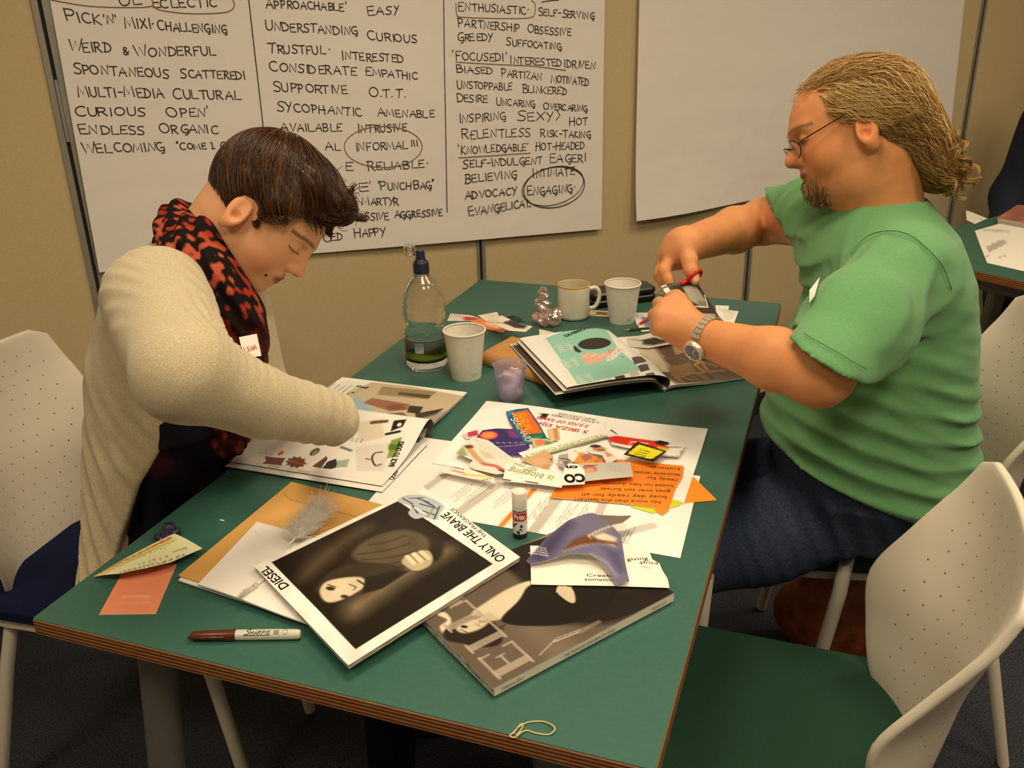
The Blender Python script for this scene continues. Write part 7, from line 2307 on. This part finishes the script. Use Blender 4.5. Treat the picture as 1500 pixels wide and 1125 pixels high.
# small white mark on the chest
cs = [dep(1186, 443, 1.435), dep(1193, 434, 1.43), dep(1201, 406, 1.44), dep(1186, 425, 1.44)]
Vt = np.array(V)


def snap(p):
    """nearest point of the shirt to p along the view, lifted 1 mm"""
    d = p - CAM; d = d / np.linalg.norm(d)
    r = Vt - CAM; t = r @ d; off = np.linalg.norm(r - t[:, None] * d, axis=1)
    m = off < 0.007
    return CAM + d * (t[m].min() - 0.004) if m.any() else p


mb = MB(); P = np.array([snap(p) for p in cs]); k = np.array([P[0], P[1], P[2], P[3]])
mb.add(np.concatenate([k, k + CF * 0.002]), [(3, 2, 1, 0), (4, 5, 6, 7), (0, 1, 5, 4), (1, 2, 6, 5), (2, 3, 7, 6), (3, 0, 4, 7)], (0.8, 0.8, 0.78)); part('chest_print', mb, M_vc, man, smooth=False)

# seams and the neckband
M_seam = mat('seam_thread', rgb(82, 130, 84), 0.9, noise=(200, 0.3, rgb(72, 118, 74)))
for nm_, pts, r_ in (('sleeve_seam', [(1246, 372), (1262, 352), (1282, 341), (1309, 338), (1334, 345), (1354, 360), (1372, 378), (1384, 396), (1394, 424)], 0.0011), ('hem_stitching', [(1177, 488), (1200, 501), (1225, 515), (1250, 530), (1270, 541)], 0.0007)):
    P = np.array([snap(dep(*p, 1.4)) for p in pts]); P = P + (P - CAM) / np.linalg.norm(P - CAM, axis=1)[:, None] * 0.0038
    mb = MB(); tube(mb, spline(P, 5), r_, 6); part(nm_, mb, M_seam, man)
# jeans
S = SDF()
S.loft(hipm, axm, hm, [(-0.05, 0.0, 0, 0.14, 0.13), (0.05, 0.015, 0, 0.166, 0.190), (0.14, 0.028, 0, 0.168, 0.188)], 0.04)
for s_ in (1, -1):
    hj = hipm + lm * (0.075 * s_ - 0.06) + np.array([0, 0, 0.020]); kn_ = hj + hl * 0.43 + lm * 0.03 * s_ + np.array([0, 0, -0.165])
    an_ = kn_ - hl * 0.02 + np.array([0, 0, -0.30])
    S.chain([hj, hj + (kn_ - hj) * 0.5, kn_], [0.088, 0.084, 0.076], 0.05); S.cap(kn_, an_, 0.064, 0.054, 0.03)
V, Fq = S.mesh(0.0055, lambda P: folds([((0.8, 0.3, 0.4), 0.07, hipm + hm * 0.12 + lm * 0.15, 0.14, 0.004), ((0.9, 0.2, 0.3), 0.05, hipm + hm * 0.42 + lm * 0.15, 0.14, 0.004)], 1.0)(P) + 0.002 * vnoise(P, 60, 3))
mb = MB(); mb.add(V, Fq); part('jeans', mb, M_denim, man)
for s_ in (1, -1):
    hj = hipm + lm * (0.075 * s_ - 0.06); kn_ = hj + hl * 0.43 + lm * 0.03 * s_; an_ = kn_ - hl * 0.02
    a_ = np.array([an_[0], an_[1], -TABLE_Z])
    S = SDF(); S.cap(a_ + [0, 0, 0.05] - hm * 0.03, a_ + hm * 0.17 + [0, 0, 0.034], 0.048, 0.037, 0.01); S.cap(a_ + [0, 0, 0.05], a_ + [0, 0, 0.13], 0.05, 0.05, 0.02); S.cut(a_ + [0, 0, 0.003], (0, 0, -1))
    V, Fq = S.mesh(0.005); mb = MB(); mb.add(V, Fq); part('shoe', mb, M_shoe, man)

# spectacles
M_frame = mat('spectacle_frame', rgb(52, 40, 30), 0.3, metal=0.6, noise=(60, 0.3, rgb(34, 26, 20)))
M_lens = mat('spectacle_lens', (0.95, 0.97, 0.95, 1), 0.02, trans=1.0, ior=1.08, noise=(10, 0.1, (0.9, 0.93, 0.9, 1)), coat=0.6)
gl = bpy.data.objects.new('glasses', None); link(gl, man); gl['_b'] = [float(x) for x in MB_]
mb = MB()
for y in (-1, 1):
    a = np.linspace(0, 2 * math.pi, 33)[:-1]
    ring_ = np.c_[0.104 - 0.0065 * np.abs(np.cos(a) * 1 + 0) ** 2 + 0.003 * np.sin(a), 0.032 * y + 0.0205 * np.cos(a), 0.016 + 0.0150 * np.sin(a)]
    tube(mb, HM.w(ring_), 0.0011, 8, closed=True)
    tube(mb, HM.w(spline(np.array([(0.098, 0.0525 * y, 0.020), (0.092, 0.062 * y, 0.022), (0.06, 0.072 * y, 0.028), (0.02, 0.079 * y, 0.036), (-0.006, 0.081 * y, 0.036), (-0.022, 0.079 * y, 0.018)]), 5)), 0.0011, 8)
tube(mb, HM.w(spline(np.array([(0.103, 0.0125, 0.020), (0.108, 0, 0.025), (0.103, -0.0125, 0.020)]), 5)), 0.0011, 8)
part('frame', mb, M_frame, gl)
for y in (-1, 1):
    mb = MB(); a = np.linspace(0, 2 * math.pi, 29)[:-1]
    for sgn, dx_ in ((1, 0.0006), (-1, -0.0006)):
        r_ = np.c_[0.104 + dx_ - 0.0065 * np.cos(a) ** 2 + 0.003 * np.sin(a), 0.032 * y + 0.0198 * np.cos(a), 0.016 + 0.0143 * np.sin(a)]
        Vv = np.vstack([HM.w(r_), HM.w([[0.106 + dx_, 0.032 * y, 0.016]])])
        Fs = [[k, (k + 1) % 28, 28][::sgn] for k in range(28)]
        mb.add(Vv, Fs)
    part('lens', mb, M_lens, gl)

# wrist watch
M_steel = mat('watch_steel', rgb(226, 218, 196), 0.3, metal=0.55, noise=(200, 0.4, rgb(170, 160, 138)), bump=(900, 0.2, 0.0006))
wt = bpy.data.objects.new('wrist_watch', None); link(wt, man); wt['_b'] = [float(x) for x in MB_]
wx = (En - Wn) / np.linalg.norm(En - Wn); wc = Wn + wx * 0.020
tocam = CAM - wc; fd = tocam * 0.5 / np.linalg.norm(tocam) + CD_ * 0.55 - CR * 0.45; fd -= wx * (fd @ wx); fd /= np.linalg.norm(fd); fs = np.cross(wx, fd)
rw = 0.0350
mb = MB()
nl = 26
for k in range(nl):
    a0 = 2 * math.pi * k / nl
    if math.cos(a0) > 0.86: continue
    for j, (o_, wd_) in enumerate(((-0.0055, 0.0045), (0.0, 0.0055), (0.0055, 0.0045))):
        a1, a2 = a0 - 0.098, a0 + 0.098
        V = []
        for rr_ in (rw - 0.0012, rw + 0.0016):
            for aa in (a1, a2):
                for ww in (o_ - wd_ / 2, o_ + wd_ / 2):
                    V.append(wc + rr_ * (fd * math.cos(aa) + fs * math.sin(aa)) + wx * ww)
        mb.add(V, [(0, 1, 3, 2), (4, 6, 7, 5), (0, 4, 5, 1), (2, 3, 7, 6), (0, 2, 6, 4), (1, 5, 7, 3)])
part('bracelet', mb, M_steel, wt, smooth=False)
mb = MB(); Mw = lambda V: np.asarray(wc) + np.outer(V[:, 2] + rw - 0.003, fd) + np.outer(V[:, 0], fs) + np.outer(V[:, 1], wx)
lathe(mb, [(0.0005, 0.0), (0.0165, 0.0), (0.0185, 0.002), (0.0185, 0.006), (0.0165, 0.0085), (0.0145, 0.0088), (0.0143, 0.0078)], (0, 0, 0), 32, M=Mw); part('case', mb, M_steel, wt, auto=40)
mb = MB(); lathe(mb, [(0.0146, 0.0079), (0.0005, 0.0079)], (0, 0, 0), 32, s2l(np.array((96, 104, 120)) / 255.0), M=Mw)
for a, l_ in ((0.6, 0.008), (2.4, 0.011)): ribbon(mb, Mw(np.array([(0, 0, 0.0083), (l_ * math.cos(a), l_ * math.sin(a), 0.0083)])), 0.0010, fd, (0.7, 0.7, 0.7))
for k in range(12):
    a = k * math.pi / 6; ribbon(mb, Mw(np.array([(0.0115 * math.cos(a), 0.0115 * math.sin(a), 0.0082), (0.0135 * math.cos(a), 0.0135 * math.sin(a), 0.0082)])), 0.0008, fd, (0.7, 0.7, 0.7))
part('dial', mb, M_vcs, wt)

# the clipping he holds, and his scissors
hc = [dep(996, 486, 1.515), dep(1064, 480, 1.560), dep(1023, 416, 1.640), dep(968, 419, 1.600)]
Sx = Surf(quad_map(hc, lambda u, v: 0.006 * np.sin(np.pi * u) * v), 0.075, 0.085, 130, (66, 56, 50))
Sx.poly([(968, 419), (975, 416), (994, 442), (986, 446)], (226, 220, 206)); Sx.poly([(984, 418), (1000, 415), (1008, 432), (995, 440)], (44, 34, 32), 0.003)
Sx.poly([(1000, 421), (1018, 417), (1034, 440), (1030, 450), (1010, 440)], (168, 160, 148), 0.004); Sx.poly([(1022, 440), (1034, 442), (1036, 450), (1024, 450)], (128, 124, 96), 0.003)
Sx.line([(1016, 449), (1037, 450), (1032, 432)], 0.0018, (232, 226, 212)); Sx.line([(1026, 460), (1048, 461)], 0.0022, (190, 184, 176), 0.001); Sx.line([(1028, 466), (1050, 467)], 0.0022, (190, 184, 176), 0.001); Sx.img.speck(0.12, 140)
mb = MB(); grid_sheet(mb, Sx.f, Sx.img, 60, 60, 0.0005, up=-CF)
solo('cutting', mb, M_gloss, tuple(hc[0]), 'dark magazine cutting held in the air between the man\'s hands', 'cutting')
t = thing('scissors', dep(1000, 412, 1.61), 'red handled scissors in the man\'s right hand cutting the paper', 'scissors')
M_red = mat('red_plastic', rgb(196, 28, 26), 0.3, noise=(40, 0.2, rgb(170, 22, 22)))
M_blade = mat('scissor_blade', rgb(190, 184, 166), 0.25, metal=0.9, noise=(60, 0.3, rgb(160, 154, 138)))
for s_ in (0, 1):
    mb = MB()
    a, b = dep(997, 415 - s_ * 1.5, 1.612 + 0.004 * s_), dep(967, 423 + s_ * 4, 1.592 + 0.004 * s_)
    n = np.cross(b - a, CF); n /= np.linalg.norm(n)
    w0, w1 = 0.0045, 0.0008
    V = [a + n * w0, a - n * w0, b - n * w1, b + n * w1]; V = np.array(V + [v + CF * 0.0016 for v in V])
    mb.add(V, [(3, 2, 1, 0), (4, 5, 6, 7), (0, 1, 5, 4), (1, 2, 6, 5), (2, 3, 7, 6), (3, 0, 4, 7)]); part('blade', mb, M_blade, t, smooth=False)
    mb = MB()
    c0 = dep(1017, 405 + s_ * 1.0, 1.622 + 0.02 * s_); e1 = (dep(1024, 400, 1.625) - dep(997, 416, 1.612)); e1 /= np.linalg.norm(e1); e2 = np.cross(e1, n) * 0.75 + n * 0.5
    an = np.linspace(0, 2 * math.pi, 23)[:-1]
    tube(mb, c0 + np.outer(np.cos(an) * 0.0155, e1) + np.outer(np.sin(an) * 0.0115, e2), 0.0034, 10, closed=True)
    tube(mb, [dep(996, 417 - s_, 1.612), c0 - e1 * 0.0150], [0.0042, 0.0036], 10); part('handle', mb, M_red, t)

# ======================================================================= somebody at the second table, mostly out of the picture
o = dep(1586, 285, 3.12) + np.array([0.08, 0.13, 0])
pb = thing('person', (o[0], o[1], -TABLE_Z), 'person in dark navy seated at the second table, only a shoulder in view', 'person')
fw = np.array([-0.5, -0.86, 0.0]); sw = np.array([0.86, -0.5, 0.0])
S = SDF(); hp = np.array([o[0], o[1], -0.24]); top_ = hp + [0, 0, 0.58] + fw * 0.05
S.loft(hp, top_ - hp, fw, [(0.0, 0, 0, 0.14, 0.18), (0.25, 0, 0, 0.13, 0.17), (0.48, 0, 0, 0.12, 0.19), (0.55, 0, 0, 0.07, 0.12)], 0.04)
for s_ in (-1, 1):
    sh = top_ + sw * 0.20 * s_ + [0, 0, -0.08]; el = sh + fw * 0.04 + sw * 0.05 * s_ + [0, 0, -0.26]; wr = el + fw * 0.20 - sw * 0.06 * s_ + [0, 0, -0.11]
    S.chain([sh, el, wr], [0.085, 0.072, 0.05], 0.05)
V, Fq = S.mesh(0.008, lambda P: 0.004 * vnoise(P, 35, 2)); mb = MB(); mb.add(V, Fq); part('jumper', mb, mat('navy_wool', rgb(30, 34, 56), 0.95, noise=(200, 0.5, rgb(20, 22, 40))), pb)
S = SDF(); Hb = Head(top_ + fw * 0.03 + [0, 0, 0.20], fw + np.array([0, 0, -0.4]), np.array([0, 0, 1.0]), 1.0)
head_sdf(S, Hb, True); S.cap(Hb.p(-0.02, 0, -0.03), top_ - [0, 0, 0.05], 0.06, 0.065, 0.03)
for s_ in (-1, 1):
    sh = top_ + sw * 0.20 * s_ + [0, 0, -0.08]; el = sh + fw * 0.04 + sw * 0.05 * s_ + [0, 0, -0.26]; wr = el + fw * 0.20 - sw * 0.06 * s_ + [0, 0, -0.11]
    S.chain([sh, el, wr], [0.05, 0.042, 0.03], 0.03)
    simple_hand(S, wr, wr + fw * 0.085 + [0, 0, -0.01], wr + fw * 0.155 + [0, 0, -0.03], sw, -s_, np.array([0, 0, 0.6]))
S.cap(hp, top_, 0.08, 0.08, 0.03)
V, Fq = S.mesh(0.005); mb = MB(); mb.add(V, Fq, face_colour(V, Hb, skinM, s2l(np.array([168, 92, 74]) / 255), s2l(np.array([60, 44, 30]) / 255), False)); part('body', mb, M_skin, pb)
Hs = SDF(); Hs.ell(np.array((-8, 0, 50)) * e3, np.array((100, 80, 88)) * e3, None, 0); Hs.ell(np.array((92, 0, 12)) * e3, np.array((72, 115, 82)) * e3, None, 0.006, 's'); Hs.cut(np.array((0, 0, -10)) * e3, (0.2, 0, -1))
V, Fq = Hs.mesh(0.005); mb = MB(); mb.add(Hb.w(V), Fq, brown[2]); part('hair', mb, M_hair, pb)
S = SDF(); S.loft(hp, (0, 0, 1), fw, [(-0.10, 0, 0, 0.14, 0.18), (0.04, 0, 0, 0.135, 0.175)], 0.03)
for s_ in (-1, 1):
    hj = hp + sw * 0.09 * s_ + [0, 0, -0.02]; kn_ = hj + fw * 0.42; S.cap(hj, kn_, 0.09, 0.065, 0.04); S.cap(kn_, np.array([kn_[0], kn_[1], -TABLE_Z + 0.05]), 0.06, 0.05, 0.03)
S.cut((0, 0, -TABLE_Z + 0.002), (0, 0, -1))
V, Fq = S.mesh(0.008); mb = MB(); mb.add(V, Fq); part('trousers', mb, M_denim, pb)
finish()
